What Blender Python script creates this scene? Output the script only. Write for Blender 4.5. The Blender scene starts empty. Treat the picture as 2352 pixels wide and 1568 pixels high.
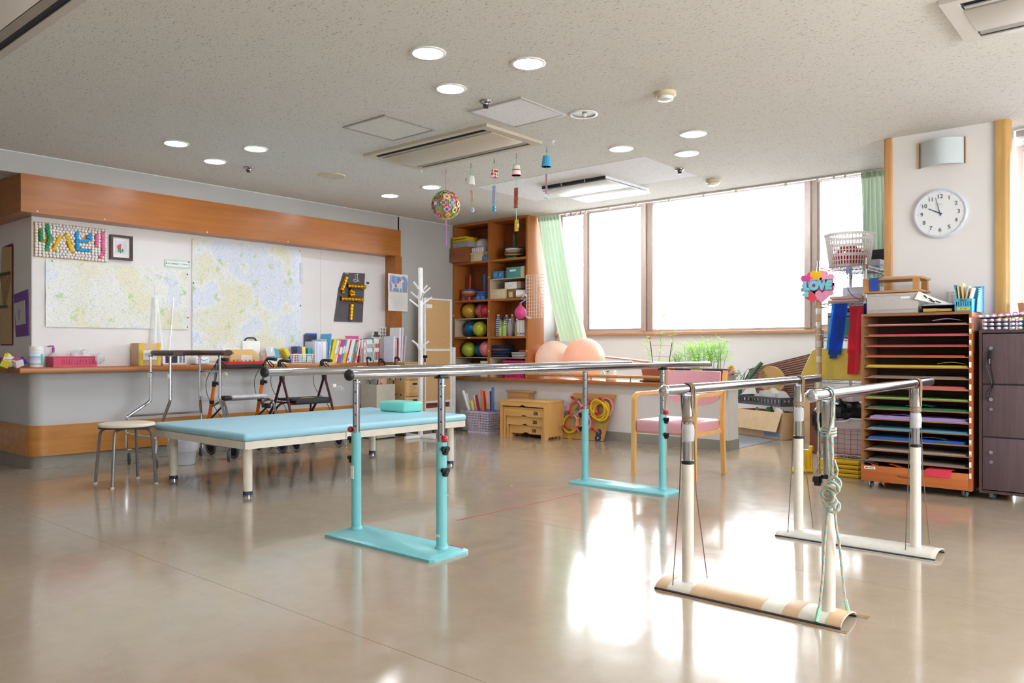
import bpy, bmesh, math, random
from mathutils import Vector, Matrix, Euler
PI = math.pi
R = random.Random(7)
scene = bpy.context.scene
C = scene.collection

# ---------------------------------------------------------------- camera, sky, exposure
cam = bpy.data.cameras.new('camera')
cam.sensor_width = 36.0; cam.sensor_fit = 'HORIZONTAL'; cam.lens = 27.81
cam.shift_y = 0.00801; cam.clip_start = 0.05; cam.clip_end = 200
cam_o = bpy.data.objects.new('camera', cam); C.objects.link(cam_o)
cam_o.location = (0, 0, 1.0); cam_o.rotation_euler = (PI/2, 0, 0.704706)
scene.camera = cam_o

world = bpy.data.worlds.new('overcast_sky'); scene.world = world
world.use_nodes = True
bg = world.node_tree.nodes['Background']
bg.inputs[0].default_value = (0.90, 0.955, 1.0, 1); bg.inputs[1].default_value = 19.0

vs = scene.view_settings
vs.view_transform = 'Standard'; vs.look = 'None'; vs.gamma = 1.0; vs.exposure = -0.06
vs.use_curve_mapping = False
scene.cycles.max_bounces = 6; scene.cycles.diffuse_bounces = 4; scene.cycles.glossy_bounces = 3
scene.cycles.transparent_max_bounces = 10; scene.cycles.use_adaptive_sampling = True; scene.cycles.adaptive_threshold = .08; scene.cycles.adaptive_min_samples = 12; scene.cycles.sample_clamp_indirect = 8.0
scene.cycles.caustics_reflective = False; scene.cycles.caustics_refractive = False

def portal(loc, rot, sx, sy):                     # tells Cycles where daylight enters
    l = bpy.data.lights.new('window_portal', 'AREA'); l.shape = 'RECTANGLE'; l.size = sx; l.size_y = sy
    l.cycles.is_portal = True
    o = bpy.data.objects.new('window_portal', l); C.objects.link(o); o.location = loc; o.rotation_euler = rot
portal((-4.9, 9.62, 2.13), (-PI/2, 0, 0), 4.5, 1.75)
portal((1.3, 6.95, 1.72), (-PI/2, 0, 0), 4.3, 1.62)
portal((3.72, 3.3, 1.65), (0, PI/2, 0), 1.9, 3.6)

# ---------------------------------------------------------------- helpers
def lin(c):
    if isinstance(c, str):
        c = tuple(int(c[i:i+2], 16)/255 for i in (1, 3, 5))
    return tuple(x/12.92 if x <= .04045 else ((x+.055)/1.055)**2.4 for x in c)+(1,)

def nt(name):
    m = bpy.data.materials.new(name); m.use_nodes = True
    t = m.node_tree; return m, t, t.nodes['Principled BSDF'], t.links

def coords(t, kind='Object', scale=(1, 1, 1)):
    tc = t.nodes.new('ShaderNodeTexCoord'); mp = t.nodes.new('ShaderNodeMapping')
    mp.inputs['Scale'].default_value = scale; t.links.new(tc.outputs[kind], mp.inputs[0]); return mp.outputs[0]

def noise(t, vec, scale, detail=3, rough=.5, dist=0):
    n = t.nodes.new('ShaderNodeTexNoise'); n.inputs['Scale'].default_value = scale
    n.inputs['Detail'].default_value = detail; n.inputs['Roughness'].default_value = rough
    n.inputs['Distortion'].default_value = dist
    t.links.new(vec, n.inputs['Vector']); return n.outputs['Fac']

def ramp(t, fac, stops, interp='LINEAR'):
    r = t.nodes.new('ShaderNodeValToRGB'); r.color_ramp.interpolation = interp
    e = r.color_ramp.elements
    while len(e) < len(stops): e.new(.5)
    for i, (p, c) in enumerate(stops):
        e[i].position = p; e[i].color = c if len(c) == 4 else tuple(c)+(1,)
    t.links.new(fac, r.inputs[0]); return r.outputs[0]

def bump(t, height, strength, dist, bsdf):
    b = t.nodes.new('ShaderNodeBump'); b.inputs['Strength'].default_value = strength
    b.inputs['Distance'].default_value = dist; t.links.new(height, b.inputs['Height'])
    t.links.new(b.outputs[0], bsdf.inputs['Normal'])

def mixc(t, fac, a, b):
    m = t.nodes.new('ShaderNodeMix'); m.data_type = 'RGBA'
    for s, x in ((m.inputs[0], fac), (m.inputs[6], a), (m.inputs[7], b)):
        if hasattr(x, 'is_linked'): t.links.new(x, s)
        else: s.default_value = x
    return m.outputs[2]

MATS = {}
def mat(col, rough=.5, metal=0., var=.05, scale=14., spec=.5, alpha=1., trans=0., sub=0., bumpy=0., coat=0., name=None):
    key = (col, rough, metal, var, scale, spec, alpha, trans, sub, bumpy, coat)
    if key in MATS: return MATS[key]
    m, t, b, L = nt(name or 'paint_%d' % len(MATS))
    c = lin(col)
    f = noise(t, coords(t), scale, 3)
    lo = tuple(max(0, x*(1-var)) for x in c[:3]); hi = tuple(min(1, x*(1+var)) for x in c[:3])
    L.new(ramp(t, f, [(.3, lo), (.7, hi)]), b.inputs['Base Color'])
    b.inputs['Roughness'].default_value = rough; b.inputs['Metallic'].default_value = metal
    b.inputs['Specular IOR Level'].default_value = spec
    b.inputs['Alpha'].default_value = alpha
    if trans:
        tr = t.nodes.new('ShaderNodeBsdfTranslucent'); tr.inputs[0].default_value = c
        mx = t.nodes.new('ShaderNodeMixShader'); mx.inputs[0].default_value = trans
        L.new(b.outputs[0], mx.inputs[1]); L.new(tr.outputs[0], mx.inputs[2])
        L.new(mx.outputs[0], t.nodes['Material Output'].inputs[0])
    if bumpy: bump(t, noise(t, coords(t), scale*4, 2), bumpy, .002, b)
    b.inputs['Coat Weight'].default_value = coat
    MATS[key] = m; return m

def wood(c1, c2, axis='Z', rough=.4, grain=1., name='wood'):
    key = ('w', c1, c2, axis, rough, grain)
    if key in MATS: return MATS[key]
    m, t, b, L = nt(name)
    s = {'X': (1.5, 22, 22), 'Y': (22, 1.5, 22), 'Z': (22, 22, 1.5)}[axis]
    f = noise(t, coords(t, 'Object', tuple(x*grain for x in s)), 1.6, 5, .6, .7)
    f2 = noise(t, coords(t), 1.1, 2)
    a = ramp(t, f, [(.25, lin(c1)), (.75, lin(c2))])
    d = ramp(t, f2, [(.3, (.88, .88, .88)), (.7, (1.06, 1.06, 1.06))])
    mu = t.nodes.new('ShaderNodeMix'); mu.data_type = 'RGBA'; mu.blend_type = 'MULTIPLY'; mu.inputs[0].default_value = 1
    L.new(a, mu.inputs[6]); L.new(d, mu.inputs[7]); L.new(mu.outputs[2], b.inputs['Base Color'])
    b.inputs['Roughness'].default_value = rough
    bump(t, f, .06, .002, b)
    MATS[key] = m; return m

def glassy(tint=(1, 1, 1), gloss=.05, rough=.02, name='glass', mixf=None):
    m, t, b, L = nt(name); t.nodes.remove(b)
    tr = t.nodes.new('ShaderNodeBsdfTransparent'); tr.inputs[0].default_value = tuple(tint)+(1,)
    gl = t.nodes.new('ShaderNodeBsdfGlossy'); gl.inputs['Roughness'].default_value = rough
    mx = t.nodes.new('ShaderNodeMixShader')
    fr = t.nodes.new('ShaderNodeFresnel'); fr.inputs[0].default_value = 1.3
    if mixf is None: L.new(fr.outputs[0], mx.inputs[0])
    else: mx.inputs[0].default_value = mixf
    L.new(tr.outputs[0], mx.inputs[1]); L.new(gl.outputs[0], mx.inputs[2])
    L.new(mx.outputs[0], t.nodes['Material Output'].inputs[0]); return m

def clearplast(col, op=.35, rough=.3, name='clear_plastic'):
    key = ('cp', col, op, rough)
    if key in MATS: return MATS[key]
    m, t, b, L = nt(name)
    f = noise(t, coords(t), 30, 3)
    L.new(ramp(t, f, [(.3, tuple(x*.93 for x in lin(col)[:3])), (.7, lin(col))]), b.inputs['Base Color'])
    b.inputs['Roughness'].default_value = rough
    tr = t.nodes.new('ShaderNodeBsdfTransparent')
    mx = t.nodes.new('ShaderNodeMixShader'); mx.inputs[0].default_value = op
    L.new(tr.outputs[0], mx.inputs[1]); L.new(b.outputs[0], mx.inputs[2])
    L.new(mx.outputs[0], t.nodes['Material Output'].inputs[0])
    MATS[key] = m; return m

def emit(col, s, name):
    m, t, b, L = nt(name)
    b.inputs['Emission Color'].default_value = lin(col); b.inputs['Emission Strength'].default_value = s
    b.inputs['Base Color'].default_value = lin(col); return m

class B:
    """collects shapes into one mesh"""
    def __init__(s): s.v = []; s.f = []; s.m = []; s.k = 0
    def slot(s, k): s.k = k; return s
    def add(s, vs, fs, M=None):
        o = len(s.v)
        s.v += [tuple(M @ Vector(p)) for p in vs] if M is not None else [tuple(p) for p in vs]
        s.f += [tuple(i+o for i in f) for f in fs]; s.m += [s.k]*len(fs); return s
    def bx(s, x0, x1, y0, y1, z0, z1, M=None):
        v = [(x, y, z) for z in (z0, z1) for y in (y0, y1) for x in (x0, x1)]
        return s.add(v, [(0, 2, 3, 1), (4, 5, 7, 6), (0, 1, 5, 4), (2, 6, 7, 3), (0, 4, 6, 2), (1, 3, 7, 5)], M)
    def rb(s, x0, x1, y0, y1, z0, z1, r=.01, seg=2, M=None):
        bm = bmesh.new(); bmesh.ops.create_cube(bm, size=1)
        for v in bm.verts:
            v.co = ((x0+x1)/2+v.co.x*(x1-x0), (y0+y1)/2+v.co.y*(y1-y0), (z0+z1)/2+v.co.z*(z1-z0))
        r = min(r, .49*min(abs(x1-x0), abs(y1-y0), abs(z1-z0)))
        bmesh.ops.bevel(bm, geom=bm.edges[:], offset=r, segments=seg, profile=.5, affect='EDGES')
        bm.verts.index_update()
        s.add([v.co[:] for v in bm.verts], [tuple(v.index for v in f.verts) for f in bm.faces], M)
        bm.free(); return s
    def cyl(s, a, b, r, r2=None, n=12, cap=True):
        a = Vector(a); b = Vector(b); r2 = r if r2 is None else r2
        d = (b-a).normalized(); u = d.orthogonal().normalized(); w = d.cross(u)
        v = []
        for p, q in ((a, r), (b, r2)):
            v += [p+(u*math.cos(2*PI*i/n)+w*math.sin(2*PI*i/n))*q for i in range(n)]
        f = [(i, (i+1) % n, n+(i+1) % n, n+i) for i in range(n)]
        if cap: f += [tuple(range(n-1, -1, -1)), tuple(range(n, 2*n))]
        return s.add(v, f)
    def tube(s, pts, r, n=8, closed=False, flat=None):
        P = [Vector(p) for p in pts]; m = len(P); v = []; f = []; u = None
        for i, p in enumerate(P):
            a = P[(i-1) % m] if (closed or i > 0) else p; c = P[(i+1) % m] if (closed or i < m-1) else p
            d = (c-a).normalized()
            if u is None: u = d.orthogonal().normalized()
            u = (u-d*u.dot(d)); u = u.normalized() if u.length > 1e-6 else d.orthogonal().normalized()
            w = d.cross(u)
            rr = r[i] if isinstance(r, (list, tuple)) else r
            v += [p+(u*math.cos(2*PI*k/n)+w*math.sin(2*PI*k/n)*(flat or 1))*rr for k in range(n)]
        for i in range(m if closed else m-1):
            j = (i+1) % m
            f += [(i*n+k, i*n+(k+1) % n, j*n+(k+1) % n, j*n+k) for k in range(n)]
        if not closed: f += [tuple(range(n-1, -1, -1)), tuple(range((m-1)*n, m*n))]
        return s.add(v, f)
    def lathe(s, prof, c=(0, 0, 0), n=20, M=None):
        v = []; f = []; c = Vector(c); m = len(prof)
        for r, z in prof:
            v += [c+Vector((r*math.cos(2*PI*k/n), r*math.sin(2*PI*k/n), z)) for k in range(n)]
        for i in range(m-1):
            f += [(i*n+k, i*n+(k+1) % n, (i+1)*n+(k+1) % n, (i+1)*n+k) for k in range(n)]
        f += [tuple(range(n-1, -1, -1)), tuple(range((m-1)*n, m*n))]
        return s.add(v, f, M)
    def sph(s, c, r, n=16, m=10, sc=(1, 1, 1), M=None):
        v = [(0, 0, -1)]; f = []
        for i in range(1, m):
            a = -PI/2+PI*i/m
            v += [(math.cos(a)*math.cos(2*PI*k/n), math.cos(a)*math.sin(2*PI*k/n), math.sin(a)) for k in range(n)]
        v.append((0, 0, 1)); e = len(v)-1
        f += [(0, 1+(k+1) % n, 1+k) for k in range(n)]
        for i in range(m-2):
            f += [(1+i*n+k, 1+i*n+(k+1) % n, 1+(i+1)*n+(k+1) % n, 1+(i+1)*n+k) for k in range(n)]
        f += [(e, 1+(m-2)*n+k, 1+(m-2)*n+(k+1) % n) for k in range(n)]
        return s.add([(c[0]+p[0]*r*sc[0], c[1]+p[1]*r*sc[1], c[2]+p[2]*r*sc[2]) for p in v], f, M)
    def torus(s, c, Rr, r, n=24, m=8, M=None):
        v = []; f = []
        for i in range(n):
            a = 2*PI*i/n
            v += [(c[0]+(Rr+r*math.cos(2*PI*k/m))*math.cos(a), c[1]+(Rr+r*math.cos(2*PI*k/m))*math.sin(a), c[2]+r*math.sin(2*PI*k/m)) for k in range(m)]
        for i in range(n):
            j = (i+1) % n; f += [(i*m+k, j*m+k, j*m+(k+1) % m, i*m+(k+1) % m) for k in range(m)]
        return s.add(v, f, M)
    def prism(s, poly, z0, z1, M=None):
        n = len(poly)
        v = [(x, y, z0) for x, y in poly]+[(x, y, z1) for x, y in poly]
        f = [tuple(range(n-1, -1, -1)), tuple(range(n, 2*n))]+[(i, (i+1) % n, n+(i+1) % n, n+i) for i in range(n)]
        return s.add(v, f, M)
    def sheet(s, rows, th=None):
        """rows of points -> a skin; th = offset vector for a closed thin body"""
        a = len(rows); b = len(rows[0]); v = [p for r in rows for p in r]
        f = [(i*b+k, i*b+k+1, (i+1)*b+k+1, (i+1)*b+k) for i in range(a-1) for k in range(b-1)]
        if th is not None:
            o = a*b; T = Vector(th)
            v = v+[tuple(Vector(p)+T) for p in v]
            f = f+[tuple(q+o for q in reversed(g)) for g in f]
            ring = [k for k in range(b)]+[i*b+b-1 for i in range(1, a)]+[(a-1)*b+k for k in range(b-2, -1, -1)]+[i*b for i in range(a-2, 0, -1)]
            f += [(ring[i], ring[i-1], ring[i-1]+o, ring[i]+o) for i in range(len(ring))]
        return s.add(v, f)

OFF = {}
def mesh_of(name, b, mats, off=(0, 0, 0), angle=35):
    me = bpy.data.meshes.new(name)
    me.from_pydata([(x-off[0], y-off[1], z-off[2]) for x, y, z in b.v], [], b.f)
    for m in (mats if isinstance(mats, (list, tuple)) else [mats]): me.materials.append(m)
    me.polygons.foreach_set('material_index', b.m)
    me.polygons.foreach_set('use_smooth', [True]*len(b.f))
    me.update()
    bm = bmesh.new(); bm.from_mesh(me); bmesh.ops.recalc_face_normals(bm, faces=bm.faces); bm.to_mesh(me); bm.free()
    me.set_sharp_from_angle(angle=math.radians(angle))
    return me

def tag(o, label=None, cat=None, group=None, kind=None):
    for k, v in (('label', label), ('category', cat), ('group', group), ('kind', kind)):
        if v: o[k] = v
    return o

def thing(name, label, cat, loc, rz=0, group=None, local=False):
    """Empty at the base of a thing; parts are given in world coordinates unless local"""
    o = bpy.data.objects.new(name, None); C.objects.link(o); o.empty_display_size = .05
    o.location = loc; o.rotation_euler = (0, 0, rz)
    OFF[o.name] = (0, 0, 0) if local else tuple(loc)
    return tag(o, label, cat, group)

def part(root, name, b, mats, label=None, kind=None, angle=35):
    off = OFF[root.name]
    o = bpy.data.objects.new(name, mesh_of(name, b, mats, off, angle)); C.objects.link(o); o.parent = root
    OFF[o.name] = off
    return tag(o, label, None, None, kind)

def same(root, name, me_obj, loc=(0, 0, 0), rot=(0, 0, 0), scale=(1, 1, 1)):
    """another piece sharing mesh data"""
    o = bpy.data.objects.new(name, me_obj if isinstance(me_obj, bpy.types.Mesh) else me_obj.data); C.objects.link(o); o.parent = root
    o.location = loc; o.rotation_euler = rot; o.scale = scale; OFF[o.name] = OFF[root.name]; return o

def solid(name, b, mats, label, cat, group=None, kind=None, angle=35):
    """a thing that is one mesh; origin at the middle of its base"""
    xs, ys, zs = zip(*b.v)
    loc = ((min(xs)+max(xs))/2, (min(ys)+max(ys))/2, min(zs))
    o = bpy.data.objects.new(name, mesh_of(name, b, mats, loc, angle)); C.objects.link(o); o.location = loc
    OFF[o.name] = loc
    return tag(o, label, cat, group, kind)

def struct(name, b, mats, angle=35):
    o = bpy.data.objects.new(name, mesh_of(name, b, mats, (0, 0, 0), angle)); C.objects.link(o)
    OFF[o.name] = (0, 0, 0); o['kind'] = 'structure'; return o

def dup(root, loc, rz=None, label=None, group=None):
    r = root.copy(); C.objects.link(r); r.location = loc
    if rz is not None: r.rotation_euler = (0, 0, rz)
    if label: r['label'] = label
    if group: r['group'] = group
    OFF[r.name] = OFF[root.name]
    for ch in list(root.children):
        c = ch.copy(); C.objects.link(c); c.parent = r
        for g in list(ch.children):
            d = g.copy(); C.objects.link(d); d.parent = c
    return r

def text_mesh(s, size, ext=.0006):
    cu = bpy.data.curves.new('lettering', 'FONT'); cu.body = s; cu.size = size; cu.extrude = ext
    cu.align_x = 'CENTER'; cu.align_y = 'CENTER'; cu.resolution_u = 3
    o = bpy.data.objects.new('lettering', cu); me = bpy.data.meshes.new_from_object(o)
    bpy.data.objects.remove(o); bpy.data.curves.remove(cu); return me
def fat_text(s, size, off, ext):
    cu = bpy.data.curves.new('lettering', 'FONT'); cu.body = s; cu.size = size; cu.extrude = ext; cu.offset = off; cu.align_x = 'CENTER'; cu.align_y = 'CENTER'; cu.resolution_u = 3; cu.space_character = 1.02
    o = bpy.data.objects.new('lettering', cu); me = bpy.data.meshes.new_from_object(o); bpy.data.objects.remove(o); bpy.data.curves.remove(cu); return me
# text faces: +X wall = letters read when looking along -X, etc.
FACE = {'+X': Euler((PI/2, 0, PI/2)), '-Y': Euler((PI/2, 0, 0)), '+Z': Euler((0, 0, 0))}
def lettering(root, s, size, m, loc, face, name='lettering', tilt=0, sx=1., fat=0):
    me = fat_text(s, size, fat, .0006) if fat else text_mesh(s, size); me.materials.append(m)
    o = bpy.data.objects.new(name, me); C.objects.link(o); o.parent = root
    off = OFF[root.name]
    o.location = (loc[0]-off[0], loc[1]-off[1], loc[2]-off[2])
    e = FACE[face] if isinstance(face, str) else face
    o.rotation_euler = (e.to_matrix() @ Matrix.Rotation(tilt, 3, 'Z')).to_euler(); o.scale = (sx, 1, 1)
    return o

def arc(c, r, a0, a1, n, plane='xy'):
    o = []
    for i in range(n+1):
        a = a0+(a1-a0)*i/n; p, q = r*math.cos(a), r*math.sin(a)
        o.append((c[0]+p, c[1]+q, c[2]) if plane == 'xy' else (c[0]+p, c[1], c[2]+q) if plane == 'xz' else (c[0], c[1]+p, c[2]+q))
    return o
def bend(pts, r, n=4):
    """round the inner corners of a polyline"""
    P = [Vector(p) for p in pts]; o = [P[0]]
    for i in range(1, len(P)-1):
        a = (P[i-1]-P[i]); b = (P[i+1]-P[i]); q = min(r, a.length*.49, b.length*.49)
        p0 = P[i]+a.normalized()*q; p1 = P[i]+b.normalized()*q
        for k in range(n+1):
            t = k/n; o.append(p0*(1-t)**2+P[i]*2*t*(1-t)+p1*t*t)
    o.append(P[-1]); return o
def MX(loc, rx=0, ry=0, rz=0):
    return Matrix.Translation(loc) @ Euler((rx, ry, rz)).to_matrix().to_4x4()

# measured points: a picture position carried out to a known plane of the room
def _ray(px, py):
    u = (px-1176)/1816.87
    return Vector((-.64784+.76178*u, .76178+.64784*u, (802.84-py)/1816.87))
def at_x(px, py, x):
    d = _ray(px, py); k = x/d.x; return (x, d.y*k, 1+d.z*k)
def at_y(px, py, y):
    d = _ray(px, py); k = y/d.y; return (d.x*k, y, 1+d.z*k)
def at_z(px, py, z=0.):
    d = _ray(px, py); k = (z-1)/d.z; return (d.x*k, d.y*k, z)

# ---------------------------------------------------------------- shared materials
def m_ceiling(base, speck, name):
    m, t, b, L = nt(name)
    f1 = noise(t, coords(t, 'Object', (48, 105, 1)), 1.0, 2, .5, .4)
    f2 = noise(t, coords(t, 'Object', (120, 80, 1)), 1.0, 2, .5)
    a = ramp(t, f1, [(.31, lin(speck)), (.38, lin(base))])
    c = ramp(t, f2, [(.29, lin(speck)), (.34, lin(base))])
    mu = t.nodes.new('ShaderNodeMix'); mu.data_type = 'RGBA'; mu.blend_type = 'DARKEN'; mu.inputs[0].default_value = 1
    L.new(a, mu.inputs[6]); L.new(c, mu.inputs[7]); L.new(mu.outputs[2], b.inputs['Base Color'])
    b.inputs['Roughness'].default_value = .95; b.inputs['Specular IOR Level'].default_value = .1
    bump(t, f1, .25, .004, b); return m
M_CEIL = m_ceiling('#dedcd6', '#b2afa8', 'ceiling_board')
M_CEIL2 = m_ceiling('#f0f1f4', '#d0d0d2', 'new_ceiling_board')

def m_floor():
    m, t, b, L = nt('vinyl_floor')
    f = noise(t, coords(t), .9, 5, .6)
    f2 = noise(t, coords(t), 9, 4, .7)
    a = ramp(t, f, [(.3, lin('#a59581')), (.7, lin('#b5a592'))])
    c = mixc(t, .25, a, ramp(t, f2, [(.3, lin('#96866f')), (.7, lin('#b3a48f'))]))
    # wandering scuff marks
    w = t.nodes.new('ShaderNodeTexVoronoi'); w.feature = 'DISTANCE_TO_EDGE'; w.inputs['Scale'].default_value = 1.3
    nz = t.nodes.new('ShaderNodeTexNoise'); nz.inputs['Scale'].default_value = 1.2
    cc = coords(t); L.new(cc, nz.inputs['Vector'])
    va = t.nodes.new('ShaderNodeVectorMath'); va.operation = 'ADD'; L.new(cc, va.inputs[0]); L.new(nz.outputs['Color'], va.inputs[1])
    L.new(va.outputs[0], w.inputs['Vector'])
    e = ramp(t, w.outputs['Distance'], [(0, (.07, .07, .07)), (.004, (0, 0, 0))])
    c = mixc(t, e, c, lin('#d9d2c8'))
    L.new(c, b.inputs['Base Color'])
    L.new(ramp(t, f2, [(.3, (.105, .105, .105)), (.75, (.15, .15, .15))]), b.inputs['Roughness'])
    b.inputs['Specular IOR Level'].default_value = .62
    return m
M_FLOOR = m_floor()
M_WALLW = mat('#e7e3e0', .85, var=.02, scale=3, name='white_wallpaper')
M_GREY = mat('#b9b7b2', .8, var=.02, scale=3, name='grey_wall')
M_PANEL = mat('#c6c7c8', .6, var=.03, scale=2, name='counter_panel')
M_BASE = mat('#9a978c', .45, var=.04, scale=3, name='vinyl_skirting')
M_SOFFIT = wood('#a8622a', '#bd7734', 'Y', .3, .5, 'soffit_veneer')
M_SOFFITX = wood('#a8622a', '#bd7734', 'X', .3, .5, 'soffit_veneer_side')
M_BAND = wood('#b3742f', '#cf9046', 'Y', .32, .5, 'oak_band')
M_SHELF = wood('#a75f28', '#ba7134', 'Z', .4, .5, 'shelf_veneer')
M_TRIM = wood('#c08a50', '#d6a468', 'Z', .4, .8, 'oak_trim')
M_LWOOD = wood('#dea75c', '#eec07a', 'X', .38, .8, 'beech')
M_LWOODZ = wood('#dea75c', '#eec07a', 'Z', .38, .8, 'beech_upright')
M_CHROME = mat('#bfc1c6', .10, 1., .0, name='chrome')
M_STEEL = mat('#a9abb0', .2, 1., .03, name='brushed_steel')
M_BLACK = mat('#17181b', .45, name='black_plastic')
M_RUBBER = mat('#2b2c30', .7, name='black_rubber')
M_WHITE = mat('#eeeeee', .45, name='white_paint')
M_WPLAS = mat('#f2f1ee', .35, name='white_plastic')
M_IVORY = mat('#e6e0d2', .35, name='ivory_paint')
M_TURQ = mat('#7fcbd0', .3, var=.03, name='turquoise_paint')
M_ALU = mat('#cdbdb4', .4, .3, .03, name='bronze_aluminium')
M_BROWN_FR = mat('#b3a197', .45, .1, name='window_frame')
M_GLASS = glassy(name='window_glass')
M_PAPER = mat('#f3f2ef', .8, var=.02, name='white_paper')
M_CARD = mat('#d3b48b', .8, var=.05, name='cardboard')
M_RED = mat('#c9242f', .35, name='red_plastic')
M_INK = mat('#2b2d36', .7, name='ink')

# ---------------------------------------------------------------- room shell
floor = struct('floor', B().bx(-10.2, 3.9, -3.9, 9.8, -.12, -.003), mat('#7d6d5b', .6, name='subfloor'))
seams = [-3.8, -1.88, -.06, 1.76, 3.58, 5.40, 7.35]
for a, b_ in zip(seams, seams[1:]):
    part(floor, 'vinyl_sheet', B().bx(-10.1, 3.8, a+.001, b_-.001, -.006, 0), M_FLOOR)
part(floor, 'vinyl_sheet', B().bx(-3.44, -1.6, 7.351, 9.6, -.006, 0), M_FLOOR)
part(floor, 'carpet', B().bx(-7.3, -3.442, 7.351, 9.6, -.006, .003), mat('#8b8c94', .95, var=.12, scale=90, bumpy=.4, name='grey_carpet'), 'grey carpet behind the partition')

ce = B().bx(-7.19, 3.9, -3.9, 7.47, 2.6, 2.72)
struct('ceiling', ce, M_CEIL)
struct('ceiling_corridor', B().bx(-10.2, -7.395, -3.9, 2.5, 2.44, 2.56), M_CEIL)
struct('ceiling_bay', B().bx(-7.4, -1.6, 7.4, 9.75, 3.12, 3.22).bx(-7.4, -1.6, 7.40, 7.47, 2.7, 3.12), mat('#f8f8f6', .85, var=.01, name='bay_ceiling'))
# beam and grey wall of the left side
struct('beam', B().bx(-7.4, -7.19, -3.9, 6.36, 2.43, 2.6), M_GREY)
struct('wall_left', B().bx(-7.5, -7.19, 6.34, 9.7, 0, 3.2), M_GREY)
struct('trim_cornice', B().bx(-7.19, -7.184, -3.9, 7.27, 2.594, 2.6), M_WALLW)
# map wall block behind the counter
blk = B().bx(-7.56, -7.37, 2.45, 5.356, .80, 2.2).bx(-7.56, -7.37, 5.359, 6.34, .80, 2.2)
mw = struct('wall_map', B().bx(-10.2, -7.45, 2.453, 6.4, .0, 2.5), M_WALLW)
part(mw, 'wall_panel', B().bx(-7.45, -7.37, 2.45, 5.355, .83, 2.14), M_WALLW)
part(mw, 'wall_panel', B().bx(-7.45, -7.37, 5.358, 6.345, .83, 2.14), M_WALLW)
part(mw, 'wall_panel', B().bx(-10.2, -7.372, 2.445, 2.453, .83, 2.14), M_WALLW)
sof = struct('soffit', B().bx(-7.55, -7.17, 2.30, 6.37, 2.12, 2.43), M_SOFFIT)
part(sof, 'soffit_return', B().bx(-10.2, -7.55, 2.30, 2.46, 2.12, 2.43), M_SOFFITX)
for y, z in ((2.42, 2.135), (2.95, 2.135), (4.8, 2.13), (3.9, 2.13)):
    part(sof, 'push_pin', B().sph((-7.168, y, z), .007, 8, 6), M_WPLAS)
struct('trim_post', B().bx(-7.4, -7.185, 6.30, 6.40, .85, 2.12), M_SOFFIT)
# counter below: panel, oak band, skirting, all with a rounded outer corner
def wrap(x, y, r, z0, z1, y1=6.345, n=6):
    p = [(-10.2, y)]+[(x-r+r*math.cos(a), y+r+r*math.sin(a)) for a in [-PI/2+PI/2*i/n for i in range(n+1)]]+[(x, y1), (-10.2, y1)]
    return B().prism(p, z0, z1)
struct('counter_panel', wrap(-7.32, 2.43, .10, .36, .81), M_PANEL)
struct('trim_band', wrap(-7.30, 2.41, .11, .105, .36), M_BAND)
struct('baseboard_left', wrap(-7.33, 2.44, .10, 0, .106), M_BASE)
struct('counter_ledge', B().rb(-7.44, -7.165, 2.29, 6.60, .806, .854, .006).rb(-10.2, -7.44, 2.29, 2.46, .806, .854, .006), M_SOFFIT)

# window wall at the far side of the bay
ww = B().bx(-7.5, -1.6, 9.5, 9.75, 0, 1.21).bx(-7.5, -1.6, 9.5, 9.75, 3.06, 3.2).bx(-7.5, -7.17, 9.5, 9.75, 1.2, 3.1).bx(-2.60, -1.6, 9.5, 9.75, 1.2, 3.1)
struct('wall_window', ww, mat('#f6f5f2', .85, var=.01, scale=3, name='bay_wall'))
w1 = struct('window_1', B().bx(-7.17, -2.6, 9.52, 9.6, 3.0, 3.06).bx(-7.17, -2.6, 9.52, 9.6, 1.235, 1.275), M_ALU)
part(w1, 'window_sill', B().rb(-7.2, -2.58, 9.44, 9.6, 1.20, 1.24, .006), wood('#c48f64', '#d9a97d', 'X', .4, .6, 'sill_wood'))
for x0, x1, y0 in ((-7.17, -7.13, 9.51), (-6.706, -6.645, 9.5), (-5.73, -5.655, 9.49), (-5.645, -5.56, 9.51), (-3.475, -3.40, 9.49), (-3.39, -3.325, 9.51), (-2.66, -2.6, 9.51)):
    part(w1, 'mullion', B().rb(x0, x1, y0, 9.61, 1.26, 3.02, .004), M_ALU if y0 != 9.51 else M_BROWN_FR)
for x0, x1 in ((-7.13, -6.70), (-6.65, -5.73), (-5.56, -3.475), (-3.325, -2.66)):
    part(w1, 'window_pane', B().bx(x0, x1, 9.575, 9.581, 1.27, 3.01), M_GLASS)
for x0, x1, z1 in ((-7.13, -6.706, 2.985), (-6.645, -5.73, 2.985), (-3.325, -2.66, 3.0)):
    part(w1, 'sash', B().bx(x0, x1, 9.53, 9.57, 1.262, 1.30).bx(x0, x1, 9.53, 9.57, z1, 3.02).bx(x0, x0+.025, 9.53, 9.57, 1.30, z1).bx(x1-.025, x1, 9.53, 9.57, 1.30, z1), M_BROWN_FR)
struct('wall_bay_end', B().bx(-1.70, -1.5, 6.76, 9.75, 0, 3.2), M_WALLW)

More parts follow.
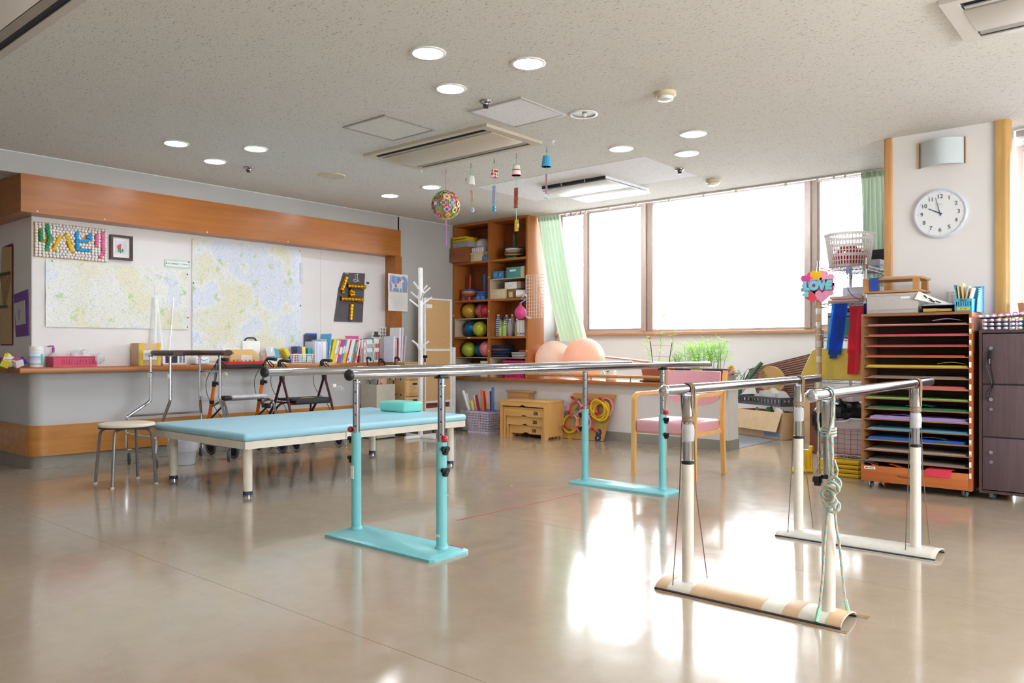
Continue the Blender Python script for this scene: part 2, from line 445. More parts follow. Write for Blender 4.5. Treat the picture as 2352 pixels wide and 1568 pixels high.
# low partition with ledge, skirting and handrail
struct('wall_partition', B().bx(-7.19, -3.44, 7.35, 7.575, 0, .63), M_WALLW)
struct('baseboard_partition', B().bx(-7.19, -3.432, 7.343, 7.583, 0, .10), M_BASE)
struct('trim_ledge', B().rb(-7.19, -3.42, 7.245, 7.60, .62, .655, .005).rb(-5.94, -3.75, 7.58, 7.80, .62, .654, .005), M_SOFFITX)
hr = struct('handrail', B().cyl((-5.945, 7.275, .71), (-3.50, 7.275, .71), .017, n=14).sph((-3.50, 7.275, .71), .017, 12, 8), M_TRIM)
for x in (-5.75, -5.03, -4.52, -4.0, -3.56):
    part(hr, 'bracket', B().cyl((x, 7.275, .654), (x, 7.275, .70), .006, n=8).bx(x-.014, x+.014, 7.263, 7.287, .654, .658), M_STEEL)

# pillar with rounded oak edges and the blind window to its right
struct('wall_pillar', B().bx(-1.70, -.955, 6.42, 6.80, 0, 2.6), M_WALLW)
struct('trim_1', B().rb(-1.742, -1.682, 6.405, 6.49, 0, 2.6, .012, 3), M_TRIM)
tp = [(-1.008, 6.40), (-.965, 6.40)]+[(-.965+.045*math.sin(a), 6.445-.045*math.cos(a)) for a in [PI/2*i/6 for i in range(1, 7)]]+[(-.92, 6.49), (-1.008, 6.49)]
struct('trim_2', B().prism(tp, 0, 2.6), wood('#b98e4c', '#d3a964', 'Z', .4, .8, 'oak_trim_light'))
struct('wall_right_window', B().bx(-.955, 3.9, 6.85, 7.05, 0, .9).bx(-.955, 3.9, 6.85, 7.05, 2.5, 2.6).bx(3.5, 3.9, 6.85, 7.05, .9, 2.5), M_WALLW)
w2 = struct('window_2', B().bx(-.95, 3.5, 6.86, 6.93, .9, .95).bx(-.95, 3.5, 6.86, 6.93, 2.45, 2.5), M_ALU)
for x in (-.93, .5, 2., 3.46): part(w2, 'mullion', B().bx(x-.03, x+.03, 6.85, 6.94, .93, 2.48), M_ALU)
for x in (-.9, .53, 2.03): part(w2, 'window_pane', B().bx(x, x+1.38, 6.9, 6.905, .95, 2.45), M_GLASS)
# walls out of view: unseen window added in the right one to let daylight in
struct('wall_right', B().bx(3.6, 3.85, -3.9, 6.9, 0, .75).bx(3.6, 3.85, -3.9, 6.9, 2.5, 2.6).bx(3.6, 3.85, 5.05, 6.9, .75, 2.5).bx(3.6, 3.85, -3.9, 1.55, .75, 2.5), M_WALLW)
w3 = struct('window_3', B().bx(3.64, 3.72, 1.55, 5.05, .75, .81).bx(3.64, 3.72, 1.55, 5.05, 2.44, 2.5), M_ALU)
for y in (1.58, 3.3, 5.02): part(w3, 'mullion', B().bx(3.63, 3.73, y-.04, y+.04, .81, 2.44), M_ALU)
struct('wall_back', B().bx(-10.2, 3.9, -3.85, -3.6, 0, 2.62), M_WALLW)
struct('wall_corridor_end', B().bx(-10.4, -10.2, -3.9, 2.6, 0, 2.6), M_GREY)
# ================================================================ ceiling fittings
M_LAMP = emit('#f4f6ff', 105., 'lamp_lit')
def downlight(x, y, label, lit=True):
    t = thing('ceiling_downlight', label, 'downlight', (x, y, 2.6), group='round recessed downlights')
    part(t, 'trim_ring', B().lathe([(.098, 2.6), (.098, 2.596), (.09, 2.592), (.082, 2.593), (.078, 2.601)], (x, y, 0), 28), M_WPLAS)
    if lit: part(t, 'lens', B().lathe([(.001, 2.5985), (.079, 2.5985), (.079, 2.6), (.001, 2.6)], (x, y, 0), 24), M_LAMP, 'glowing white lens')
    else:
        part(t, 'reflector', B().lathe([(.001, 2.5995), (.079, 2.598), (.079, 2.6)], (x, y, 0), 24), mat('#9a9791', .4, .3, name='dull_reflector'))
        part(t, 'bulb', B().sph((x+.01, y, 2.597), .018, 10, 6), M_WPLAS)
DL = [(-3.107, 2.955, 'lit downlight, nearest and leftmost of the three above the turquoise bars'),
 (-2.794, 3.425, 'lit downlight at the right of the near ceiling trio'),
 (-3.426, 3.448, 'lit downlight at the lower tip of the near ceiling trio, beside the sprinkler'),
 (-5.96, 2.985, 'lit downlight at the left of the trio near the orange soffit'),
 (-5.632, 3.473, 'lit downlight at the right of the trio near the orange soffit'),
 (-6.274, 3.481, 'lit downlight at the lower tip of the trio near the orange soffit'),
 (-6.29, 5.435, 'lit downlight farthest left in the back, above the soffit end'),
 (-5.644, 5.408, 'lit downlight just left of the hanging paper ball'),
 (-2.775, 5.336, 'lit downlight at the top of the trio near the window'),
 (-3.418, 5.356, 'lit downlight at the left of the trio near the window'),
 (-3.093, 5.834, 'lit downlight at the bottom right of the trio near the window')]
for x, y, l in DL: downlight(x, y, l)
downlight(-3.112, 4.409, 'unlit grey downlight right of the open square ceiling hatch', False)
for i, (x, y) in enumerate(((-.3, 2.95), (-5.9, .3), (-3.1, .3), (-.3, .3), (-.3, -2.2), (-3.1, -2.2), (2.5, .3), (2.5, 2.95))):  # added lamps beyond the view, to light the near floor and ceiling
    downlight(x, y, 'lit downlight out of view above or behind the photographer')
def sprinkler(x, y, label):
    t = thing('sprinkler_head', label, 'sprinkler', (x, y, 2.6), group='chrome sprinkler heads')
    part(t, 'flange', B().lathe([(.044, 2.6), (.04, 2.59), (.02, 2.582), (.018, 2.575)], (x, y, 0), 18), M_STEEL)
    b = B().cyl((x, y, 2.58), (x, y, 2.555), .011, .016, 10)
    for k in range(3): b.cyl((x+.018*math.cos(k*2.1), y+.018*math.sin(k*2.1), 2.58), (x+.012*math.cos(k*2.1), y+.012*math.sin(k*2.1), 2.556), .004, n=6)
    part(t, 'nozzle', b, mat('#4b4a4d', .4, .6, name='dark_metal'))
sprinkler(-3.427, 3.771, 'small sprinkler head beside the corner of the open hatch')
sprinkler(-6.257, 3.79, 'small sprinkler head near the soffit lamps')
sprinkler(-3.408, 6.30, 'small sprinkler head near the window lamps')
def detector(x, y, label):
    t = thing('smoke_detector', label, 'smoke detector', (x, y, 2.6), group='cream smoke detectors')
    part(t, 'base', B().lathe([(.066, 2.6), (.066, 2.578), (.06, 2.572), (.05, 2.571)], (x, y, 0), 24), mat('#d8cda8', .5, name='aged_cream'))
    part(t, 'dome', B().lathe([(.05, 2.572), (.052, 2.565), (.046, 2.552), (.02, 2.546), (.001, 2.545)], (x, y, 0), 24), M_WPLAS)
detector(-2.461, 4.366, 'cream smoke detector nearest the camera on the ceiling')
detector(-3.395, 6.927, 'cream smoke detector above the big window')
t = thing('ceiling_speaker', 'round flat beige speaker on the ceiling near the soffit', 'speaker', (-5.972, 4.465, 2.6))
part(t, 'rim', B().lathe([(.125, 2.6), (.125, 2.594), (.115, 2.59), (.108, 2.594), (.108, 2.6)], (-5.972, 4.465, 0), 32), mat('#d3c59a', .5, name='yellowed_rim'))
part(t, 'grille', B().lathe([(.109, 2.6), (.109, 2.593), (.001, 2.592)], (-5.972, 4.465, 0), 32), mat('#cfc9be', .7, name='grille_cloth'))
M_HATCH = mat('#b0aeaa', .4, .4, name='hatch_aluminium')
def hatch(x0, x1, y0, y1, label, panel, fr, drop=0.):
    t = thing('ceiling_hatch', label, 'hatch', ((x0+x1)/2, (y0+y1)/2, 2.6), group='square ceiling hatches')
    w = .018
    part(t, 'frame', B().bx(x0, x1, y0, y0+w, 2.592, 2.6).bx(x0, x1, y1-w, y1, 2.592, 2.6).bx(x0, x0+w, y0+w, y1-w, 2.592, 2.6).bx(x1-w, x1, y0+w, y1-w, 2.592, 2.6), fr)
    part(t, 'panel', B().bx(x0+w+.004, x1-w-.004, y0+w+.004, y1-w-.004, 2.594-drop, 2.599-drop), panel)
hatch(-4.607, -4.145, 3.538, 4.021, 'square ceiling hatch with grey metal frame, left of the air conditioner', M_CEIL, M_HATCH)
hatch(-3.665, -3.20, 3.85, 4.34, 'square ceiling hatch with paler panel and white frame', M_CEIL2, mat('#c9c8c8', .4, .2, name='pale_frame'))
def aircon(x0, x1, y0, y1, label, col):
    t = thing('air_conditioner', label, 'air conditioner', ((x0+x1)/2, (y0+y1)/2, 2.6), group='two-way ceiling air conditioners')
    m = mat(col, .45, var=.01, name='aircon_plastic'); dk = mat('#23252e', .6, name='aircon_slot')
    w = .075
    part(t, 'frame', B().bx(x0, x1, y0, y0+.045, 2.578, 2.6).bx(x0, x1, y1-.045, y1, 2.578, 2.6).bx(x0, x0+w, y0+.045, y1-.045, 2.578, 2.6).bx(x1-w, x1, y0+.045, y1-.045, 2.578, 2.6), m)
    part(t, 'grille_panel', B().rb(x0+w, x1-w, y0+.14, y1-.14, 2.574, 2.60, .004), m)
    for ya, yb, s in ((y0+.045, y0+.14, 1), (y1-.14, y1-.045, -1)):
        part(t, 'slot', B().bx(x0+w, x1-w, ya, yb, 2.584, 2.6), dk)
        yc = ya+.065 if s > 0 else yb-.065
        part(t, 'louvre', B().bx(x0+w+.01, x1-w-.01, -.022, .022, -.003, .003, MX((0, yc, 2.580), rx=.12*s)), mat('#a9a39b', .5, name='louvre_grey'))
aircon(-5.12, -3.758, 4.14, 4.78, 'long beige ceiling air conditioner above the hanging chimes', '#cfc4b1')
aircon(-.86, .5, 4.03, 4.62, 'ceiling air conditioner cut by the top right corner', '#d2ccc4')
aircon(-5.05, -3.70, .84, 1.48, 'ceiling air conditioner cut by the top left corner', '#c9c2b8')
# newer ceiling boards with a lowered panel unit
struct('ceiling_patch', B().bx(-5.31, -3.42, 5.70, 6.64, 2.598, 2.602), M_CEIL2)
t = thing('ceiling_air_panel', 'white flat panel unit hanging just below the newer ceiling boards', 'air conditioner', (-4.42, 6.45, 2.6))
part(t, 'housing', B().bx(-4.79, -4.05, 6.09, 6.86, 2.575, 2.6), M_WHITE)
part(t, 'panel', B().rb(-4.80, -4.04, 6.10, 6.475, 2.548, 2.566, .006).rb(-4.80, -4.04, 6.48, 6.87, 2.548, 2.566, .006), M_WHITE)
part(t, 'slot', B().bx(-4.79, -4.05, 6.083, 6.09, 2.570, 2.596), mat('#22242b', .6, name='aircon_slot2'))
for x in (-4.55, -4.28): part(t, 'clip', B().bx(x-.006, x+.006, 6.078, 6.092, 2.564, 2.598), M_HATCH)

# hanging craft pieces in one row below the ceiling
Y = 4.94
def string(t, x, z0, z1, col, name='string'):
    part(t, name, B().cyl((x, Y, z0), (x, Y, z1), .0022, n=6), mat(col, .8, name='string'))
    b = B().tube([(x, Y, 2.6), (x, Y, 2.585)]+arc((x, Y, 2.572), .010, PI/2, -PI*.8, 8, 'xz'), .002, 6)
    part(t, 'hook', b, mat('#8a8a85', .4, .7, name='hook_wire'))
t = thing('paper_ball', 'big patchwork paper ball with purple tassel hanging left of the chimes', 'paper ornament', (-4.968, Y, 2.07))
string(t, -4.968, 2.58, 2.40, '#d98fa0')
cols = ['#e5428a', '#7bc843', '#f0d03a', '#f08a2c', '#e0403a', '#5a7ad0', '#b9e05a', '#f5b8d0', '#c84a9a', '#f7f3ea', '#8a4a2a', '#3fb0c8']
cm = [mat(c, .6, name='craft_paper') for c in cols]
b = B(); cx, cz, rr = -4.968, 2.275, .128
b.sph((cx, Y, cz), rr*.93, 20, 12)
part(t, 'ball', b, cm[1])
for i in range(7):
    la = -PI/2+PI*(i+.5)/7; n = max(4, int(round(10*math.cos(la))))
    for k in range(n):
        lo = 2*PI*(k+.5*(i % 2))/n
        d = Vector((math.cos(la)*math.cos(lo), math.cos(la)*math.sin(lo), math.sin(la)))
        M = Matrix.Translation(Vector((cx, Y, cz))+d*rr*.95) @ d.to_track_quat('Z', 'Y').to_matrix().to_4x4()
        bb = B(); s = .036
        for j, q in enumerate((s, s*.72, s*.45, s*.22)):
            bb.slot(j); ro = PI/4*(j % 2)
            p = [(q*1.2*math.cos(ro+PI/4+PI/2*a), q*1.2*math.sin(ro+PI/4+PI/2*a)) for a in range(4)]
            bb.prism(p, -.002+.001*j, .002+.0025*j, M)
        ms = R.sample(cm, 4)
        part(t, 'patch', bb, ms)
b = B()
for k in range(6): b.tube([(cx+.006*math.cos(k), Y+.006*math.sin(k), 2.16), (cx+.006*math.cos(k)+.004, Y, 2.06), (cx+.004*k/3, Y+.004*math.sin(k*2), 1.95-.006*k)], .004, 5)
part(t, 'tassel', b, mat('#b58ac8', .7, name='lilac_paper'))

def cup(t, x, z0, z1, r0, r1, m, tilt=0):
    M = MX((x, Y, (z0+z1)/2), ry=tilt)
    h = (z1-z0)/2
    part(t, 'cup', B().lathe([(r0, -h), (r0+.002, -h), (r1+.001, h), (.001, h), (.001, h-.003), (r1-.002, h-.003), (r0-.002, -h)], (0, 0, 0), 20, M), m)
def m_dots(base, dot, scale, thr=.25):
    m, t_, b_, L = nt('dotted_paper')
    v = t_.nodes.new('ShaderNodeTexVoronoi'); v.inputs['Scale'].default_value = scale; v.inputs['Randomness'].default_value = .35
    L.new(coords(t_), v.inputs['Vector'])
    L.new(ramp(t_, v.outputs['Distance'], [(thr, lin(dot)), (thr+.03, lin(base))]), b_.inputs['Base Color'])
    b_.inputs['Roughness'].default_value = .7; return m
def m_bands(cols_, scale, axis='Z', name='banded_paper'):
    m, t_, b_, L = nt(name)
    sx = t_.nodes.new('ShaderNodeSeparateXYZ'); L.new(coords(t_), sx.inputs[0])
    mm = t_.nodes.new('ShaderNodeMath'); mm.operation = 'MULTIPLY'; mm.inputs[1].default_value = scale; L.new(sx.outputs[axis], mm.inputs[0])
    fr = t_.nodes.new('ShaderNodeMath'); fr.operation = 'FRACT'; L.new(mm.outputs[0], fr.inputs[0])
    L.new(ramp(t_, fr.outputs[0], [(i/len(cols_), lin(c)) for i, c in enumerate(cols_)], 'CONSTANT'), b_.inputs['Base Color'])
    b_.inputs['Roughness'].default_value = .7; return m
def strip(t, x, z0, z1, w, m, tilt=0, name='paper_strip'):
    M = MX((x, Y, z1), ry=tilt)
    part(t, name, B().bx(-w/2, w/2, -.001, .001, z0-z1, 0, M), m)
x = -4.669
t = thing('wind_chime', 'white paper cup chime with pink and yellow strip and small blue flower', 'wind chime', (x, Y, 2.14), group='paper cup wind chimes')
string(t, x, 2.575, 2.49, '#7fd0a8'); cup(t, x+.006, 2.415, 2.49, .035, .024, mat('#f2f1ee', .6, name='paper_cup'), .12)
part(t, 'cup_print', B().bx(x-.03, x-.012, Y-.034, Y-.032, 2.455, 2.460).bx(x-.023, x-.018, Y-.034, Y-.032, 2.435, 2.475), mat('#7c8fb8', .6, name='blue_print'))
string(t, x+.01, 2.58, 2.35, '#7fd0a8', 'lower_string')
strip(t, x+.012, 2.235, 2.365, .026, m_bands(['#efa9c4', '#e9d36a', '#efa9c4', '#d6e487'], 7.8), -.07)
b = B().sph((x+.025, Y, 2.195), .016, 8, 6)
for k in range(6): b.sph((x+.025+.014*math.cos(k*PI/3), Y-.004, 2.195+.014*math.sin(k*PI/3)), .010, 6, 5)
part(t, 'flower', b, mat('#b9bfe6', .6, name='pale_blue_paper'))
x = -4.398
t = thing('wind_chime', 'red dotted paper cup chime with pale blue strip', 'wind chime', (x, Y, 2.13), group='paper cup wind chimes')
string(t, x, 2.575, 2.505, '#7fd0a8'); cup(t, x+.008, 2.435, 2.505, .036, .024, m_dots('#f4efec', '#d8363f', 34, .42), .1)
string(t, x, 2.435, 2.37, '#7fd0a8', 'lower_string')
strip(t, x, 2.215, 2.37, .036, m_dots('#b9c3ee', '#8f9be0', 120), .04)
part(t, 'bead', B().sph((x-.002, Y, 2.195), .015, 8, 6).sph((x, Y, 2.168), .017, 8, 6), mat('#2fa6c9', .4, name='teal_bead'))
x = -4.155
t = thing('wind_chime', 'white cup chime with red hearts, patterned red strip and yellow tag', 'wind chime', (x, Y, 1.92), group='paper cup wind chimes')
string(t, x, 2.575, 2.50, '#7fd0a8'); cup(t, x, 2.42, 2.505, .036, .026, m_bands(['#f4f0ee', '#f4f0ee', '#d8363f', '#f4f0ee', '#f4f0ee'], 23))
string(t, x, 2.42, 2.32, '#7fd0a8', 'lower_string')
strip(t, x-.002, 2.155, 2.32, .042, m_dots('#b5524b', '#e0b45a', 90, .3), .02)
part(t, 'tag_string', B().cyl((x, Y, 2.155), (x, Y, 2.05), .0035, n=6), mat('#8fd6c4', .7, name='mint_string'))
part(t, 'paper_tag', B().bx(x-.017, x+.022, Y-.0015, Y+.0015, 1.965, 2.06), mat('#f0c416', .6, name='yellow_tag'))
part(t, 'sticker', B().bx(x+.012, x+.03, Y-.003, Y-.001, 1.995, 2.025), M_PAPER)
x = -3.844
t = thing('wind_chime', 'plain blue paper cup chime with pink strip and wire ring', 'wind chime', (x, Y, 2.20), group='paper cup wind chimes')
string(t, x, 2.575, 2.53, '#55b98a'); cup(t, x, 2.445, 2.53, .038, .026, mat('#46a9d8', .6, name='blue_cup'))
string(t, x, 2.445, 2.385, '#7fd0a8', 'lower_string')
strip(t, x, 2.235, 2.385, .018, mat('#d9a2b4', .7, name='pink_strip'))
part(t, 'wire_ring', B().torus((0, 0, 0), .021, .002, 20, 6, MX((x, Y, 2.215), rx=PI/2)), M_STEEL)
for x in (-3.686, -5.151):
    solid('ceiling_hook', B().cyl((x, 4.82, 2.6), (x, 4.82, 2.59), .012, n=10).tube(bend([(x, 4.82, 2.595), (x, 4.82, 2.568), (x+.012, 4.82, 2.562)], .006), .003, 6), M_WPLAS,
          'small white ceiling hook left of the blue cup chime' if x > -4 else 'small white ceiling hook left of the paper ball', 'hook')

# ================================================================ map wall
XW = -7.37
def m_map(land, water, seed, wthr):
    m, t, b, L = nt('map_print')
    cc = coords(t, 'Object'); mp = t.nodes.new('ShaderNodeMapping'); mp.inputs['Location'].default_value = (seed, seed*1.7, seed*.6)
    L.new(cc, mp.inputs[0]); v = mp.outputs[0]
    base = ramp(t, noise(t, v, 2.3, 4, .55), [(wthr, lin(water)), (wthr+.02, lin(land)), (.56, lin('#e6e6d8')), (.62, lin('#e6e1c6'))])
    g = ramp(t, noise(t, v, 7, 4, .6), [(.61, (0, 0, 0)), (.66, (.8, .8, .8))])
    base = mixc(t, g, base, lin('#bcd48c'))
    vo = t.nodes.new('ShaderNodeTexVoronoi'); vo.feature = 'DISTANCE_TO_EDGE'; vo.inputs['Scale'].default_value = 15
    w = t.nodes.new('ShaderNodeVectorMath'); w.operation = 'ADD'; nn = t.nodes.new('ShaderNodeTexNoise'); nn.inputs['Scale'].default_value = 6
    L.new(v, nn.inputs['Vector']); sc = t.nodes.new('ShaderNodeVectorMath'); sc.operation = 'SCALE'; sc.inputs['Scale'].default_value = .18
    L.new(nn.outputs['Color'], sc.inputs[0]); L.new(v, w.inputs[0]); L.new(sc.outputs[0], w.inputs[1]); L.new(w.outputs[0], vo.inputs['Vector'])
    base = mixc(t, ramp(t, vo.outputs['Distance'], [(0, (.42, .42, .42)), (.02, (0, 0, 0))]), base, lin('#8fa6c4'))
    tx = ramp(t, noise(t, coords(t, 'Object', (1, 50, 150)), 1, 2), [(.60, (0, 0, 0)), (.66, (.55, .55, .55))])
    base = mixc(t, tx, base, lin('#7f96c0'))
    L.new(base, b.inputs['Base Color']); b.inputs['Roughness'].default_value = .28
    bump(t, noise(t, coords(t), 3.2, 3), .35, .03, b); return m
def wall_sheet(y0, y1, z0, z1, nx=24, nz=12, amp=.004, x=XW, folds=None):
    rows = []
    for i in range(nz+1):
        r = []
        for k in range(nx+1):
            u = k/nx; v = i/nz
            w = amp*(math.sin(u*19+v*5)+math.sin(u*7-v*11)+math.sin(v*17+u*3))/3
            if folds: w += .003*abs(math.sin(u*PI*folds[0]))+.002*abs(math.sin(v*PI*folds[1]))
            r.append((x+.004+amp+w, y0+(y1-y0)*u, z0+(z1-z0)*v))
        rows.append(r)
    return B().sheet(rows, (-.001, 0, 0))
t = thing('wall_map', 'wide wrinkled road map pinned left, below the puffy lettering', 'map', (XW, 3.18, 1.195))
part(t, 'map_sheet', wall_sheet(2.549, 3.806, 1.195, 1.765, folds=(6, 3)), m_map('#e9e9e2', '#dfe3ea', 3.1, .43))
for y, z, c in ((3.80, 1.73, '#33363f'), (3.80, 1.22, '#2a8fd0'), (3.806, 1.31, '#c8445a'), (2.60, 1.755, '#35b0d8')):
    part(t, 'push_pin', B().sph((XW+.014, y, z), .007, 8, 6), mat(c, .3, name='pin'))
t = thing('wall_map', 'tall wrinkled map with pale blue sea, right of the green notice', 'map', (XW, 4.47, 1.0))
part(t, 'map_sheet', wall_sheet(3.85, 5.093, .885, 2.088, folds=(6, 4)), m_map('#e8eae6', '#dde2ec', 8.4, .50))
part(t, 'tape', B().bx(XW+.008, XW+.014, 5.08, 5.115, 1.72, 1.95), clearplast('#eef2f8', .6), 'shiny clear tape')
for y, z, c in ((5.08, 2.075, '#d8a024'), (3.86, 1.65, '#33363f'), (5.085, 1.48, '#33363f')):
    part(t, 'push_pin', B().sph((XW+.014, y, z), .007, 8, 6), mat(c, .3, name='pin'))
# puffy pom-pom sign
t = thing('lettered_sign', 'cotton ball sign with colourful puffy kana at the wall corner', 'sign', (XW, 2.755, 1.785))
part(t, 'backing', B().bx(XW+.002, XW+.010, 2.461, 3.05, 1.783, 2.077), mat('#d9a53f', .7, name='orange_card'))
puff = bpy.data.meshes.new('cotton_ball'); 
pb = mesh_of('cotton_ball', B().sph((0, 0, 0), .0135, 8, 6), mat('#f1eff0', .95, bumpy=.5, scale=40, name='cotton_white'))
def puffs(seq, m, name, size):
    me = mesh_of(name, B().sph((0, 0, 0), size, 8, 6, (.9, 1.15, .85)), m)
    off = OFF[t.name]
    for y, z in seq: same(t, name, me, (XW+.026-off[0], y-off[1], z-off[2]), (R.random()*.5, 0, 0))
k = 0
rows = []
for i in range(12):
    n = 22 if i % 2 else 21
    for j in range(n):
        rows.append((2.474+.5625*j/(n-1), 1.797+.267*i/11))
def pz(px, py):   # sign face position from the sign's own layout grid (0..1, 0..1)
    return (2.461+.589*px, 2.077-.294*py)
def line(p, q, n): return [pz(p[0]+(q[0]-p[0])*i/(n-1), p[1]+(q[1]-p[1])*i/(n-1)) for i in range(n)]
strokes = [('green', '#2f9e6a', line((.08, .24), (.085, .52), 5)+line((.16, .10), (.19, .42), 5)+line((.185, .50), (.15, .76), 4)),
 ('yellow', '#edc326', line((.33, .36), (.25, .74), 7)+line((.42, .32), (.49, .74), 7)),
 ('blue', '#2f9fdc', line((.56, .22), (.57, .68), 7)+line((.60, .44), (.71, .42), 4)+line((.61, .70), (.73, .70), 4)+[pz(.72, .30), pz(.745, .24), pz(.75, .32)]),
 ('pink', '#e8739f', line((.845, .22), (.84, .52), 5)+line((.93, .16), (.935, .62), 9)+line((.93, .70), (.90, .86), 3))]
used = [p for s in strokes for p in s[2]]
rows = [p for p in rows if all((p[0]-q[0])**2+(p[1]-q[1])**2 > .018**2 for q in used)]
off = OFF[t.name]
for y, z in rows: same(t, 'cotton_ball', pb, (XW+.018-off[0], y-off[1]+R.uniform(-.002, .002), z-off[2]+R.uniform(-.002, .002)))
for n, c, seq in strokes: puffs(seq, mat(c, .9, bumpy=.4, scale=40, name='tissue_'+n), 'tissue_puff', .0165)
# framed picture
t = thing('picture_frame', 'small dark wooden box frame with pressed pink flower', 'picture frame', (XW, 3.17, 1.815))
y0, y1, z0, z1 = 3.072, 3.268, 1.813, 2.035
fr = wood('#3f2a25', '#573a33', 'Z', .35, 2, 'dark_frame')
part(t, 'frame', B().bx(XW, XW+.04, y0, y0+.02, z0, z1).bx(XW, XW+.04, y1-.02, y1, z0, z1).bx(XW, XW+.04, y0+.02, y1-.02, z0, z0+.02).bx(XW, XW+.04, y0+.02, y1-.02, z1-.02, z1), fr)
part(t, 'mount', B().bx(XW+.002, XW+.012, y0+.02, y1-.02, z0+.02, z1-.02), M_PAPER)
part(t, 'inner_panel', B().bx(XW+.012, XW+.014, y0+.05, y1-.05, z0+.055, z1-.045), mat('#d8dbe2', .7, name='grey_mount'))
part(t, 'flower', B().sph((XW+.017, 3.155, 1.93), .018, 10, 6, (.3, 1, 1.1)).sph((XW+.017, 3.165, 1.948), .010, 8, 6, (.3, 1, 1.1)), mat('#d9506f', .7, name='pressed_petal'))
part(t, 'leaf', B().sph((XW+.017, 3.166, 1.895), .018, 8, 5, (.25, .35, 1.2)).sph((XW+.017, 3.185, 1.90), .016, 8, 5, (.25, .5, 1.1)).sph((XW+.017, 3.15, 1.898), .013, 8, 5, (.25, .5, 1.1)), mat('#5c9a6a', .7, name='pressed_leaf'))
# notice
t = thing('paper_notice', 'small mint edged notice asking which town is yours', 'notice', (XW, 3.70, 1.785))
part(t, 'card', B().bx(XW+.002, XW+.005, 3.578, 3.828, 1.785, 1.857), mat('#a9dcc4', .7, name='mint_card'))
part(t, 'paper', B().bx(XW+.005, XW+.0065, 3.590, 3.816, 1.796, 1.846), M_PAPER)
lettering(t, 'あなたの町はどこですか？', .0195, M_INK, (XW+.0075, 3.703, 1.821), '+X')
part(t, 'push_pin', B().sph((XW+.010, 3.815, 1.85), .006, 8, 6), M_INK)
# black board with golden paper rolls
t = thing('craft_board', 'black card with golden foil rolls forming a character', 'craft board', (XW, 5.74, 1.32))
pl = [(5.535, 1.321), (5.943, 1.321), (5.982, 1.898), (5.668, 1.886), (5.60, 1.70)]
M = Matrix(((0, 0, 1, XW+.004), (1, 0, 0, 0), (0, 1, 0, 0), (0, 0, 0, 1)))
part(t, 'card', B().prism(pl, 0, .006, M), mat('#5b565a', .7, name='charcoal_card'))
gold = mat('#e0a51c', .22, .75, name='gold_foil'); gin = mat('#efe3c4', .6, name='roll_inside')
def roll(p, q, r=.026):
    b = B(); a = Vector((XW+.03, *p)); c = Vector((XW+.03, *q)); b.cyl(a, c, r, n=12, cap=False)
    b.cyl(c, a, r*.86, n=12, cap=False); part(t, 'foil_roll', b, gold)
def zz(zx, zy): return at_x(750+zx/9.224, 590+zy/9.224, XW)[1:]   # board face position from its sketch
def rolls(p, q, n, along=False):
    for i in range(n):
        s = ((i+.08)/n, (i+.92)/n)
        a = [zz(p[0]+(q[0]-p[0])*f, p[1]+(q[1]-p[1])*f) for f in s]
        roll(a[0], a[1])
rolls((395, 430), (290, 720), 5); rolls((400, 612), (785, 640), 6); rolls((260, 885), (740, 910), 7)
rolls((505, 1000), (480, 1340), 5)
roll(zz(450, 705), zz(540, 760)); roll(zz(445, 808), zz(545, 800)); roll(zz(290, 755), zz(335, 745), .014)
part(t, 'chalk_writing', B().tube([(XW+.012, *zz(*p)) for p in ((640, 350), (645, 440), (655, 500), (600, 530), (555, 500), (570, 470), (640, 490), (680, 520))], .0025, 5).tube([(XW+.012, *zz(*p)) for p in ((590, 385), (660, 375))], .0025, 5).tube([(XW+.012, *zz(*p)) for p in ((610, 415), (600, 460))], .002, 5), M_PAPER)
part(t, 'pin', B().sph((XW+.012, *zz(435, 350)), .007, 8, 6).sph((XW+.012, *zz(400, 345)), .005, 8, 6), M_WPLAS)
# little hook with a black clip
t = thing('wall_hook', 'clear wall hook with a small black clip right of the black card', 'hook', (XW, 6.02, 1.72))
part(t, 'wire', B().tube([(XW+.006, 6.005, 1.90), (XW+.006, 6.01, 1.80)], .002, 5).tube([(XW+.006, 6.012, 1.79), (XW+.006, 6.01, 1.735)], .002, 5), mat('#c9c7c4', .4, name='nylon'))
part(t, 'clip', B().rb(XW+.002, XW+.02, 6.003, 6.038, 1.778, 1.80, .005), M_BLACK)
# calendar over the oak post
def m_dogpic():
    m, t_, b_, L = nt('calendar_sky'); f = noise(t_, coords(t_, 'Object', (1, 30, 2)), 2, 3)
    L.new(ramp(t_, f, [(.35, lin('#7d97d8')), (.65, lin('#a9bdec'))]), b_.inputs['Base Color']); b_.inputs['Roughness'].default_value = .5; return m
t = thing('wall_calendar', 'calendar with a white and tan dog on blue, hanging on the orange post', 'calendar', (-7.18, 6.33, 1.46))
XC = -7.178
part(t, 'page', wall_sheet(6.178, 6.487, 1.462, 1.905, 8, 10, .003, XC-.004), M_PAPER)
px_ = XC+.008
part(t, 'picture', B().prism([(6.20, 1.695), (6.475, 1.69), (6.478, 1.80), (6.465, 1.86), (6.42, 1.885), (6.37, 1.87), (6.29, 1.875), (6.25, 1.885), (6.205, 1.87), (6.193, 1.78)], 0, .0015, Matrix(((0, 0, 1, px_), (1, 0, 0, 0), (0, 1, 0, 0), (0, 0, 0, 1)))), m_dogpic())
dg = Matrix(((0, 0, 1, px_+.002), (1, 0, 0, 0), (0, 1, 0, 0), (0, 0, 0, 1)))
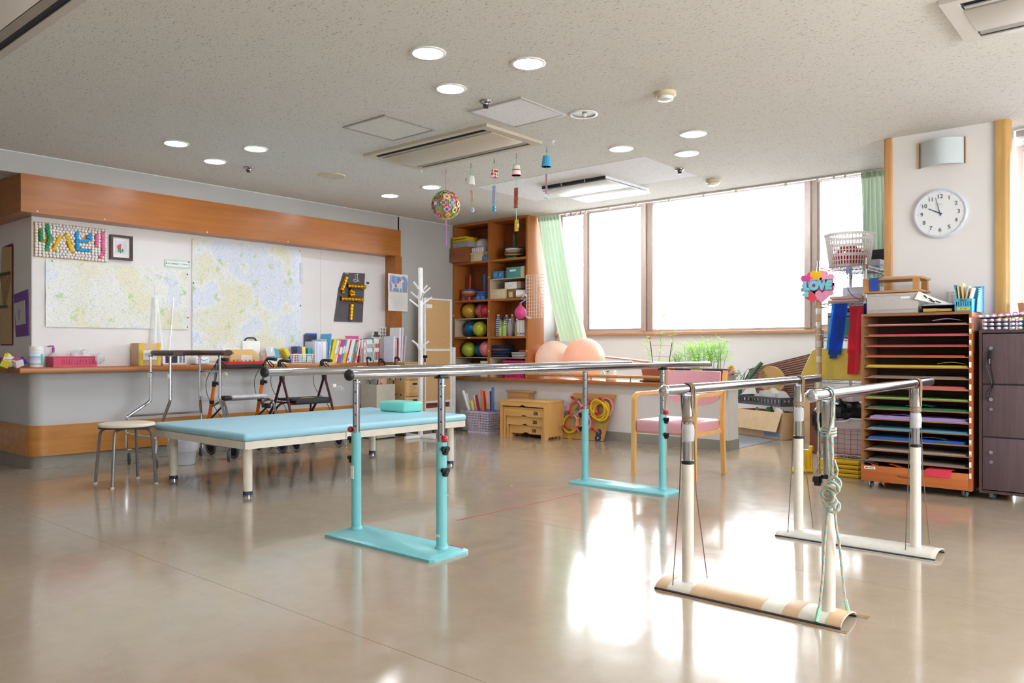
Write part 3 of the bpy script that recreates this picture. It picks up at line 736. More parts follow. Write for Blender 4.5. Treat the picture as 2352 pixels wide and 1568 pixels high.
dog = [(6.225, 1.70), (6.242, 1.70), (6.252, 1.735), (6.30, 1.735), (6.335, 1.73), (6.337, 1.69), (6.352, 1.69), (6.356, 1.735), (6.375, 1.735), (6.385, 1.692), (6.40, 1.692), (6.393, 1.745), (6.395, 1.78), (6.385, 1.80), (6.415, 1.812), (6.42, 1.825), (6.395, 1.845), (6.365, 1.85), (6.345, 1.83), (6.345, 1.80), (6.30, 1.785), (6.245, 1.785), (6.228, 1.81), (6.22, 1.795), (6.232, 1.765), (6.228, 1.73)]
part(t, 'dog_print', B().prism(dog, 0, .0012, dg), mat('#efe9e4', .6, name='print_white'))
part(t, 'dog_patch', B().prism([(6.265, 1.775), (6.30, 1.782), (6.31, 1.745), (6.285, 1.74)], .0012, .0016, dg).prism([(6.345, 1.842), (6.37, 1.848), (6.372, 1.825), (6.352, 1.815)], .0012, .0016, dg), mat('#b98a6a', .6, name='print_tan'))
b = B()
for y, z, s in ((6.21, 1.875, .016), (6.455, 1.705, .02), (6.435, 1.725, .012), (6.20, 1.83, .006), (6.212, 1.685, .008), (6.218, 1.62, .006), (6.20, 1.595, .006), (6.22, 1.565, .006), (6.465, 1.75, .012)):
    b.prism([(y+s*math.cos(a*PI/4)*(1 if a % 2 else .55), z+s*math.sin(a*PI/4)*(1 if a % 2 else .55)) for a in range(8)], .002, .003, dg)
part(t, 'flower_print', b, mat('#e8b06a', .6, name='print_orange'))
b = B()
for i in range(6): b.bx(px_, px_+.001, 6.225, 6.475, 1.50+.026*i, 1.501+.026*i)
part(t, 'ruled_line', b, mat('#cfd0d4', .7, name='print_grey'))
# corridor side: golden fan scroll and purple card
M = Matrix(((1, 0, 0, 0), (0, 0, -1, 2.445), (0, 1, 0, 0), (0, 0, 0, 1)))
t = thing('hanging_scroll', 'narrow golden paper scroll with pleated fan on the corridor side', 'scroll', (-7.95, 2.445, 1.04))
gp = mat('#c2a674', .5, .1, name='gold_paper'); dkp = mat('#5a4a34', .5, .3, name='dark_gold')
part(t, 'backing', B().prism([(-8.10, 1.04), (-7.80, 1.04), (-7.795, 1.90), (-7.81, 1.93), (-8.06, 1.915)], .002, .008, M), mat('#6a2634', .6, name='maroon_card'))
part(t, 'front', B().prism([(-8.13, 1.05), (-7.82, 1.05), (-7.825, 1.90), (-8.06, 1.915)], .008, .012, M), gp)
b = B()
for i in range(14):
    a = -1.0+2.0*i/13; b.prism([(-7.97+.012*a, 1.40), (-7.97+.13*a, 1.66), (-7.97+.13*(a+.14), 1.66)], .012+.003*(i % 2), .018+.004*(i % 2), M)
part(t, 'pleated_fan', b, mat('#c2a268', .3, .5, name='gold_foil_dull'))
part(t, 'band', B().prism([(-8.06, 1.37), (-7.90, 1.37), (-7.90, 1.395), (-8.06, 1.395)], .016, .024, M).prism([(-8.08, 1.655), (-7.83, 1.655), (-7.83, 1.685), (-8.08, 1.685)], .016, .024, M), dkp)
t = thing('greeting_card', 'purple card with white panel and flower, pinned at the corner', 'card', (-7.6, 2.445, 1.10))
part(t, 'card', B().prism([(-7.72, 1.11), (-7.415, 1.12), (-7.44, 1.51), (-7.77, 1.48)], .002, .008, M), mat('#7d4aa0', .6, name='purple_card'))
part(t, 'panel', B().prism([(-7.70, 1.21), (-7.48, 1.22), (-7.50, 1.42), (-7.75, 1.40)], .008, .012, M), mat('#c9c6c4', .6, name='grey_card'))
part(t, 'flower', B().sph((-7.62, 2.43, 1.325), .022, 8, 6, (1, .25, 1)), mat('#a98ac8', .6, name='lilac'))
part(t, 'stem', B().bx(-7.622, -7.614, 2.428, 2.432, 1.25, 1.31), mat('#6aa06a', .6, name='stem_green'))
# ================================================================ things along the counter ledge
ZL = .854; XL = -7.27
def yl(px, x=XL): return at_x(px, 800, x)[1]
def basket(root, name, x0, x1, y0, y1, z0, z1, m, th=.004, nx=6, ny=9, nz=4, taper=.01, rim=.008, solid_frac=.0):
    """open tray whose walls are real lattices of bars"""
    b = B()
    b.bx(x0+taper, x1-taper, y0+taper, y1-taper, z0, z0+th)
    def P(u, v, side):      # u along, v up
        k = taper*(1-v); a0, a1, c0, c1 = x0+k, x1-k, y0+k, y1-k; z = z0+(z1-z0)*v
        return {0: (a1, c0+(c1-c0)*u, z), 1: (a0, c0+(c1-c0)*u, z), 2: (a0+(a1-a0)*u, c0, z), 3: (a0+(a1-a0)*u, c1, z)}[side]
    for side in range(4):
        n = ny if side < 2 else nx
        for i in range(n+1): b.cyl(P(i/n, 0, side), P(i/n, 1, side), th*.6, n=4)
        for j in range(nz+1): b.cyl(P(0, j/nz, side), P(1, j/nz, side), th*.6, n=4)
    part(root, name, b, m)
    part(root, 'rim', B().tube([P(0, 1, 0), P(1, 1, 0), P(1, 1, 1), P(0, 1, 1)], rim*.6, 6, True), m)
def crumple(c, sx, sy, sz, seed, n=14, m=9, amp=.35):
    """a crushed bag-like closed lump resting on its base"""
    r = random.Random(seed); ph = [r.uniform(0, 6) for _ in range(8)]
    b = B().sph((0, 0, 0), 1, n, m)
    out = []
    for x, y, z in b.v:
        k = 1+amp*(math.sin(3*x+ph[0]+2*z)*math.sin(4*y+ph[1])+.6*math.sin(7*x+ph[2])*math.sin(6*z+ph[3])+.5*math.sin(9*y+ph[4]+5*x))*.6
        out.append((c[0]+x*sx*k, c[1]+y*sy*k, max(c[2], c[2]+sz*.9+z*sz*k)))
    b.v = out; return b
# origami box
t = thing('origami_box', 'patchwork origami box in pink, purple and white at the far left', 'paper craft', (-7.30, 2.24, ZL))
oc = [mat(c, .7, name='origami') for c in ('#d83f8f', '#3d2a86', '#e9dfe8', '#e6cf3a', '#7fc25a', '#3fb8d0')]
for i in range(6):
    a = i*PI/3; y = 2.255+.07*math.cos(a)*1.2; x = -7.30+.07*math.sin(a)
    M = MX((x, y, ZL+.042), rx=.6, rz=a)
    for j, f in enumerate((1, -1)):
        part(t, 'folded_unit', B().prism([(-.045, 0), (0, -.04*f), (.045, 0), (0, .018*f)], -.03, .03, M), oc[(i*2+j) % 3 if j else (i+1) % 6])
part(t, 'core', B().sph((-7.30, 2.255, ZL+.05), .05, 10, 8), oc[2])
part(t, 'top_unit', B().sph((-7.31, 2.245, ZL+.092), .032, 6, 4), oc[3])
# wipes tub
t = thing('wipes_tub', 'tall white tub of wet wipes with blue and green label', 'tub', (-7.29, 2.452, ZL))
lb = m_bands(['#dfe6f2', '#b9c9ea', '#f2f2f4', '#cfe0ee', '#aebff0', '#e6eff2'], 9, name='tub_label')
part(t, 'tub', B().lathe([(.05, ZL), (.054, ZL+.004), (.054, ZL+.135), (.05, ZL+.14)], (-7.29, 2.452, 0), 24), M_WPLAS)
part(t, 'label', B().lathe([(.0545, ZL+.018), (.0548, ZL+.02), (.0548, ZL+.125), (.0545, ZL+.127)], (-7.29, 2.452, 0), 24), lb)
part(t, 'lid', B().lathe([(.055, ZL+.137), (.056, ZL+.14), (.056, ZL+.172), (.05, ZL+.177), (.001, ZL+.177)], (-7.29, 2.452, 0), 24), M_WPLAS)
part(t, 'green_edge', B().bx(-7.252, -7.236, 2.472, 2.486, ZL+.02, ZL+.11), mat('#5cc79a', .5, name='label_green'))
# pump bottle
t = thing('pump_bottle', 'clear pump bottle with magenta nozzle behind the pink basket', 'bottle', (-7.32, 2.595, ZL))
part(t, 'bottle', B().lathe([(.036, ZL), (.038, ZL+.01), (.038, ZL+.08), (.03, ZL+.10), (.013, ZL+.115), (.013, ZL+.125)], (-7.32, 2.595, 0), 18), clearplast('#e6e2e6', .55))
part(t, 'pump', B().cyl((-7.32, 2.595, ZL+.12), (-7.32, 2.595, ZL+.165), .010, n=10).tube(bend([(-7.32, 2.595, ZL+.16), (-7.32, 2.595, ZL+.178), (-7.30, 2.545, ZL+.174)], .01), .006, 6), mat('#a83a8f', .4, name='magenta_plastic'))
t = thing('pink_basket', 'bright pink perforated plastic basket near the wipes tub', 'basket', (-7.26, 2.72, ZL))
pk = mat('#d23a63', .4, name='pink_plastic')
b = B().bx(-7.34, -7.19, 2.555, 2.885, ZL, ZL+.005)
for z0, z1 in ((0, .02), (.068, .084)): b.bx(-7.188, -7.183, 2.545, 2.895, ZL+z0, ZL+z1).bx(-7.347, -7.342, 2.545, 2.895, ZL+z0, ZL+z1)
b.bx(-7.342, -7.188, 2.545, 2.55, ZL, ZL+.084).bx(-7.342, -7.188, 2.89, 2.895, ZL, ZL+.084).bx(-7.188, -7.183, 2.55, 2.60, ZL+.02, ZL+.068)
for i in range(24): b.bx(-7.188, -7.183, 2.60+.0123*i, 2.6085+.0123*i, ZL+.02, ZL+.068)
for j in range(3): b.bx(-7.187, -7.184, 2.60, 2.893, ZL+.0305+.0125*j, ZL+.0335+.0125*j)
part(t, 'body', b, pk)
part(t, 'rim', B().tube([(-7.184, 2.545, ZL+.084), (-7.184, 2.895, ZL+.084), (-7.346, 2.895, ZL+.084), (-7.346, 2.545, ZL+.084)], .006, 6, True), pk)
solid('plastic_bag', crumple((-7.26, 2.79, ZL+.04), .055, .085, .055, 3), clearplast('#f2f2f4', .55, .2), 'crumpled clear bag in the pink basket', 'plastic bag')
solid('plastic_bag', crumple((-7.21, 2.915, ZL+.02), .05, .045, .05, 9), clearplast('#eef0f6', .5, .15), 'clear bag spilling over the pink basket end', 'plastic bag')
# cardboard box with yellow tape
t = thing('cardboard_box', 'small cardboard box with two yellow tape bands on the ledge', 'box', (-7.27, 3.36, ZL))
part(t, 'carton', B().rb(-7.345, -7.19, 3.255, 3.46, ZL, ZL+.205, .003), M_CARD)
for y in (3.27, 3.425): part(t, 'tape', B().bx(-7.3455, -7.1885, y, y+.025, ZL, ZL+.2062), mat('#e6c41e', .35, name='yellow_tape'))
part(t, 'label', B().bx(-7.19, -7.1885, 3.297, 3.42, ZL+.055, ZL+.14), M_PAPER)
part(t, 'shipping_print', B().bx(-7.189, -7.188, 3.31, 3.36, ZL+.11, ZL+.113).bx(-7.189, -7.188, 3.31, 3.38, ZL+.10, ZL+.102).bx(-7.189, -7.188, 3.31, 3.35, ZL+.09, ZL+.092), M_INK)
# white tube in clear film
t = thing('rolled_tube', 'tall white roll wrapped in clear film standing behind the carton', 'roll', (-7.352, 3.482, ZL))
part(t, 'roll', B().cyl((-7.352, 3.482, ZL), (-7.352, 3.482, 1.48), .016, .014, 12), M_PAPER)
part(t, 'film', B().sheet([[(-7.355+.018*math.cos(a)*(1-.5*v), 3.482+(.03+.05*(1-v))*math.sin(a)+.02*(1-v), 1.0+.50*v) for a in [k*PI/4 for k in range(9)]] for v in (0, .3, .6, .85, 1)]), clearplast('#f4f4f8', .35, .15))
part(t, 'film_tail', B().bx(-7.362, -7.358, 3.478, 3.484, 1.45, 1.72), clearplast('#ffffff', .5, .1))
# radio
t = thing('radio', 'white radio with dark dial and long thin aerial', 'radio', (-7.29, 3.61, ZL))
part(t, 'body', B().rb(-7.33, -7.25, 3.505, 3.735, ZL+.012, ZL+.10, .006), M_WPLAS)
part(t, 'foot', B().bx(-7.33, -7.24, 3.505, 3.73, ZL, ZL+.014), mat('#c9a892', .6, name='beige_tray'))
part(t, 'speaker_panel', B().bx(-7.252, -7.248, 3.53, 3.645, ZL+.022, ZL+.092), mat('#262b3a', .5, name='navy_plastic'))
b = B()
for i in range(2):
    for j in range(4): b.bx(-7.25, -7.2475, 3.665+.032*i, 3.688+.032*i, ZL+.025+.018*j, ZL+.037+.018*j)
part(t, 'button', b, mat('#4a5474', .5, name='blue_grey_key'))
part(t, 'aerial', B().tube([(-7.32, 3.60, ZL+.1), (-7.36, 3.665, 1.50)], .0025, 6), M_CHROME)
# tissue pack
t = thing('tissue_pack', 'soft pack of tissues with blue wave print', 'tissues', (-7.27, 3.88, ZL))
part(t, 'pack', B().rb(-7.33, -7.21, 3.805, 3.955, ZL, ZL+.075, .022, 3), mat('#e9edf3', .3, name='tissue_wrap'))
part(t, 'wave_print', B().tube([(-7.2095, 3.82+.012*i, ZL+.05+.008*math.sin(i*.8)) for i in range(11)], .003, 5), mat('#4aa8de', .4, name='wave_blue'))
# red tray with wooden holder
t = thing('letter_tray', 'shallow red plastic tray on the ledge', 'tray', (-7.26, 4.31, ZL))
rd = mat('#d8221c', .3, name='tray_red')
part(t, 'tray', B().bx(-7.34, -7.17, 4.13, 4.545, ZL, ZL+.006).bx(-7.176, -7.17, 4.13, 4.545, ZL+.006, ZL+.028).bx(-7.34, -7.334, 4.13, 4.545, ZL+.006, ZL+.028).bx(-7.334, -7.176, 4.13, 4.136, ZL+.006, ZL+.028).bx(-7.334, -7.176, 4.539, 4.545, ZL+.006, ZL+.028), rd)
t = thing('card_holder', 'wooden holder stacked with cards standing in the red tray', 'box', (-7.26, 4.33, ZL+.006))
part(t, 'wood_box', B().rb(-7.325, -7.20, 4.16, 4.48, ZL+.006, ZL+.10, .003), wood('#c9a063', '#ddb87c', 'Y', .5, 1, 'pine'))
for i in range(4): part(t, 'card_stack', B().bx(-7.315+.022*i, -7.30+.022*i, 4.19+.01*i, 4.47, ZL+.10, ZL+.125+.008*(3-i)), mat('#dcb877', .7, name='manila'))
part(t, 'cloth', B().rb(-7.202, -7.195, 4.27, 4.40, ZL+.02, ZL+.095, .003), mat('#e2cdb8', .8, name='beige_cloth'))
for i in range(6): part(t, 'pen', B().cyl((-7.188, 4.19+.045*i, ZL+.012), (-7.186, 4.19+.045*i, ZL+.045), .004, n=6), mat(['#2a2d33', '#2f8f5a', '#c8323a', '#2f6fc0', '#35353a', '#b0323a'][i], .4, name='pen'))
t = thing('writing_pad', 'white pad with red lettering behind the wooden card holder', 'notepad', (-7.345, 4.25, ZL))
part(t, 'pad', B().bx(-7.352, -7.342, 4.16, 4.36, ZL, ZL+.16), M_PAPER)
part(t, 'red_print', B().bx(-7.342, -7.341, 4.20, 4.31, ZL+.135, ZL+.148), mat('#d86a6a', .7, name='red_print'))
t = thing('white_tray', 'low white box holding small plastic packets', 'box', (-7.25, 4.66, ZL))
part(t, 'box', B().bx(-7.32, -7.18, 4.555, 4.74, ZL, ZL+.005).bx(-7.185, -7.18, 4.555, 4.74, ZL+.005, ZL+.055).bx(-7.32, -7.315, 4.555, 4.74, ZL+.005, ZL+.055).bx(-7.315, -7.185, 4.555, 4.56, ZL+.005, ZL+.055).bx(-7.315, -7.185, 4.735, 4.74, ZL+.005, ZL+.055), mat('#e6e4de', .6, name='cream_card'))
for i, (y, c, a) in enumerate(((4.59, '#e8b9b4', .5), (4.64, '#dfe6ea', .7), (4.69, '#5fc0e6', -.4), (4.62, '#e9eef2', .2))):
    solid('plastic_packet', B().rb(-.05, .05, -.045, .045, 0, .012, .005, M=MX((-7.25+.01*i, y, ZL+.085+.012*i), rx=a, ry=1.2)), clearplast(c, .7, .2),
          ['pink edged packet leaning in the white box', 'clear zip packet in the middle of the white box', 'bright blue packet at the right of the white box', 'clear packet lying on top in the white box'][i], 'packet', 'packets in the white box')
t = thing('carry_case', 'white document case with black handle leaning on the tall map', 'case', (-7.345, 4.47, ZL))
part(t, 'case', B().rb(-7.356, -7.325, 4.37, 4.57, ZL, ZL+.235, .004), M_WPLAS)
part(t, 'handle', B().tube(bend([(-7.34, 4.40, ZL+.232), (-7.34, 4.425, ZL+.268), (-7.34, 4.515, ZL+.268), (-7.34, 4.54, ZL+.232)], .02), .007, 8), M_BLACK)
t = thing('dice_box', 'small white carton with red dot beside the card basket', 'box', (-7.22, 4.79, ZL))
part(t, 'carton', B().rb(-7.26, -7.18, 4.745, 4.83, ZL, ZL+.045, .003), M_PAPER)
part(t, 'dot', B().cyl((-7.181, 4.79, ZL+.022), (-7.179, 4.79, ZL+.022), .007, n=10), M_RED)
# lattice basket of card games
t = thing('lattice_basket', 'white lattice basket filled with card boxes', 'basket', (-7.26, 4.99, ZL))
basket(t, 'body', -7.335, -7.175, 4.85, 5.13, ZL, ZL+.095, M_WPLAS, .005, 7, 14, 5, .008)
gb = [(4.88, '#e8c93a', '#2a4a9e', .55, .17, 'yellow and blue box leaning in the lattice basket'), (4.97, '#3f4f8e', '#e6e2dc', .1, .17, 'blue picture box in the lattice basket'),
      (5.025, '#ead77c', '#f0eadb', .05, .165, 'pale yellow box in the lattice basket'), (5.085, '#2f9a9e', '#e7ddc8', -.1, .15, 'teal and cream box in the lattice basket')]
for y, c1, c2, a, h, l in gb:
    g = thing('card_box', l, 'box', (-7.255, y, ZL+.012), group='card boxes in the lattice basket', local=True)
    M = MX((0, 0, 0), rx=a)
    part(g, 'carton', B().rb(-.055, .055, -.022, .022, 0, h, .003, M=M), mat(c1, .5, name='print'))
    part(g, 'front_print', B().bx(.0545, .0562, -.021, .021, .01, h*.45, M), mat(c2, .5, name='print'))
for i, c in enumerate(('#e0413a', '#45a6c8')):
    solid('card_pack', B().rb(-7.24, -7.19, 4.915+.03*i, 4.94+.03*i, ZL+.012, ZL+.11-.008*i, .003), mat(c, .5, name='print'), ['small red card pack in the lattice basket', 'small light blue card pack in the lattice basket'][i], 'card pack', 'small packs in the lattice basket')
# clear file stand and boxes
t = thing('file_stand', 'milky plastic magazine file left of the ring binders', 'file box', (-7.27, 5.21, ZL))
M = mat('#dfe0ee', .35, var=.02, name='milky_plastic')
part(t, 'body', B().rb(-7.35, -7.165, 5.135, 5.30, ZL, ZL+.235, .004), M)
part(t, 'paper_edge', B().bx(-7.166, -7.163, 5.15, 5.165, ZL+.01, ZL+.22).bx(-7.166, -7.163, 5.20, 5.206, ZL+.01, ZL+.2), mat('#c9c9e2', .5, name='lilac_edge'))
t = thing('navy_case', 'dark navy flat case sticking up behind the milky file stand', 'case', (-7.33, 5.20, ZL))
part(t, 'case', B().rb(-7.356, -7.352, 5.13, 5.29, ZL, ZL+.315, .002), mat('#3a3f58', .5, name='navy_card'))
part(t, 'blue_back', B().bx(-7.3595, -7.3565, 5.155, 5.30, ZL, ZL+.328), mat('#3f6fd0', .5, name='blue_card'))

def book(px, th, h, d, lean, bands, label, group, x=-7.165, zb=ZL, cat='file'):
    """spine faces the room; bands = [(from, to, colour)] along the spine, first colour is the cover"""
    y = px if px < 20 else at_x(px, 830, x)[1]
    b = thing('ring_binder' if cat == 'file' else cat, label, cat, (x-d/2, y, zb), group=group, local=True)
    M = MX((0, 0, 0), rx=-lean)
    part(b, 'cover', B().rb(-d/2, d/2, 0, th, 0, h, .0015, 1, M), mat(bands[0], .45, name='binder_cover'))
    if th > .006: part(b, 'pages', B().bx(-d/2+.003, d/2-.004, .0025, th-.0025, h-.0005, h+.001, M), M_PAPER)
    for f0, f1, c in bands[1:]:
        part(b, 'spine_label', B().bx(d/2-.0005, d/2+.0008, th*.06, th*.94, h*f0, h*f1, M), mat(c, .55, name='spine_label'))
G = 'files and binders leaning on the ledge'
hh = .27
BK = [(754, .012, .325, .13, ['#6cc4ee', (.35, .6, '#eef6fa')], 'tall light blue folder leaning left of the yellow files'),
 (737, .014, .255, .0, ['#c3c9dc'], 'pale grey-blue folder standing beside the milky file stand'),
 (747, .010, .26, .0, ['#e9e9ee', (.1, .9, '#4a4d56')], 'white folder with dark edge beside the light blue folder'),
 (757, .046, hh, .26, ['#e9d33c', (.42, .62, '#e4c92f')], 'thick plain yellow binder, leftmost of the leaning binders'),
 (765.5, .038, hh, .27, ['#e9d33c', (.42, .97, '#eceef2')], 'yellow binder with white upper spine'),
 (772.5, .026, hh-.01, .27, ['#b9b8b6', (.05, .35, '#e9e6df'), (.72, .88, '#e58a4a')], 'grey binder with small orange sticker'),
 (776.5, .048, hh, .28, ['#d63a78', (.38, .70, '#f2eef0')], 'magenta binder with large white spine label'),
 (785, .036, hh, .285, ['#4a8fe8', (.42, .74, '#dfe6f4')], 'blue binder with pale spine label'),
 (792, .050, hh+.01, .28, ['#e9cf2c', (.44, .98, '#efede4')], 'yellow binder with cream upper spine, right of the blue one'),
 (803, .018, hh, .29, ['#d82a66'], 'thin crimson folder after the cream topped binder'),
 (808, .022, hh, .29, ['#eef0f5', (.1, .2, '#5a8ad8')], 'white binder with blue foot, left of the wide white one'),
 (813, .032, hh+.01, .29, ['#f2f2f4', (.0, .04, '#3f6fd0')], 'wide white binder with printed spine'),
 (820, .014, hh-.02, .30, ['#46b878', (.0, .5, '#a6e070')], 'green folder between white and cyan ones'),
 (824, .014, hh-.03, .30, ['#2fa9c6'], 'cyan folder right of the green one'),
 (828, .022, hh, .29, ['#d8426a', (.5, .95, '#e9a2ae')], 'rose red booklet right of the cyan folder'),
 (833, .026, hh, .22, ['#efe3d2', (.08, .3, '#e9763a')], 'cream booklet with orange foot'),
 (839, .014, hh, .14, ['#8a3a54', (.3, .97, '#e9c9cf')], 'maroon booklet right of the cream one'),
 (843, .022, hh, .09, ['#f0d9de', (.05, .6, '#e88aa2')], 'pale pink booklet with speckled spine')]
y = None; pl = 0; ph = 0
for px, th, h, lean, bands, l in BK:
    if y is None or px in (737, 747): yy = at_x(px, 830, -7.165)[1]+(.012 if px in (737, 747) else 0)
    else: yy = y+max(0, ph*(math.tan(pl)-math.tan(lean)))
    book(yy, th*.84, h, .19, lean, bands, l, G)
    if px in (737, 747): continue
    y = yy+th*.84/math.cos(lean)+.0015; pl = lean; ph = min(h, .27)
pos = y+ph*math.tan(pl)+.004
seq = [(.030, .23, '#e9ece6', '#bcd0b0', 'short cream magazine, first of the upright magazines'), (.016, .25, '#efe6e9', '#d8a2b4', 'slim pinkish magazine second in the row'), (.012, .245, '#d86a9a', '#f0dfe6', 'slim pink spined magazine'),
 (.024, .26, '#eef0f2', '#9ab8cc', 'white magazine with blue lettering, left of its twin'), (.022, .26, '#e9eef0', '#8fc0c4', 'white magazine with aqua lettering'), (.024, .265, '#f1efe8', '#c2b09a', 'cream magazine with tan lettering'),
 (.022, .265, '#eef0f4', '#a2a9c4', 'white magazine with grey lettering under the clipboard'), (.018, .26, '#eef4ee', '#8fb89a', 'white magazine with green lettering'), (.022, .28, '#4a8f8c', '#c9e0dc', 'teal patterned book among the white magazines'),
 (.022, .27, '#f0ece6', '#c9a0a8', 'cream magazine with rosy lettering'), (.020, .27, '#eef2f2', '#6f9fb8', 'white magazine with blue upper band'), (.022, .27, '#f2eee8', '#b0683f', 'white magazine with brown upper band'), (.020, .27, '#eceff4', '#58a9c0', 'white magazine with cyan upper band'), (.018, .275, '#f2e4e4', '#c83a48', 'white magazine with red upper band')]
for th, h, c1, c2, l in seq:
    book(pos, th*.72, h, .18, 0, [c1, (.62, .80, c2), (.1, .45, c2)], l, 'upright magazines on the ledge', cat='magazine')
    pos += th*.72+.001
# tall papers standing on the chest of drawers
zc = .856
for px, th, h, lean, c, l in ((903, .030, .30, .03, '#dcdcec', 'lavender white folder standing on the wooden chest'), (909, .012, .27, .03, '#ead9a0', 'thin straw coloured folder on the chest'), (912.5, .014, .28, .03, '#b0357e', 'magenta folder on the chest'),
  (916, .026, .40, .03, '#ecebec', 'tallest white folder on the chest'), (922, .018, .40, .05, '#e4e2e8', 'tall pale folder right of the tallest white one'), (927, .020, .31, .10, '#dccbe0', 'pale lilac folder at the right end of the row')):
    book(px, th, h, .17, lean, [c], l, 'tall folders on the wooden chest', x=-6.95, zb=zc)
t = thing('patterned_sheet', 'white card with black snowflake pattern behind the magazines', 'card', (-7.17, 6.15, ZL))
yy0, yy1 = at_x(873, 760, -7.34)[1], at_x(912, 760, -7.34)[1]
t.location = (-7.345, (yy0+yy1)/2, ZL); OFF[t.name] = tuple(t.location)
part(t, 'card', B().bx(-7.350, -7.345, yy0, 6.295, ZL, 1.27), M_PAPER)
b = B()
for i in range(5):
    for j in range(3):
        y, z = yy0+.025+.042*i, 1.245-.04*j
        for k in range(4):
            a = k*PI/4; b.tube([(-7.344, y+.014*math.cos(a), z+.014*math.sin(a)), (-7.344, y-.014*math.cos(a), z-.014*math.sin(a))], .0016, 4)
part(t, 'snowflake', b, M_INK)
t = thing('clipboard', 'grey clipboard with dark clip resting on the magazines', 'clipboard', (-7.2, 6.03, 1.12))
part(t, 'board', B().bx(-7.20, -7.194, 5.945, 6.075, 1.125, 1.215), mat('#c9c9c6', .6, name='grey_board'))
part(t, 'clip', B().rb(-7.194, -7.185, 5.965, 6.06, 1.15, 1.17, .003).rb(-7.194, -7.184, 5.98, 6.035, 1.17, 1.21, .006), mat('#4f4a4a', .4, .4, name='clip_metal'))
solid('pink_folder', B().bx(-7.365, -7.361, 5.70, 5.885, ZL, 1.16), mat('#e0609f', .5, name='pink_card'), 'pink folder standing flat against the wall behind the binders', 'folder')
# ================================================================ parallel bars
def knob3(c, d, r=.02):
    """three lobed clamp knob on a short screw, axis along x (d = +1/-1)"""
    b = B()
    for k in range(3): b.cyl((c[0]+d*.022, c[1]+r*.62*math.cos(k*2.094+.5), c[2]+r*.62*math.sin(k*2.094+.5)), (c[0]+d*.042, c[1]+r*.62*math.cos(k*2.094+.5), c[2]+r*.62*math.sin(k*2.094+.5)), r*.62, n=10)
    b.cyl((c[0]+d*.015, c[1], c[2]), (c[0]+d*.048, c[1], c[2]), r*.55, n=10); return b
t = thing('parallel_bars', 'turquoise walking bars with long chrome handrails in the middle of the room', 'parallel bars', (-3.11, 3.8, 0))
XA, XB = -3.44, -2.78
for y0, y1, yp in ((2.575, 2.84, 2.735), (4.775, 4.995, 4.895)):
    p = [(-3.505, y0), (-2.70, y0), (-2.685, y0+.02), (-2.685, y1-.02), (-2.70, y1), (-3.49, y1), (-3.505, y1-.02)]
    b = B().prism(p, 0, .012)
    i_ = .022; q = [(x+(i_ if x < -3 else -i_), y+(i_ if y < yp else -i_)) for x, y in p]
    n = len(p); b.add([(x, y, .012) for x, y in p]+[(x, y, .026) for x, y in q], [(k, (k+1) % n, n+(k+1) % n, n+k) for k in range(n)]+[tuple(range(n, 2*n))])
    base = part(t, 'base_plate', b, M_TURQ)
    if yp < 3:
        part(base, 'red_tape', B().bx(-2.80, -2.70, 2.80, 2.812, .0265, .028, None), mat('#d8484a', .4, name='red_tape'))
    for x in (XA, XB):
        d = 1 if x == XB else -1
        part(t, 'outer_post', B().cyl((x, yp, .02), (x, yp, .55), .0265, n=20).lathe([(.034, .026), (.034, .03), (.028, .04)], (x, yp, 0), 20), M_TURQ)
        inner = part(t, 'inner_post', B().cyl((x, yp, .5), (x, yp, .865), .019, n=18), M_STEEL)
        b = B(); u = Vector((.62, -.78, 0))
        for k in range(5): b.cyl(Vector((x, yp, .585+.062*k))+u*.0175, Vector((x, yp, .585+.062*k))+u*.0197, .0045, n=8)
        part(inner, 'height_hole', b, M_BLACK)
        part(inner, 'ring', B().lathe([(.0195, .815), (.0205, .818), (.0205, .824), (.0195, .827)], (x, yp, 0), 18), M_CHROME)
        part(t, 'saddle', B().rb(x-.024, x+.024, yp-.03, yp+.03, .858, .876, .006), M_BLACK if x == XB else M_STEEL)
        part(t, 'red_knob', B().sph((x+d*.034, yp-.012, .565), .017, 12, 8).cyl((x, yp, .56), (x+d*.03, yp-.01, .565), .005, n=8), M_RED)
        for z in (.51, .405): part(t, 'clamp_knob', knob3((x, yp-.006, z), d), M_BLACK)
for x, y1 in ((XA, 5.535), (XB, 5.60)):
    part(t, 'handrail', B().cyl((x, 2.175, .889), (x, y1, .889), .021, n=24), M_CHROME)
    part(t, 'end_cap', B().sph((x, 2.172, .889), .026, 16, 10, (1, .8, 1)), M_BLACK)
    part(t, 'end_cap', B().sph((x, y1+.004, .889), .022, 14, 8, (1, .7, 1)), M_BLACK if x == XB else M_CHROME)
b = B()
for k in range(24): b.torus((0, 0, 0), .0045, .0012, 8, 4, MX((XA-.045, 2.70, .545-.0115*k), rx=PI/2, rz=PI/2*(k % 2)))
part(t, 'chain', b, M_STEEL)
part(t, 'sticker', B().bx(-3.452, -3.428, 2.7065, 2.7085, .30, .37).bx(XB-.016, XB+.016, 2.7068, 2.7085, .085, .098), M_PAPER)

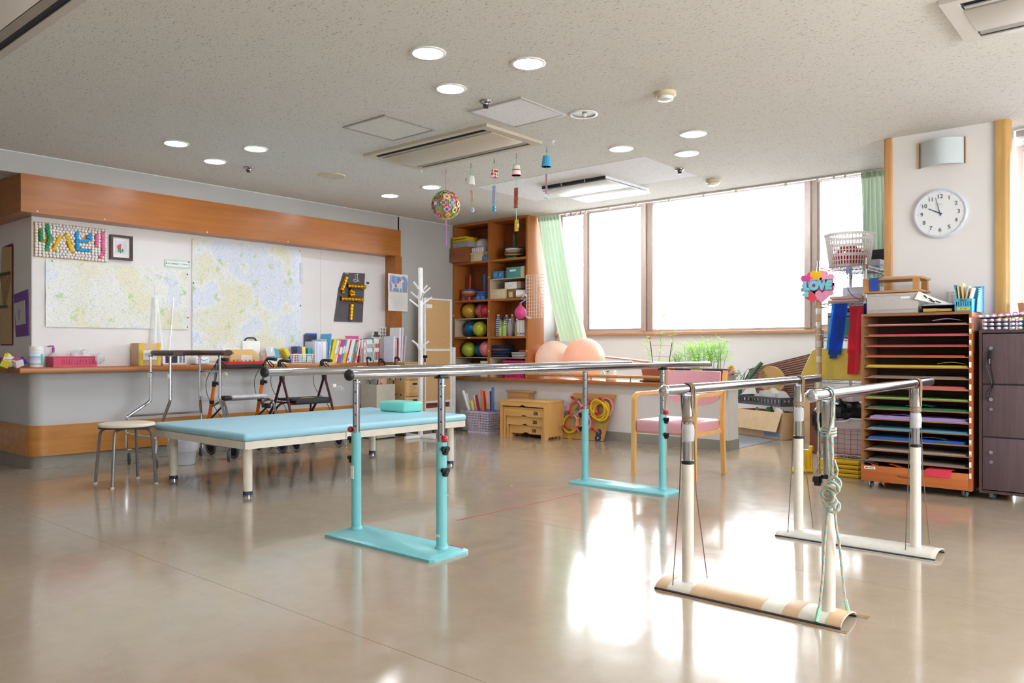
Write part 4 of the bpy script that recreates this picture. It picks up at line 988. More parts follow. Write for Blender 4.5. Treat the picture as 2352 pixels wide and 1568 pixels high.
t = thing('parallel_bars', 'ivory walking bars with short chrome handrails, nearest the camera at right', 'parallel bars', (-1.29, 3.6, 0))
XA, XB = -1.582, -1.006
tapeM = mat('#d9b48a', .45, name='brown_tape'); strM = mat('#9b8468', .8, name='elastic_cord'); filmM = clearplast('#f4f4f6', .55, .2)
for y0, y1, yp, near in ((2.91, 3.09, 2.995, True), (4.15, 4.345, 4.24, False)):
    x0, x1 = (-1.69, -.935) if near else (-1.675, -.90)
    def arch(xa, xb, g=0., lo=0):
        rows = [[(xa, (y0+y1)/2-(y1-y0)/2*math.cos(a)*(1+g/.09), (.036+g)*math.sin(a)**.8 if math.sin(a) > 0 else 0) for a in [PI*k/12 for k in range(13)]],]
        rows.append([(xb, y, z) for _, y, z in rows[0]]); return B().sheet(rows, (0, 0, -.004) if not g else None)
    base = part(t, 'base_rail', arch(x0, x1), M_IVORY)
    b = B().tube([(x0, y0, .004), (x1, y0, .004)], .005, 6).tube([(x0, y1, .004), (x1, y1, .004)], .005, 6)
    part(base, 'edge_trim', b, mat('#3a3d44', .6, name='grey_rubber'))
    if near:
        for xa, xb in ((-1.688, -1.635), (-1.53, -1.23), (-1.15, -1.09), (-.99, -.937)): part(base, 'tape', arch(xa, xb, .001), tapeM)
        part(base, 'floor_tape', B().bx(x0+.02, x1+.03, y0-.03, y0, 0, .0015).bx(x0+.05, x1+.04, y1, y1+.04, 0, .0015), clearplast('#d8b48c', .45, .2))
    else:
        part(base, 'tape', arch(x0+.05, x1-.02, .001), clearplast('#f2f0ea', .5, .2))
        part(base, 'floor_tape', B().bx(x0+.02, x1+.02, y0-.03, y0, 0, .0015), clearplast('#efeae0', .5, .2))
    for x in (XA, XB):
        part(t, 'outer_post', B().cyl((x, yp, .03), (x, yp, .53), .0245, n=20), M_IVORY)
        part(t, 'collar', B().lathe([(.0245, .523), (.0265, .525), (.0265, .536), (.0245, .538)], (x, yp, 0), 20), M_BLACK)
        part(t, 'inner_post', B().cyl((x, yp, .5), (x, yp, .80), .0195, n=18), M_CHROME)
        part(t, 'socket', B().lathe([(.021, .70), (.0235, .705), (.0245, .81)], (x, yp, 0), 20), M_CHROME)
        if not (near and x == XB):
            part(t, 'film_wrap', B().lathe([(.0205, .615), (.026, .62), (.028, .66), (.025, .685), (.0205, .69)], (x, yp, 0), 14), filmM)
            b = B()
            for k in range(3):
                cy = yp-.012+.014*k
                b.tube([(x+.0245*math.cos(a), cy, .836+.0245*math.sin(a)) for a in [PI*j/6 for j in range(7)]]+[(x-.0235, cy, .78), (x-.024, yp+.004*k, .72)], .003, 6)
                b.tube([(x+.0245, cy, .836), (x+.0235, cy, .78), (x+.0235, yp+.004*k, .72)], .003, 6)
            for k in range(4): b.torus((0, 0, 0), .0235, .003, 16, 6, MX((x, yp, .70+.007*k), rx=.12*(k % 2)))
            part(t, 'elastic_cord', b, strM)
            b = B().tube([(x-.02, yp-.015, .70), (x-.028, yp-.02, .40), (x-.024, y0, .03)], .0022, 5).tube([(x+.02, yp+.012, .70), (x+.028, yp+.02, .40), (x+.038, y1+.005, .03)], .0022, 5)
            part(t, 'tie_cord', b, mat('#6d5f50', .8, name='thin_cord'))
        else:
            part(t, 'clamp_knob', knob3((x-.004, yp-.012, .515), -1, .018), M_BLACK)
for x, y0, y1 in ((XA, 2.80, 4.535), (XB, 2.825, 4.52)):
    part(t, 'handrail', B().cyl((x, y0, .836), (x, y1, .836), .021, n=24), M_CHROME)
    part(t, 'end_cap', B().sph((x, y0, .836), .0235, 16, 10, (1, 1.0, 1)), M_CHROME)
    part(t, 'end_cap', B().cyl((x, y1, .836), (x, y1+.008, .836), .0215, n=20), M_CHROME)
# braided rope on the near right post
def m_rope():
    m, tt, b_, L = nt('braided_rope')
    w = tt.nodes.new('ShaderNodeTexWave'); w.inputs['Scale'].default_value = 16; w.wave_type = 'BANDS'; w.bands_direction = 'DIAGONAL'
    L.new(coords(tt), w.inputs['Vector'])
    L.new(ramp(tt, w.outputs['Fac'], [(0, lin('#d8b49c')), (.35, lin('#ddd2c6')), (.5, lin('#74b0aa')), (.8, lin('#a2cbc4'))], 'CONSTANT'), b_.inputs['Base Color'])
    b_.inputs['Roughness'].default_value = .85; bump(tt, w.outputs['Fac'], .5, .003, b_); return m
ROPE = m_rope()
rp = thing('rope', 'braided mint and peach rope knotted around the nearest ivory post', 'rope', (XB, 2.96, .0))
fx, fy = XB+.012, 2.995-.034
part(rp, 'loop', B().tube([(XB+.027*math.cos(a), 2.972, .836+.027*math.sin(a)) for a in [PI*j/8 for j in range(9)]]+[(XB-.03, 2.968, .74), (XB-.022, 2.962, .70)], .0045, 7).tube([(XB+.027, 2.972, .836), (XB+.026, 2.968, .76), (fx, fy, .69)], .0045, 7), ROPE)
b = B()
for k in range(3): b.torus((0, 0, 0), .0255, .0045, 18, 7, MX((XB, 2.995, .685+.011*k), rx=.1))
part(rp, 'wrap', b, ROPE)
part(rp, 'strand', B().tube([(fx-.006, fy, .69), (fx, fy-.004, .60), (fx+.004, fy, .52)], .0052, 7).tube([(fx+.010, fy, .69), (fx+.014, fy-.002, .60), (fx+.012, fy, .52)], .0052, 7).tube([(fx+.02, fy, .60), (fx+.032, fy, .56), (fx+.024, fy, .52)], .0045, 6), ROPE)
b = B()
for k in range(7):
    a = k*.9; b.torus((0, 0, 0), .021, .0068, 16, 7, MX((fx+.012+.012*math.cos(a), fy-.012, .485-.014*k+.03), rx=PI/2+.6*math.sin(a), ry=.5*math.cos(a)))
part(rp, 'knot', b, ROPE)
part(rp, 'tail', B().tube([(fx, fy-.004, .43), (fx-.012, fy-.006, .30), (fx-.02, 2.955, .16), (fx-.024, 2.93, .05)], .005, 7).tube([(fx+.02, fy, .43), (fx+.026, fy, .36), (fx+.03, fy+.02, .30), (fx+.034, fy+.05, .16), (fx+.036, fy+.07, .06)], .005, 7), ROPE)
part(rp, 'taped_tip', B().tube([(fx-.024, 2.93, .055), (fx-.026, 2.905, .012)], .0075, 7).tube([(fx+.036, fy+.07, .075), (fx+.042, fy+.09, .02)], .0075, 7), mat('#9ad8b8', .4, name='mint_tape'))

# ================================================================ treatment bed
t = thing('treatment_bed', 'low therapy bed with light blue padded top and ivory legs', 'bed', (-5.40, 3.91, 0))
bx0, bx1, by0, by1 = -6.05, -4.745, 2.845, 4.98
part(t, 'mattress', B().rb(bx0, bx1, by0, by1, .385, .442, .026, 4), mat('#a3d8ea', .32, var=.02, scale=5, name='blue_vinyl'), angle=60)
fr = part(t, 'frame', B().bx(bx0+.012, bx1-.012, by0+.012, by0+.042, .335, .386).bx(bx0+.012, bx1-.012, by1-.042, by1-.012, .335, .386).bx(bx0+.012, bx0+.042, by0+.042, by1-.042, .335, .386).bx(bx1-.042, bx1-.012, by0+.042, by1-.042, .335, .386), M_IVORY)
part(fr, 'cross_slat', B().bx(bx0+.04, bx1-.04, 3.5, 3.56, .34, .384).bx(bx0+.04, bx1-.04, 4.2, 4.26, .34, .384), M_IVORY)
for x in (-5.91, -4.865):
    for y in (2.94, 4.89):
        leg = part(t, 'leg', B().cyl((x, y, .012), (x, y, .337), .031, n=20), M_IVORY)
        part(leg, 'foot_ring', B().lathe([(.0315, .012), (.033, .014), (.033, .022), (.0315, .024), (.0315, .030), (.033, .032), (.033, .036), (.0315, .038)], (x, y, 0), 20), mat('#3f4760', .4, .3, name='blue_black_ring'))
        part(leg, 'glide', B().cyl((x, y, 0), (x, y, .013), .031, n=20), M_STEEL)
        part(leg, 'bracket', B().bx(x-.05, x+.05, y-.03, y+.03, .325, .336), M_IVORY)
        b = B()
        for s in (-1, 1): b.cyl((x+.045*s, y-.03, .331), (x+.045*s, y-.038, .331), .009, n=10)
        part(leg, 'bolt', b, M_STEEL)
solid('pillow_block', B().rb(-5.585, -5.245, 4.70, 4.93, .443, .535, .022, 4), mat('#7fd8c8', .4, var=.02, name='mint_vinyl'), 'mint green block pillow lying on the blue bed', 'pillow', angle=60)

# ================================================================ round stool
t = thing('round_stool', 'low round stool with cream seat and four grey tube legs', 'stool', (-6.02, 2.635, 0))
part(t, 'seat', B().lathe([(.001, .428), (.185, .428), (.196, .434), (.198, .444), (.192, .453), (.17, .457), (.001, .459)], (-6.02, 2.635, 0), 36), mat('#e3d8c2', .35, var=.02, name='cream_vinyl'), angle=50)
part(t, 'seat_rim', B().lathe([(.15, .418), (.188, .42), (.193, .430), (.15, .430)], (-6.02, 2.635, 0), 36), mat('#4c505a', .5, name='dark_rim'))
for dx, dy in ((-.165, -.155), (.15, -.165), (-.18, .165), (.18, .14)):
    f = .62
    leg = part(t, 'leg', B().tube(bend([(-6.02+dx*f*.3, 2.635+dy*f*.3, .415), (-6.02+dx*f*1.35, 2.635+dy*f*1.35, .412), (-6.02+dx, 2.635+dy, .008)], .05, 6), .0115, 10), mat('#7f7e7c', .35, .3, name='grey_tube'))
    part(leg, 'foot', B().cyl((-6.02+dx, 2.635+dy, 0), (-6.02+dx, 2.635+dy, .012), .014, n=12), M_IVORY)

# ================================================================ armrest walker (chrome) with horseshoe pad
M_TYRE = mat('#55606a', .6, name='grey_tyre')
def caster(t, x, y, r=.048, fork=True, rot=0.):
    c = Vector((x, y, r)); a = Vector((math.sin(rot), math.cos(rot), 0))
    w = part(t, 'wheel', B().torus((0, 0, 0), r-.012, .012, 24, 8, MX(c, rx=PI/2, rz=-rot)), M_TYRE)
    part(w, 'hub', B().cyl(c-a*.010, c+a*.010, r-.02, n=18), M_BLACK)
    if fork:
        b = B()
        for s in (-1, 1): b.bx(-.011, .011, s*.017-.0025, s*.017+.0025, r*.7, r*2+.03, Matrix.Translation((x, y, 0)) @ Matrix.Rotation(-rot, 4, 'Z'))
        b.bx(-.014, .014, -.02, .02, r*2+.026, r*2+.034, Matrix.Translation((x, y, 0)) @ Matrix.Rotation(-rot, 4, 'Z'))
        part(w, 'fork', b, M_STEEL)
t = thing('armrest_walker', 'chrome walking frame with brown horseshoe arm pad behind the stool', 'walker', (-6.78, 3.45, 0))
ya, yb = 3.275, 3.735
pad = [(-6.50, ya-.01, .972)]+[(-6.90+.0, ya-.01, .972)]
hp = [(-6.50, ya, .972), (-6.62, ya, .972), (-6.76, ya, .972)]+[(-6.86-.21*math.sin(a), (ya+yb)/2-(yb-ya)/2*math.cos(a), .972) for a in [PI*k/14 for k in range(15)]]+[(-6.76, yb, .972), (-6.62, yb, .972), (-6.50, yb, .972)]
def flatpad(pts, w, h):
    P = [Vector(p) for p in pts]; rows = []
    for i, p in enumerate(P):
        d = (P[min(i+1, len(P)-1)]-P[max(i-1, 0)]).normalized(); s = d.cross(Vector((0, 0, 1)))
        rows.append([tuple(p+s*w*cx+Vector((0, 0, h*cz))) for cx, cz in ((1, 0), (.9, .7), (.55, 1), (-.55, 1), (-.9, .7), (-1, 0), (-.9, -.7), (-.55, -1), (.55, -1), (.9, -.7), (1, 0))])
    b = B().sheet(rows); n = 11
    b.f += [tuple(range(10)), tuple(range((len(P)-1)*n, (len(P)-1)*n+10))]; b.m += [0, 0]; return b
part(t, 'arm_pad', flatpad(hp, .044, .023), mat('#4f312c', .4, name='brown_vinyl'), angle=50)
part(t, 'pad_plate', flatpad([(x, y, .949) for x, y, z in hp], .022, .004), M_STEEL)
for y, s in ((ya, -1), (yb, 1)):
    f = y+s*.13 if s < 0 else y+.02
    xr, xf = -7.0, -6.64
    part(t, 'rear_post', B().tube(bend([(xr, y, .95), (xr, y, .545), (xr-.03, y+s*(.20 if s < 0 else .03), .41), (xr-.03, y+s*(.20 if s < 0 else .03), .14)], .03, 5), .0125, 10), M_CHROME)
    part(t, 'front_post', B().tube(bend([(xf, y, .95), (xf, y, .555), (xf+.14, y+s*(.18 if s < 0 else .0), .30), (xf+.16, y+s*(.20 if s < 0 else .0), .14)], .03, 5), .0125, 10), M_CHROME)
    part(t, 'cross_bar', B().cyl((xr, y, .80), (xf, y, .80), .007, n=8), M_STEEL)
    fy = y+s*(.20 if s < 0 else .03)
    part(t, 'lower_bar', B().cyl((xr-.03, fy, .27), (xf+.15, y+s*(.2 if s < 0 else 0), .27), .009, n=8).cyl((xr-.03, fy, .125), (xf+.16, y+s*(.2 if s < 0 else 0), .125), .008, n=8), M_CHROME)
    for x in (xr, xf):
        k = B().cyl((x+.012, y+s*.012, .775), (x+.03, y+s*.03, .775), .006, n=8)
        for j in range(6): k.cyl((x+.03+.014*math.cos(j*1.047), y+s*.03, .775+.014*math.sin(j*1.047)), (x+.042+.014*math.cos(j*1.047), y+s*.042, .775+.014*math.sin(j*1.047)), .009, n=8)
        part(t, 'height_knob', k, mat('#e6dfc4', .5, name='ivory_knob'))
        part(t, 'pad_screw', B().cyl((x, y, .935), (x, y, .952), .018, n=12), M_STEEL)
part(t, 'rear_bar', B().cyl((-7.03, 3.08, .42), (-7.03, 3.76, .42), .009, n=8), M_CHROME)
for x, y, r in ((-7.03, 3.10, .3), (-6.47, 3.07, .6), (-7.04, 3.765, .2), (-6.49, 3.735, .5)): caster(t, x, y, .05, True, r)

# ================================================================ rollators
def grip(t, x, y, z):
    part(t, 'hand_grip', B().tube([(x-.01, y, z+.002), (x+.03, y, z+.006), (x+.09, y, z+.004), (x+.15, y, z)], [.013, .016, .015, .017], 10), M_RUBBER)
    part(t, 'brake_lever', B().tube(bend([(x-.005, y, z-.012), (x+.03, y+.004, z-.05), (x+.09, y+.004, z-.085), (x+.12, y, z-.06), (x+.085, y, z-.045), (x+.04, y, z-.02)], .02), .006, 7), M_BLACK)
def bigwheel(t, x, y, r, m):
    w = part(t, 'wheel', B().torus((0, 0, 0), r-.014, .014, 28, 8, MX((x, y, r), rx=PI/2)), m)
    b = B().cyl((x, y-.012, r), (x, y+.012, r), .024, n=14)
    for k in range(5): b.cyl((x, y, r), (x+(r-.016)*math.cos(k*1.257), y, r+(r-.016)*math.sin(k*1.257)), .008, n=6)
    part(w, 'hub', b.cyl((x, y-.004, r), (x, y+.004, r), r-.02, n=20), M_BLACK)
orM = mat('#ee7a1c', .3, name='orange_metal')
t = thing('rollator', 'orange and silver four-wheeled rollator with padded seat', 'rollator', (-6.86, 4.12, 0))
ya, yb = 3.875, 4.385
for y in (ya, yb):
    part(t, 'front_tube', B().tube([(-7.09, y, .33), (-6.99, y, .675)], .017, 12), orM)
    part(t, 'height_tube', B().tube(bend([(-6.99, y, .66), (-6.945, y, .85), (-6.93, y, .90), (-6.90, y, .905)], .02), .012, 10), M_STEEL)
    part(t, 'joint', B().cyl((-7.10, y, .30), (-7.085, y, .35), .022, n=12).cyl((-6.995, y, .655), (-6.985, y, .70), .022, n=12).cyl((-7.04, y, .49), (-7.035, y, .52), .023, n=12).sph((-6.97, y+.028, .68), .017, 8, 6), M_BLACK)
    part(t, 'fork', B().tube([(-7.09, y, .33), (-7.08, y, .18), (-7.05, y, .09)], .011, 8).tube([(-7.08, y, .33), (-6.80, y, .50)], .009, 8), M_BLACK)
    part(t, 'rear_leg', B().tube(bend([(-7.02, y, .47), (-6.88, y, .515), (-6.80, y, .50), (-6.64, y, .11)], .05), .0125, 10), M_STEEL)
    grip(t, -6.90, y, .905)
    bigwheel(t, -7.05, y, .092, M_TYRE); bigwheel(t, -6.64, y, .085, M_TYRE)
    part(t, 'brake_cable', B().tube(bend([(-6.92, y-.01, .89), (-7.06, y-.05, .72), (-7.04, y-.05, .56), (-6.86, y-.02, .40), (-6.72, y, .25)], .1, 8), .003, 6), M_BLACK)
part(t, 'seat_bar', B().tube(bend([(-6.88, ya, .515), (-6.86, ya+.06, .53), (-6.86, yb-.06, .53), (-6.88, yb, .515)], .04), .012, 8), M_STEEL)
part(t, 'cross_strap', B().rb(-6.975, -6.95, ya-.01, yb+.01, .815, .86, .006), M_BLACK)
part(t, 'seat', B().rb(-7.02, -6.84, ya+.05, yb-.03, .535, .565, .012, 3), mat('#c9c9cf', .6, var=.12, scale=30, name='grey_fabric'))
part(t, 'seat_hinge', B().rb(-6.93, -6.83, ya+.015, ya+.10, .525, .565, .015), M_BLACK)
part(t, 'lock_block', B().rb(-6.93, -6.80, yb-.05, yb-.02, .43, .475, .008), M_BLACK)
mrM = mat('#4b1420', .28, var=.2, scale=30, name='maroon_metal')
t = thing('rollator', 'maroon rollator with black seat and yellow sticker', 'rollator', (-6.82, 4.78, 0))
ya, yb = 4.525, 5.035
for y in (ya, yb):
    part(t, 'front_leg', B().tube(bend([(-6.86, y, .735), (-6.97, y, .50), (-7.00, y, .44), (-7.09, y, .34), (-7.10, y, .16)], .06, 6), .013, 10), mrM)
    part(t, 'rear_leg', B().tube([(-6.86, y, .735), (-6.74, y, .46), (-6.63, y, .11)], .013, 10), mrM)
    part(t, 'joint', B().rb(-6.89, -6.83, y-.016, y+.016, .69, .75, .01), M_BLACK)
    part(t, 'height_tube', B().tube(bend([(-6.88, y, .70), (-6.92, y, .86), (-6.87, y, .885)], .02), .0115, 10), M_STEEL)
    part(t, 'grip_bracket', B().rb(-6.925, -6.885, y-.014, y+.014, .83, .885, .008), M_BLACK)
    grip(t, -6.89, y, .885)
    bigwheel(t, -7.06, y, .088, M_TYRE); bigwheel(t, -6.61, y, .085, mat('#8d8f8c', .6, name='pale_tyre'))
    part(t, 'brake_cable', B().tube(bend([(-6.90, y-.01, .86), (-7.03, y-.03, .72), (-6.98, y-.03, .58), (-6.80, y-.01, .46), (-6.69, y, .25)], .1, 8), .003, 6), M_BLACK)
    part(t, 'side_rail', B().cyl((-6.99, y, .475), (-6.75, y, .475), .009, n=8), mrM)
part(t, 'seat_frame', B().cyl((-6.74, ya, .46), (-6.74, yb, .46), .010, n=8).tube(bend([(-7.09, ya+.02, .30), (-7.0, ya+.06, .46), (-7.0, yb-.06, .46), (-7.09, yb-.02, .30)], .08), .011, 8), mrM)
seat = part(t, 'seat', B().rb(-7.0, -6.72, ya+.035, yb-.03, .488, .512, .008, 3), M_RUBBER)
part(seat, 'seat_lip', B().rb(-6.735, -6.705, ya+.06, yb-.05, .458, .508, .01), M_RUBBER)
part(seat, 'sticker', B().bx(-6.80, -6.765, ya+.17, ya+.32, .5125, .514), mat('#e0c71e', .4, name='yellow_sticker'))
part(t, 'hook', B().torus((0, 0, 0), .02, .003, 14, 6, MX((-6.69, yb+.07, .60), rx=PI/2, rz=.8)).torus((0, 0, 0), .016, .003, 14, 6, MX((-6.68, yb+.10, .585), rx=PI/2, rz=.2)).rb(-6.725, -6.695, yb-.012, yb+.03, .61, .645, .005), M_WPLAS, 'white hook clipped to the leg')
# waste bin with liner
t = thing('waste_bin', 'small pale grey bin with clear liner under the bed corner', 'bin', (-6.66, 3.40, 0))
part(t, 'bin', B().lathe([(.09, 0), (.095, .004), (.12, .21), (.124, .215), (.12, .215), (.117, .20), (.09, .01)], (-6.66, 3.40, 0), 24), mat('#cfd2dc', .35, name='grey_plastic'))
part(t, 'liner', B().lathe([(.121, .19), (.132, .15), (.128, .12), (.134, .15), (.13, .21), (.122, .225), (.116, .215)], (-6.66, 3.40, 0), 17), clearplast('#eef0f6', .4, .15))

# ================================================================ storage beside the counter
t = thing('umbrella_bin', 'tall beige square bin holding walking canes', 'bin', (-6.98, 5.87, 0))
bm_ = mat('#bdb7a8', .4, name='beige_metal')
x0, x1, y0, y1 = -7.12, -6.85, 5.73, 6.0
part(t, 'bin', B().bx(x0, x1, y0, y1, .012, .02).bx(x0, x0+.006, y0, y1, .02, .61).bx(x1-.006, x1, y0, y1, .02, .61).bx(x0+.006, x1-.006, y0, y0+.006, .02, .61).bx(x0+.006, x1-.006, y1-.006, y1, .02, .61), bm_)
part(t, 'foot', B().rb(x0+.005, x1-.005, y0+.005, y1-.005, 0, .014, .004), M_BLACK)
for i, (x, y, tx, ty, zt, c, l) in enumerate(((-6.93, 5.80, -.10, -.06, .90, '#1e2024', 'black cane with curved handle, left in the beige bin'), (-6.91, 5.86, 0, -.02, .86, '#c03a44', 'black and red patterned cane in the beige bin'), (-6.88, 5.95, .02, .06, .90, '#4a1a22', 'maroon folding cane in the beige bin'), (-7.06, 5.88, -.02, .08, .88, '#24262a', 'black cane leaning right in the beige bin'))):
    k = thing('walking_cane', l, 'cane', (x, y, .02), group='walking canes in the beige bin')
    top = (x+tx, y+ty, zt)
    part(k, 'shaft', B().tube([(x, y, .03), top], .009, 8), mat(c, .4, name='cane_shaft'))
    part(k, 'handle', B().tube(bend([top, (top[0]+.01, top[1], zt+.012), (top[0]+.09, top[1]-.03, zt+.008), (top[0]+.12, top[1]-.045, zt-.02)], .02), .011, 8), M_RUBBER)
    part(k, 'band', B().tube([(x+tx*.72, y+ty*.72, .03+(zt-.03)*.72), (x+tx*.78, y+ty*.78, .03+(zt-.03)*.78)], .0105, 8), mat('#e9a0a8' if i == 1 else '#b9b9bc', .4, name='cane_band'))
solid('carton_sheet', B().bx(-.004, .004, -.06, .06, 0, .66, MX((-7.01, 5.88, .05), rx=-.12)), M_CARD, 'folded brown carton standing in the beige bin', 'cardboard')
# wooden chest with hand-hole drawers
t = thing('wooden_chest', 'light wooden drawer chest with oval hand holes', 'chest of drawers', (-6.98, 6.26, 0))
W1 = wood('#cfa66c', '#e0bd86', 'Y', .5, 1, 'pine_drawer'); WS = wood('#c79d63', '#d9b47c', 'X', .5, 1, 'pine_side')
x0, x1, y0, y1 = -7.15, -6.816, 6.12, 6.42
body = part(t, 'carcass', B().bx(x0, x1-.004, y0, y0+.016, .06, .84).bx(x0, x1-.004, y1-.016, y1, .06, .84).bx(x0, x1, y0-.004, y1+.004, .84, .856).bx(x0, x1-.004, y0+.016, y1-.016, .06, .076).bx(x0, x0+.01, y0+.016, y1-.016, .076, .84), WS)
b = B()
for z in (.30, .48, .66, .80):
    for x in (-7.08, -6.985, -6.89): b.cyl((x, y0-.0015, z), (x, y0+.002, z), .011, n=12)
part(body, 'vent_hole', b, M_BLACK)
for k in range(4):
    z0 = .082+.19*k
    d = part(t, 'drawer', B().rb(x1-.012, x1+.004, y0+.018, y1-.018, z0, z0+.184, .003), W1)
    ym = (y0+y1)/2
    part(d, 'hand_hole', B().rb(x1+.0025, x1+.006, ym-.035, ym+.035, z0+.13, z0+.152, .009, 3), M_BLACK)
    part(d, 'smile_print', B().tube([(x1+.0045, ym+.035*math.sin(a), z0+.115-.03*math.cos(a)) for a in [-1.+.25*i for i in range(9)]], .0012, 4).sph((x1+.0045, ym-.012, z0+.09), .004, 6, 4).sph((x1+.0045, ym+.012, z0+.09), .004, 6, 4), mat('#8a7a68', .7, name='grey_print'))
for x in (-7.10, -6.86):
    for y in (6.17, 6.37): caster(t, x, y, .026, True, .4)
# coat stand
t = thing('coat_stand', 'white painted coat stand with branching pegs', 'coat stand', (-6.61, 6.17, 0))
cx, cy = -6.61, 6.17
part(t, 'pole', B().rb(cx-.022, cx+.022, cy-.022, cy+.022, .03, 1.93, .008, 2), M_WHITE)
part(t, 'foot', B().rb(cx-.23, cx+.23, cy-.02, cy+.02, .0, .035, .006).rb(cx-.02, cx+.02, cy-.23, cy+.23, .0, .034, .006), M_WHITE)
for k, (a, z) in enumerate(((.2, 1.60), (1.8, 1.64), (3.4, 1.56), (4.9, 1.66), (1.0, 1.50), (2.6, 1.52), (4.2, 1.47), (5.8, 1.55), (.4, 1.02), (2.0, .98), (3.6, 1.03), (5.2, .97))):
    l = .13 if z > 1.2 else .10
    part(t, 'peg', B().tube([(cx, cy, z), (cx+l*math.cos(a), cy+l*math.sin(a), z+l*.75)], .011, 8), M_WHITE)
# cork partition board
t = thing('cork_board', 'standing double cork board with white frame behind the coat stand', 'pin board', (-6.9, 6.74, 0))
ck = mat('#d3ab78', .9, var=.14, scale=70, bumpy=.3, name='cork')
y0, y1 = 6.50, 6.965
part(t, 'frame', B().rb(-6.925, -6.89, y0, y0+.022, .10, 1.62, .003).rb(-6.925, -6.89, y1-.03, y1-.005, .10, 1.62, .003).bx(-6.92, -6.894, y0+.022, y1-.03, 1.60, 1.62).bx(-6.92, -6.894, y0+.022, y1-.03, .985, 1.01).bx(-6.92, -6.894, y0+.022, y1-.03, .36, .385).bx(-6.92, -6.894, y0+.022, y1-.03, .20, .30), M_WHITE)
for z0, z1 in ((1.01, 1.60), (.385, .985)): part(t, 'cork_panel', B().bx(-6.915, -6.90, y0+.022, y1-.03, z0, z1), ck)
part(t, 'rear_panel', B().bx(-6.917, -6.912, y0+.022, y1-.03, .30, .36), wood('#7a3a22', '#8d4a2c', 'Y', .5, 1, 'red_brown_board'))
part(t, 'foot_post', B().rb(-6.90, -6.86, y1-.005, y1+.03, .06, 1.03, .006), M_WHITE)
part(t, 'paper_slip', B().bx(-6.9, -6.898, y0+.035, y0+.13, 1.50, 1.545), M_PAPER)
part(t, 'clamp', B().rb(-6.89, -6.84, y0-.035, y0-.0, .90, .935, .008).cyl((-6.865, y0-.02, .85), (-6.865, y0-.02, .90), .010, n=8), M_BLACK)
part(t, 'foot_bar', B().rb(-7.05, -6.72, y0, y0+.04, .055, .09, .006).rb(-7.05, -6.72, y1-.01, y1+.03, .055, .09, .006), M_WHITE)
for x in (-7.03, -6.75):
    for y in (y0+.02, y1+.01): caster(t, x, y, .022, True, 0)
# ================================================================ orange shelf unit on the partition ledge
t = thing('shelf_unit', 'tall orange wood shelf unit with two columns of cubbies', 'shelf unit', (-6.56, 7.42, .655))
x0, x1, y0, y1 = -7.18, -5.94, 7.27, 7.585
M_SH_X = wood('#a75f28', '#ba7134', 'X', .4, .5, 'shelf_veneer_x')
M_SH_B = wood('#8d4f24', '#9c5c2c', 'Z', .5, .4, 'shelf_back')
for xa, xb in ((x0, x0+.026), (x1-.026, x1)): part(t, 'side_panel', B().bx(xa, xb, y0, y1, .656, 2.596), M_SHELF)
part(t, 'divider', B().bx(-6.575, -6.545, y0, y1-.012, .656, 2.57), M_SHELF)
part(t, 'top_panel', B().bx(x0+.026, x1-.026, y0, y1, 2.57, 2.596), M_SH_X)
part(t, 'back_panel', B().bx(x0+.026, x1-.026, y1-.012, y1-.002, .656, 2.57), M_SH_B)
LZ = [(.905, 1), (1.15, 0), (1.395, 1), (1.615, 0), (2.095, 0)]; RZ = [(.905, 1), (1.15, 0), (1.61, 0), (1.868, 1), (2.095, 0)]
for zs, xa, xb in ((LZ, x0+.026, -6.575), (RZ, -6.545, x1-.026)):
    for z, thin in zs:
        if not thin: part(t, 'shelf_board', B().bx(xa, xb, y0, y1-.012, z-.013, z+.013), M_SH_X)
M_CRM = mat('#cbbca2', .6, name='cream_board')
for xa, xb, za, zb in ((x0+.028, -6.577, 1.165, 1.395), (x0+.028, -6.577, .657, .905), (-6.543, x1-.028, .657, .905), (-6.543, x1-.028, 1.625, 1.868)):
    part(t, 'cubby_insert', B().bx(xa, xb, y0+.004, y1-.014, zb-.009, zb).bx(xa, xa+.008, y0+.004, y1-.014, za, zb-.009).bx(xb-.008, xb, y0+.004, y1-.014, za, zb-.009), M_CRM, 'cream board insert')
for x, z in ((-7.165, 1.44), (-7.165, 1.01), (-6.56, 1.475), (-6.56, 1.895), (-6.56, .985), (-5.955, .985), (-5.955, 1.88)):
    part(t, 'yellow_tape', B().bx(x-.012, x+.012, y0-.0012, y0+.0002, z-.010, z+.010), mat('#dcb63a', .5, name='yellow_tape2'))
part(t, 'label_strip', B().bx(-6.92, -6.875, y0-.0012, y0, 1.145, 1.157), M_PAPER)

def exball(x, y, z, r, c, label, g='small exercise balls in the cubbies', rough=.3, met=0.):
    t = thing('exercise_ball', label, 'ball', (x, y, z), group=g)
    part(t, 'ball', B().sph((x, y, z+r), r, 28, 18), mat(c, rough, met, .03, 3, name='ball_vinyl'), angle=180)
    part(t, 'valve_plug', B().cyl((x+.4*r, y-.88*r, z+r+.25*r), (x+.42*r, y-.915*r, z+r+.26*r), r*.04, n=10), M_WPLAS)
exball(-7.035, 7.43, 1.396, .102, '#c59a2e', 'golden yellow ball in the third row of the left column', met=.15)
exball(-6.83, 7.455, 1.396, .098, '#d8707a', 'pearly pink ball beside the golden one', met=.1)
exball(-6.685, 7.378, 1.396, .088, '#b8203a', 'crimson ball at the right end of the third row')
exball(-6.99, 7.43, 1.164, .102, '#1f6f9e', 'dark metallic blue ball in the cream cubby', met=.2)
exball(-6.80, 7.375, 1.164, .098, '#b4b833', 'olive yellow ball beside the blue one in the cream cubby')
exball(-6.65, 7.50, 1.164, .062, '#e0b52a', 'small yellow ball half hidden at the right of the cream cubby')
exball(-7.03, 7.41, .906, .096, '#a9b830', 'lime ball in the lower left cubby')
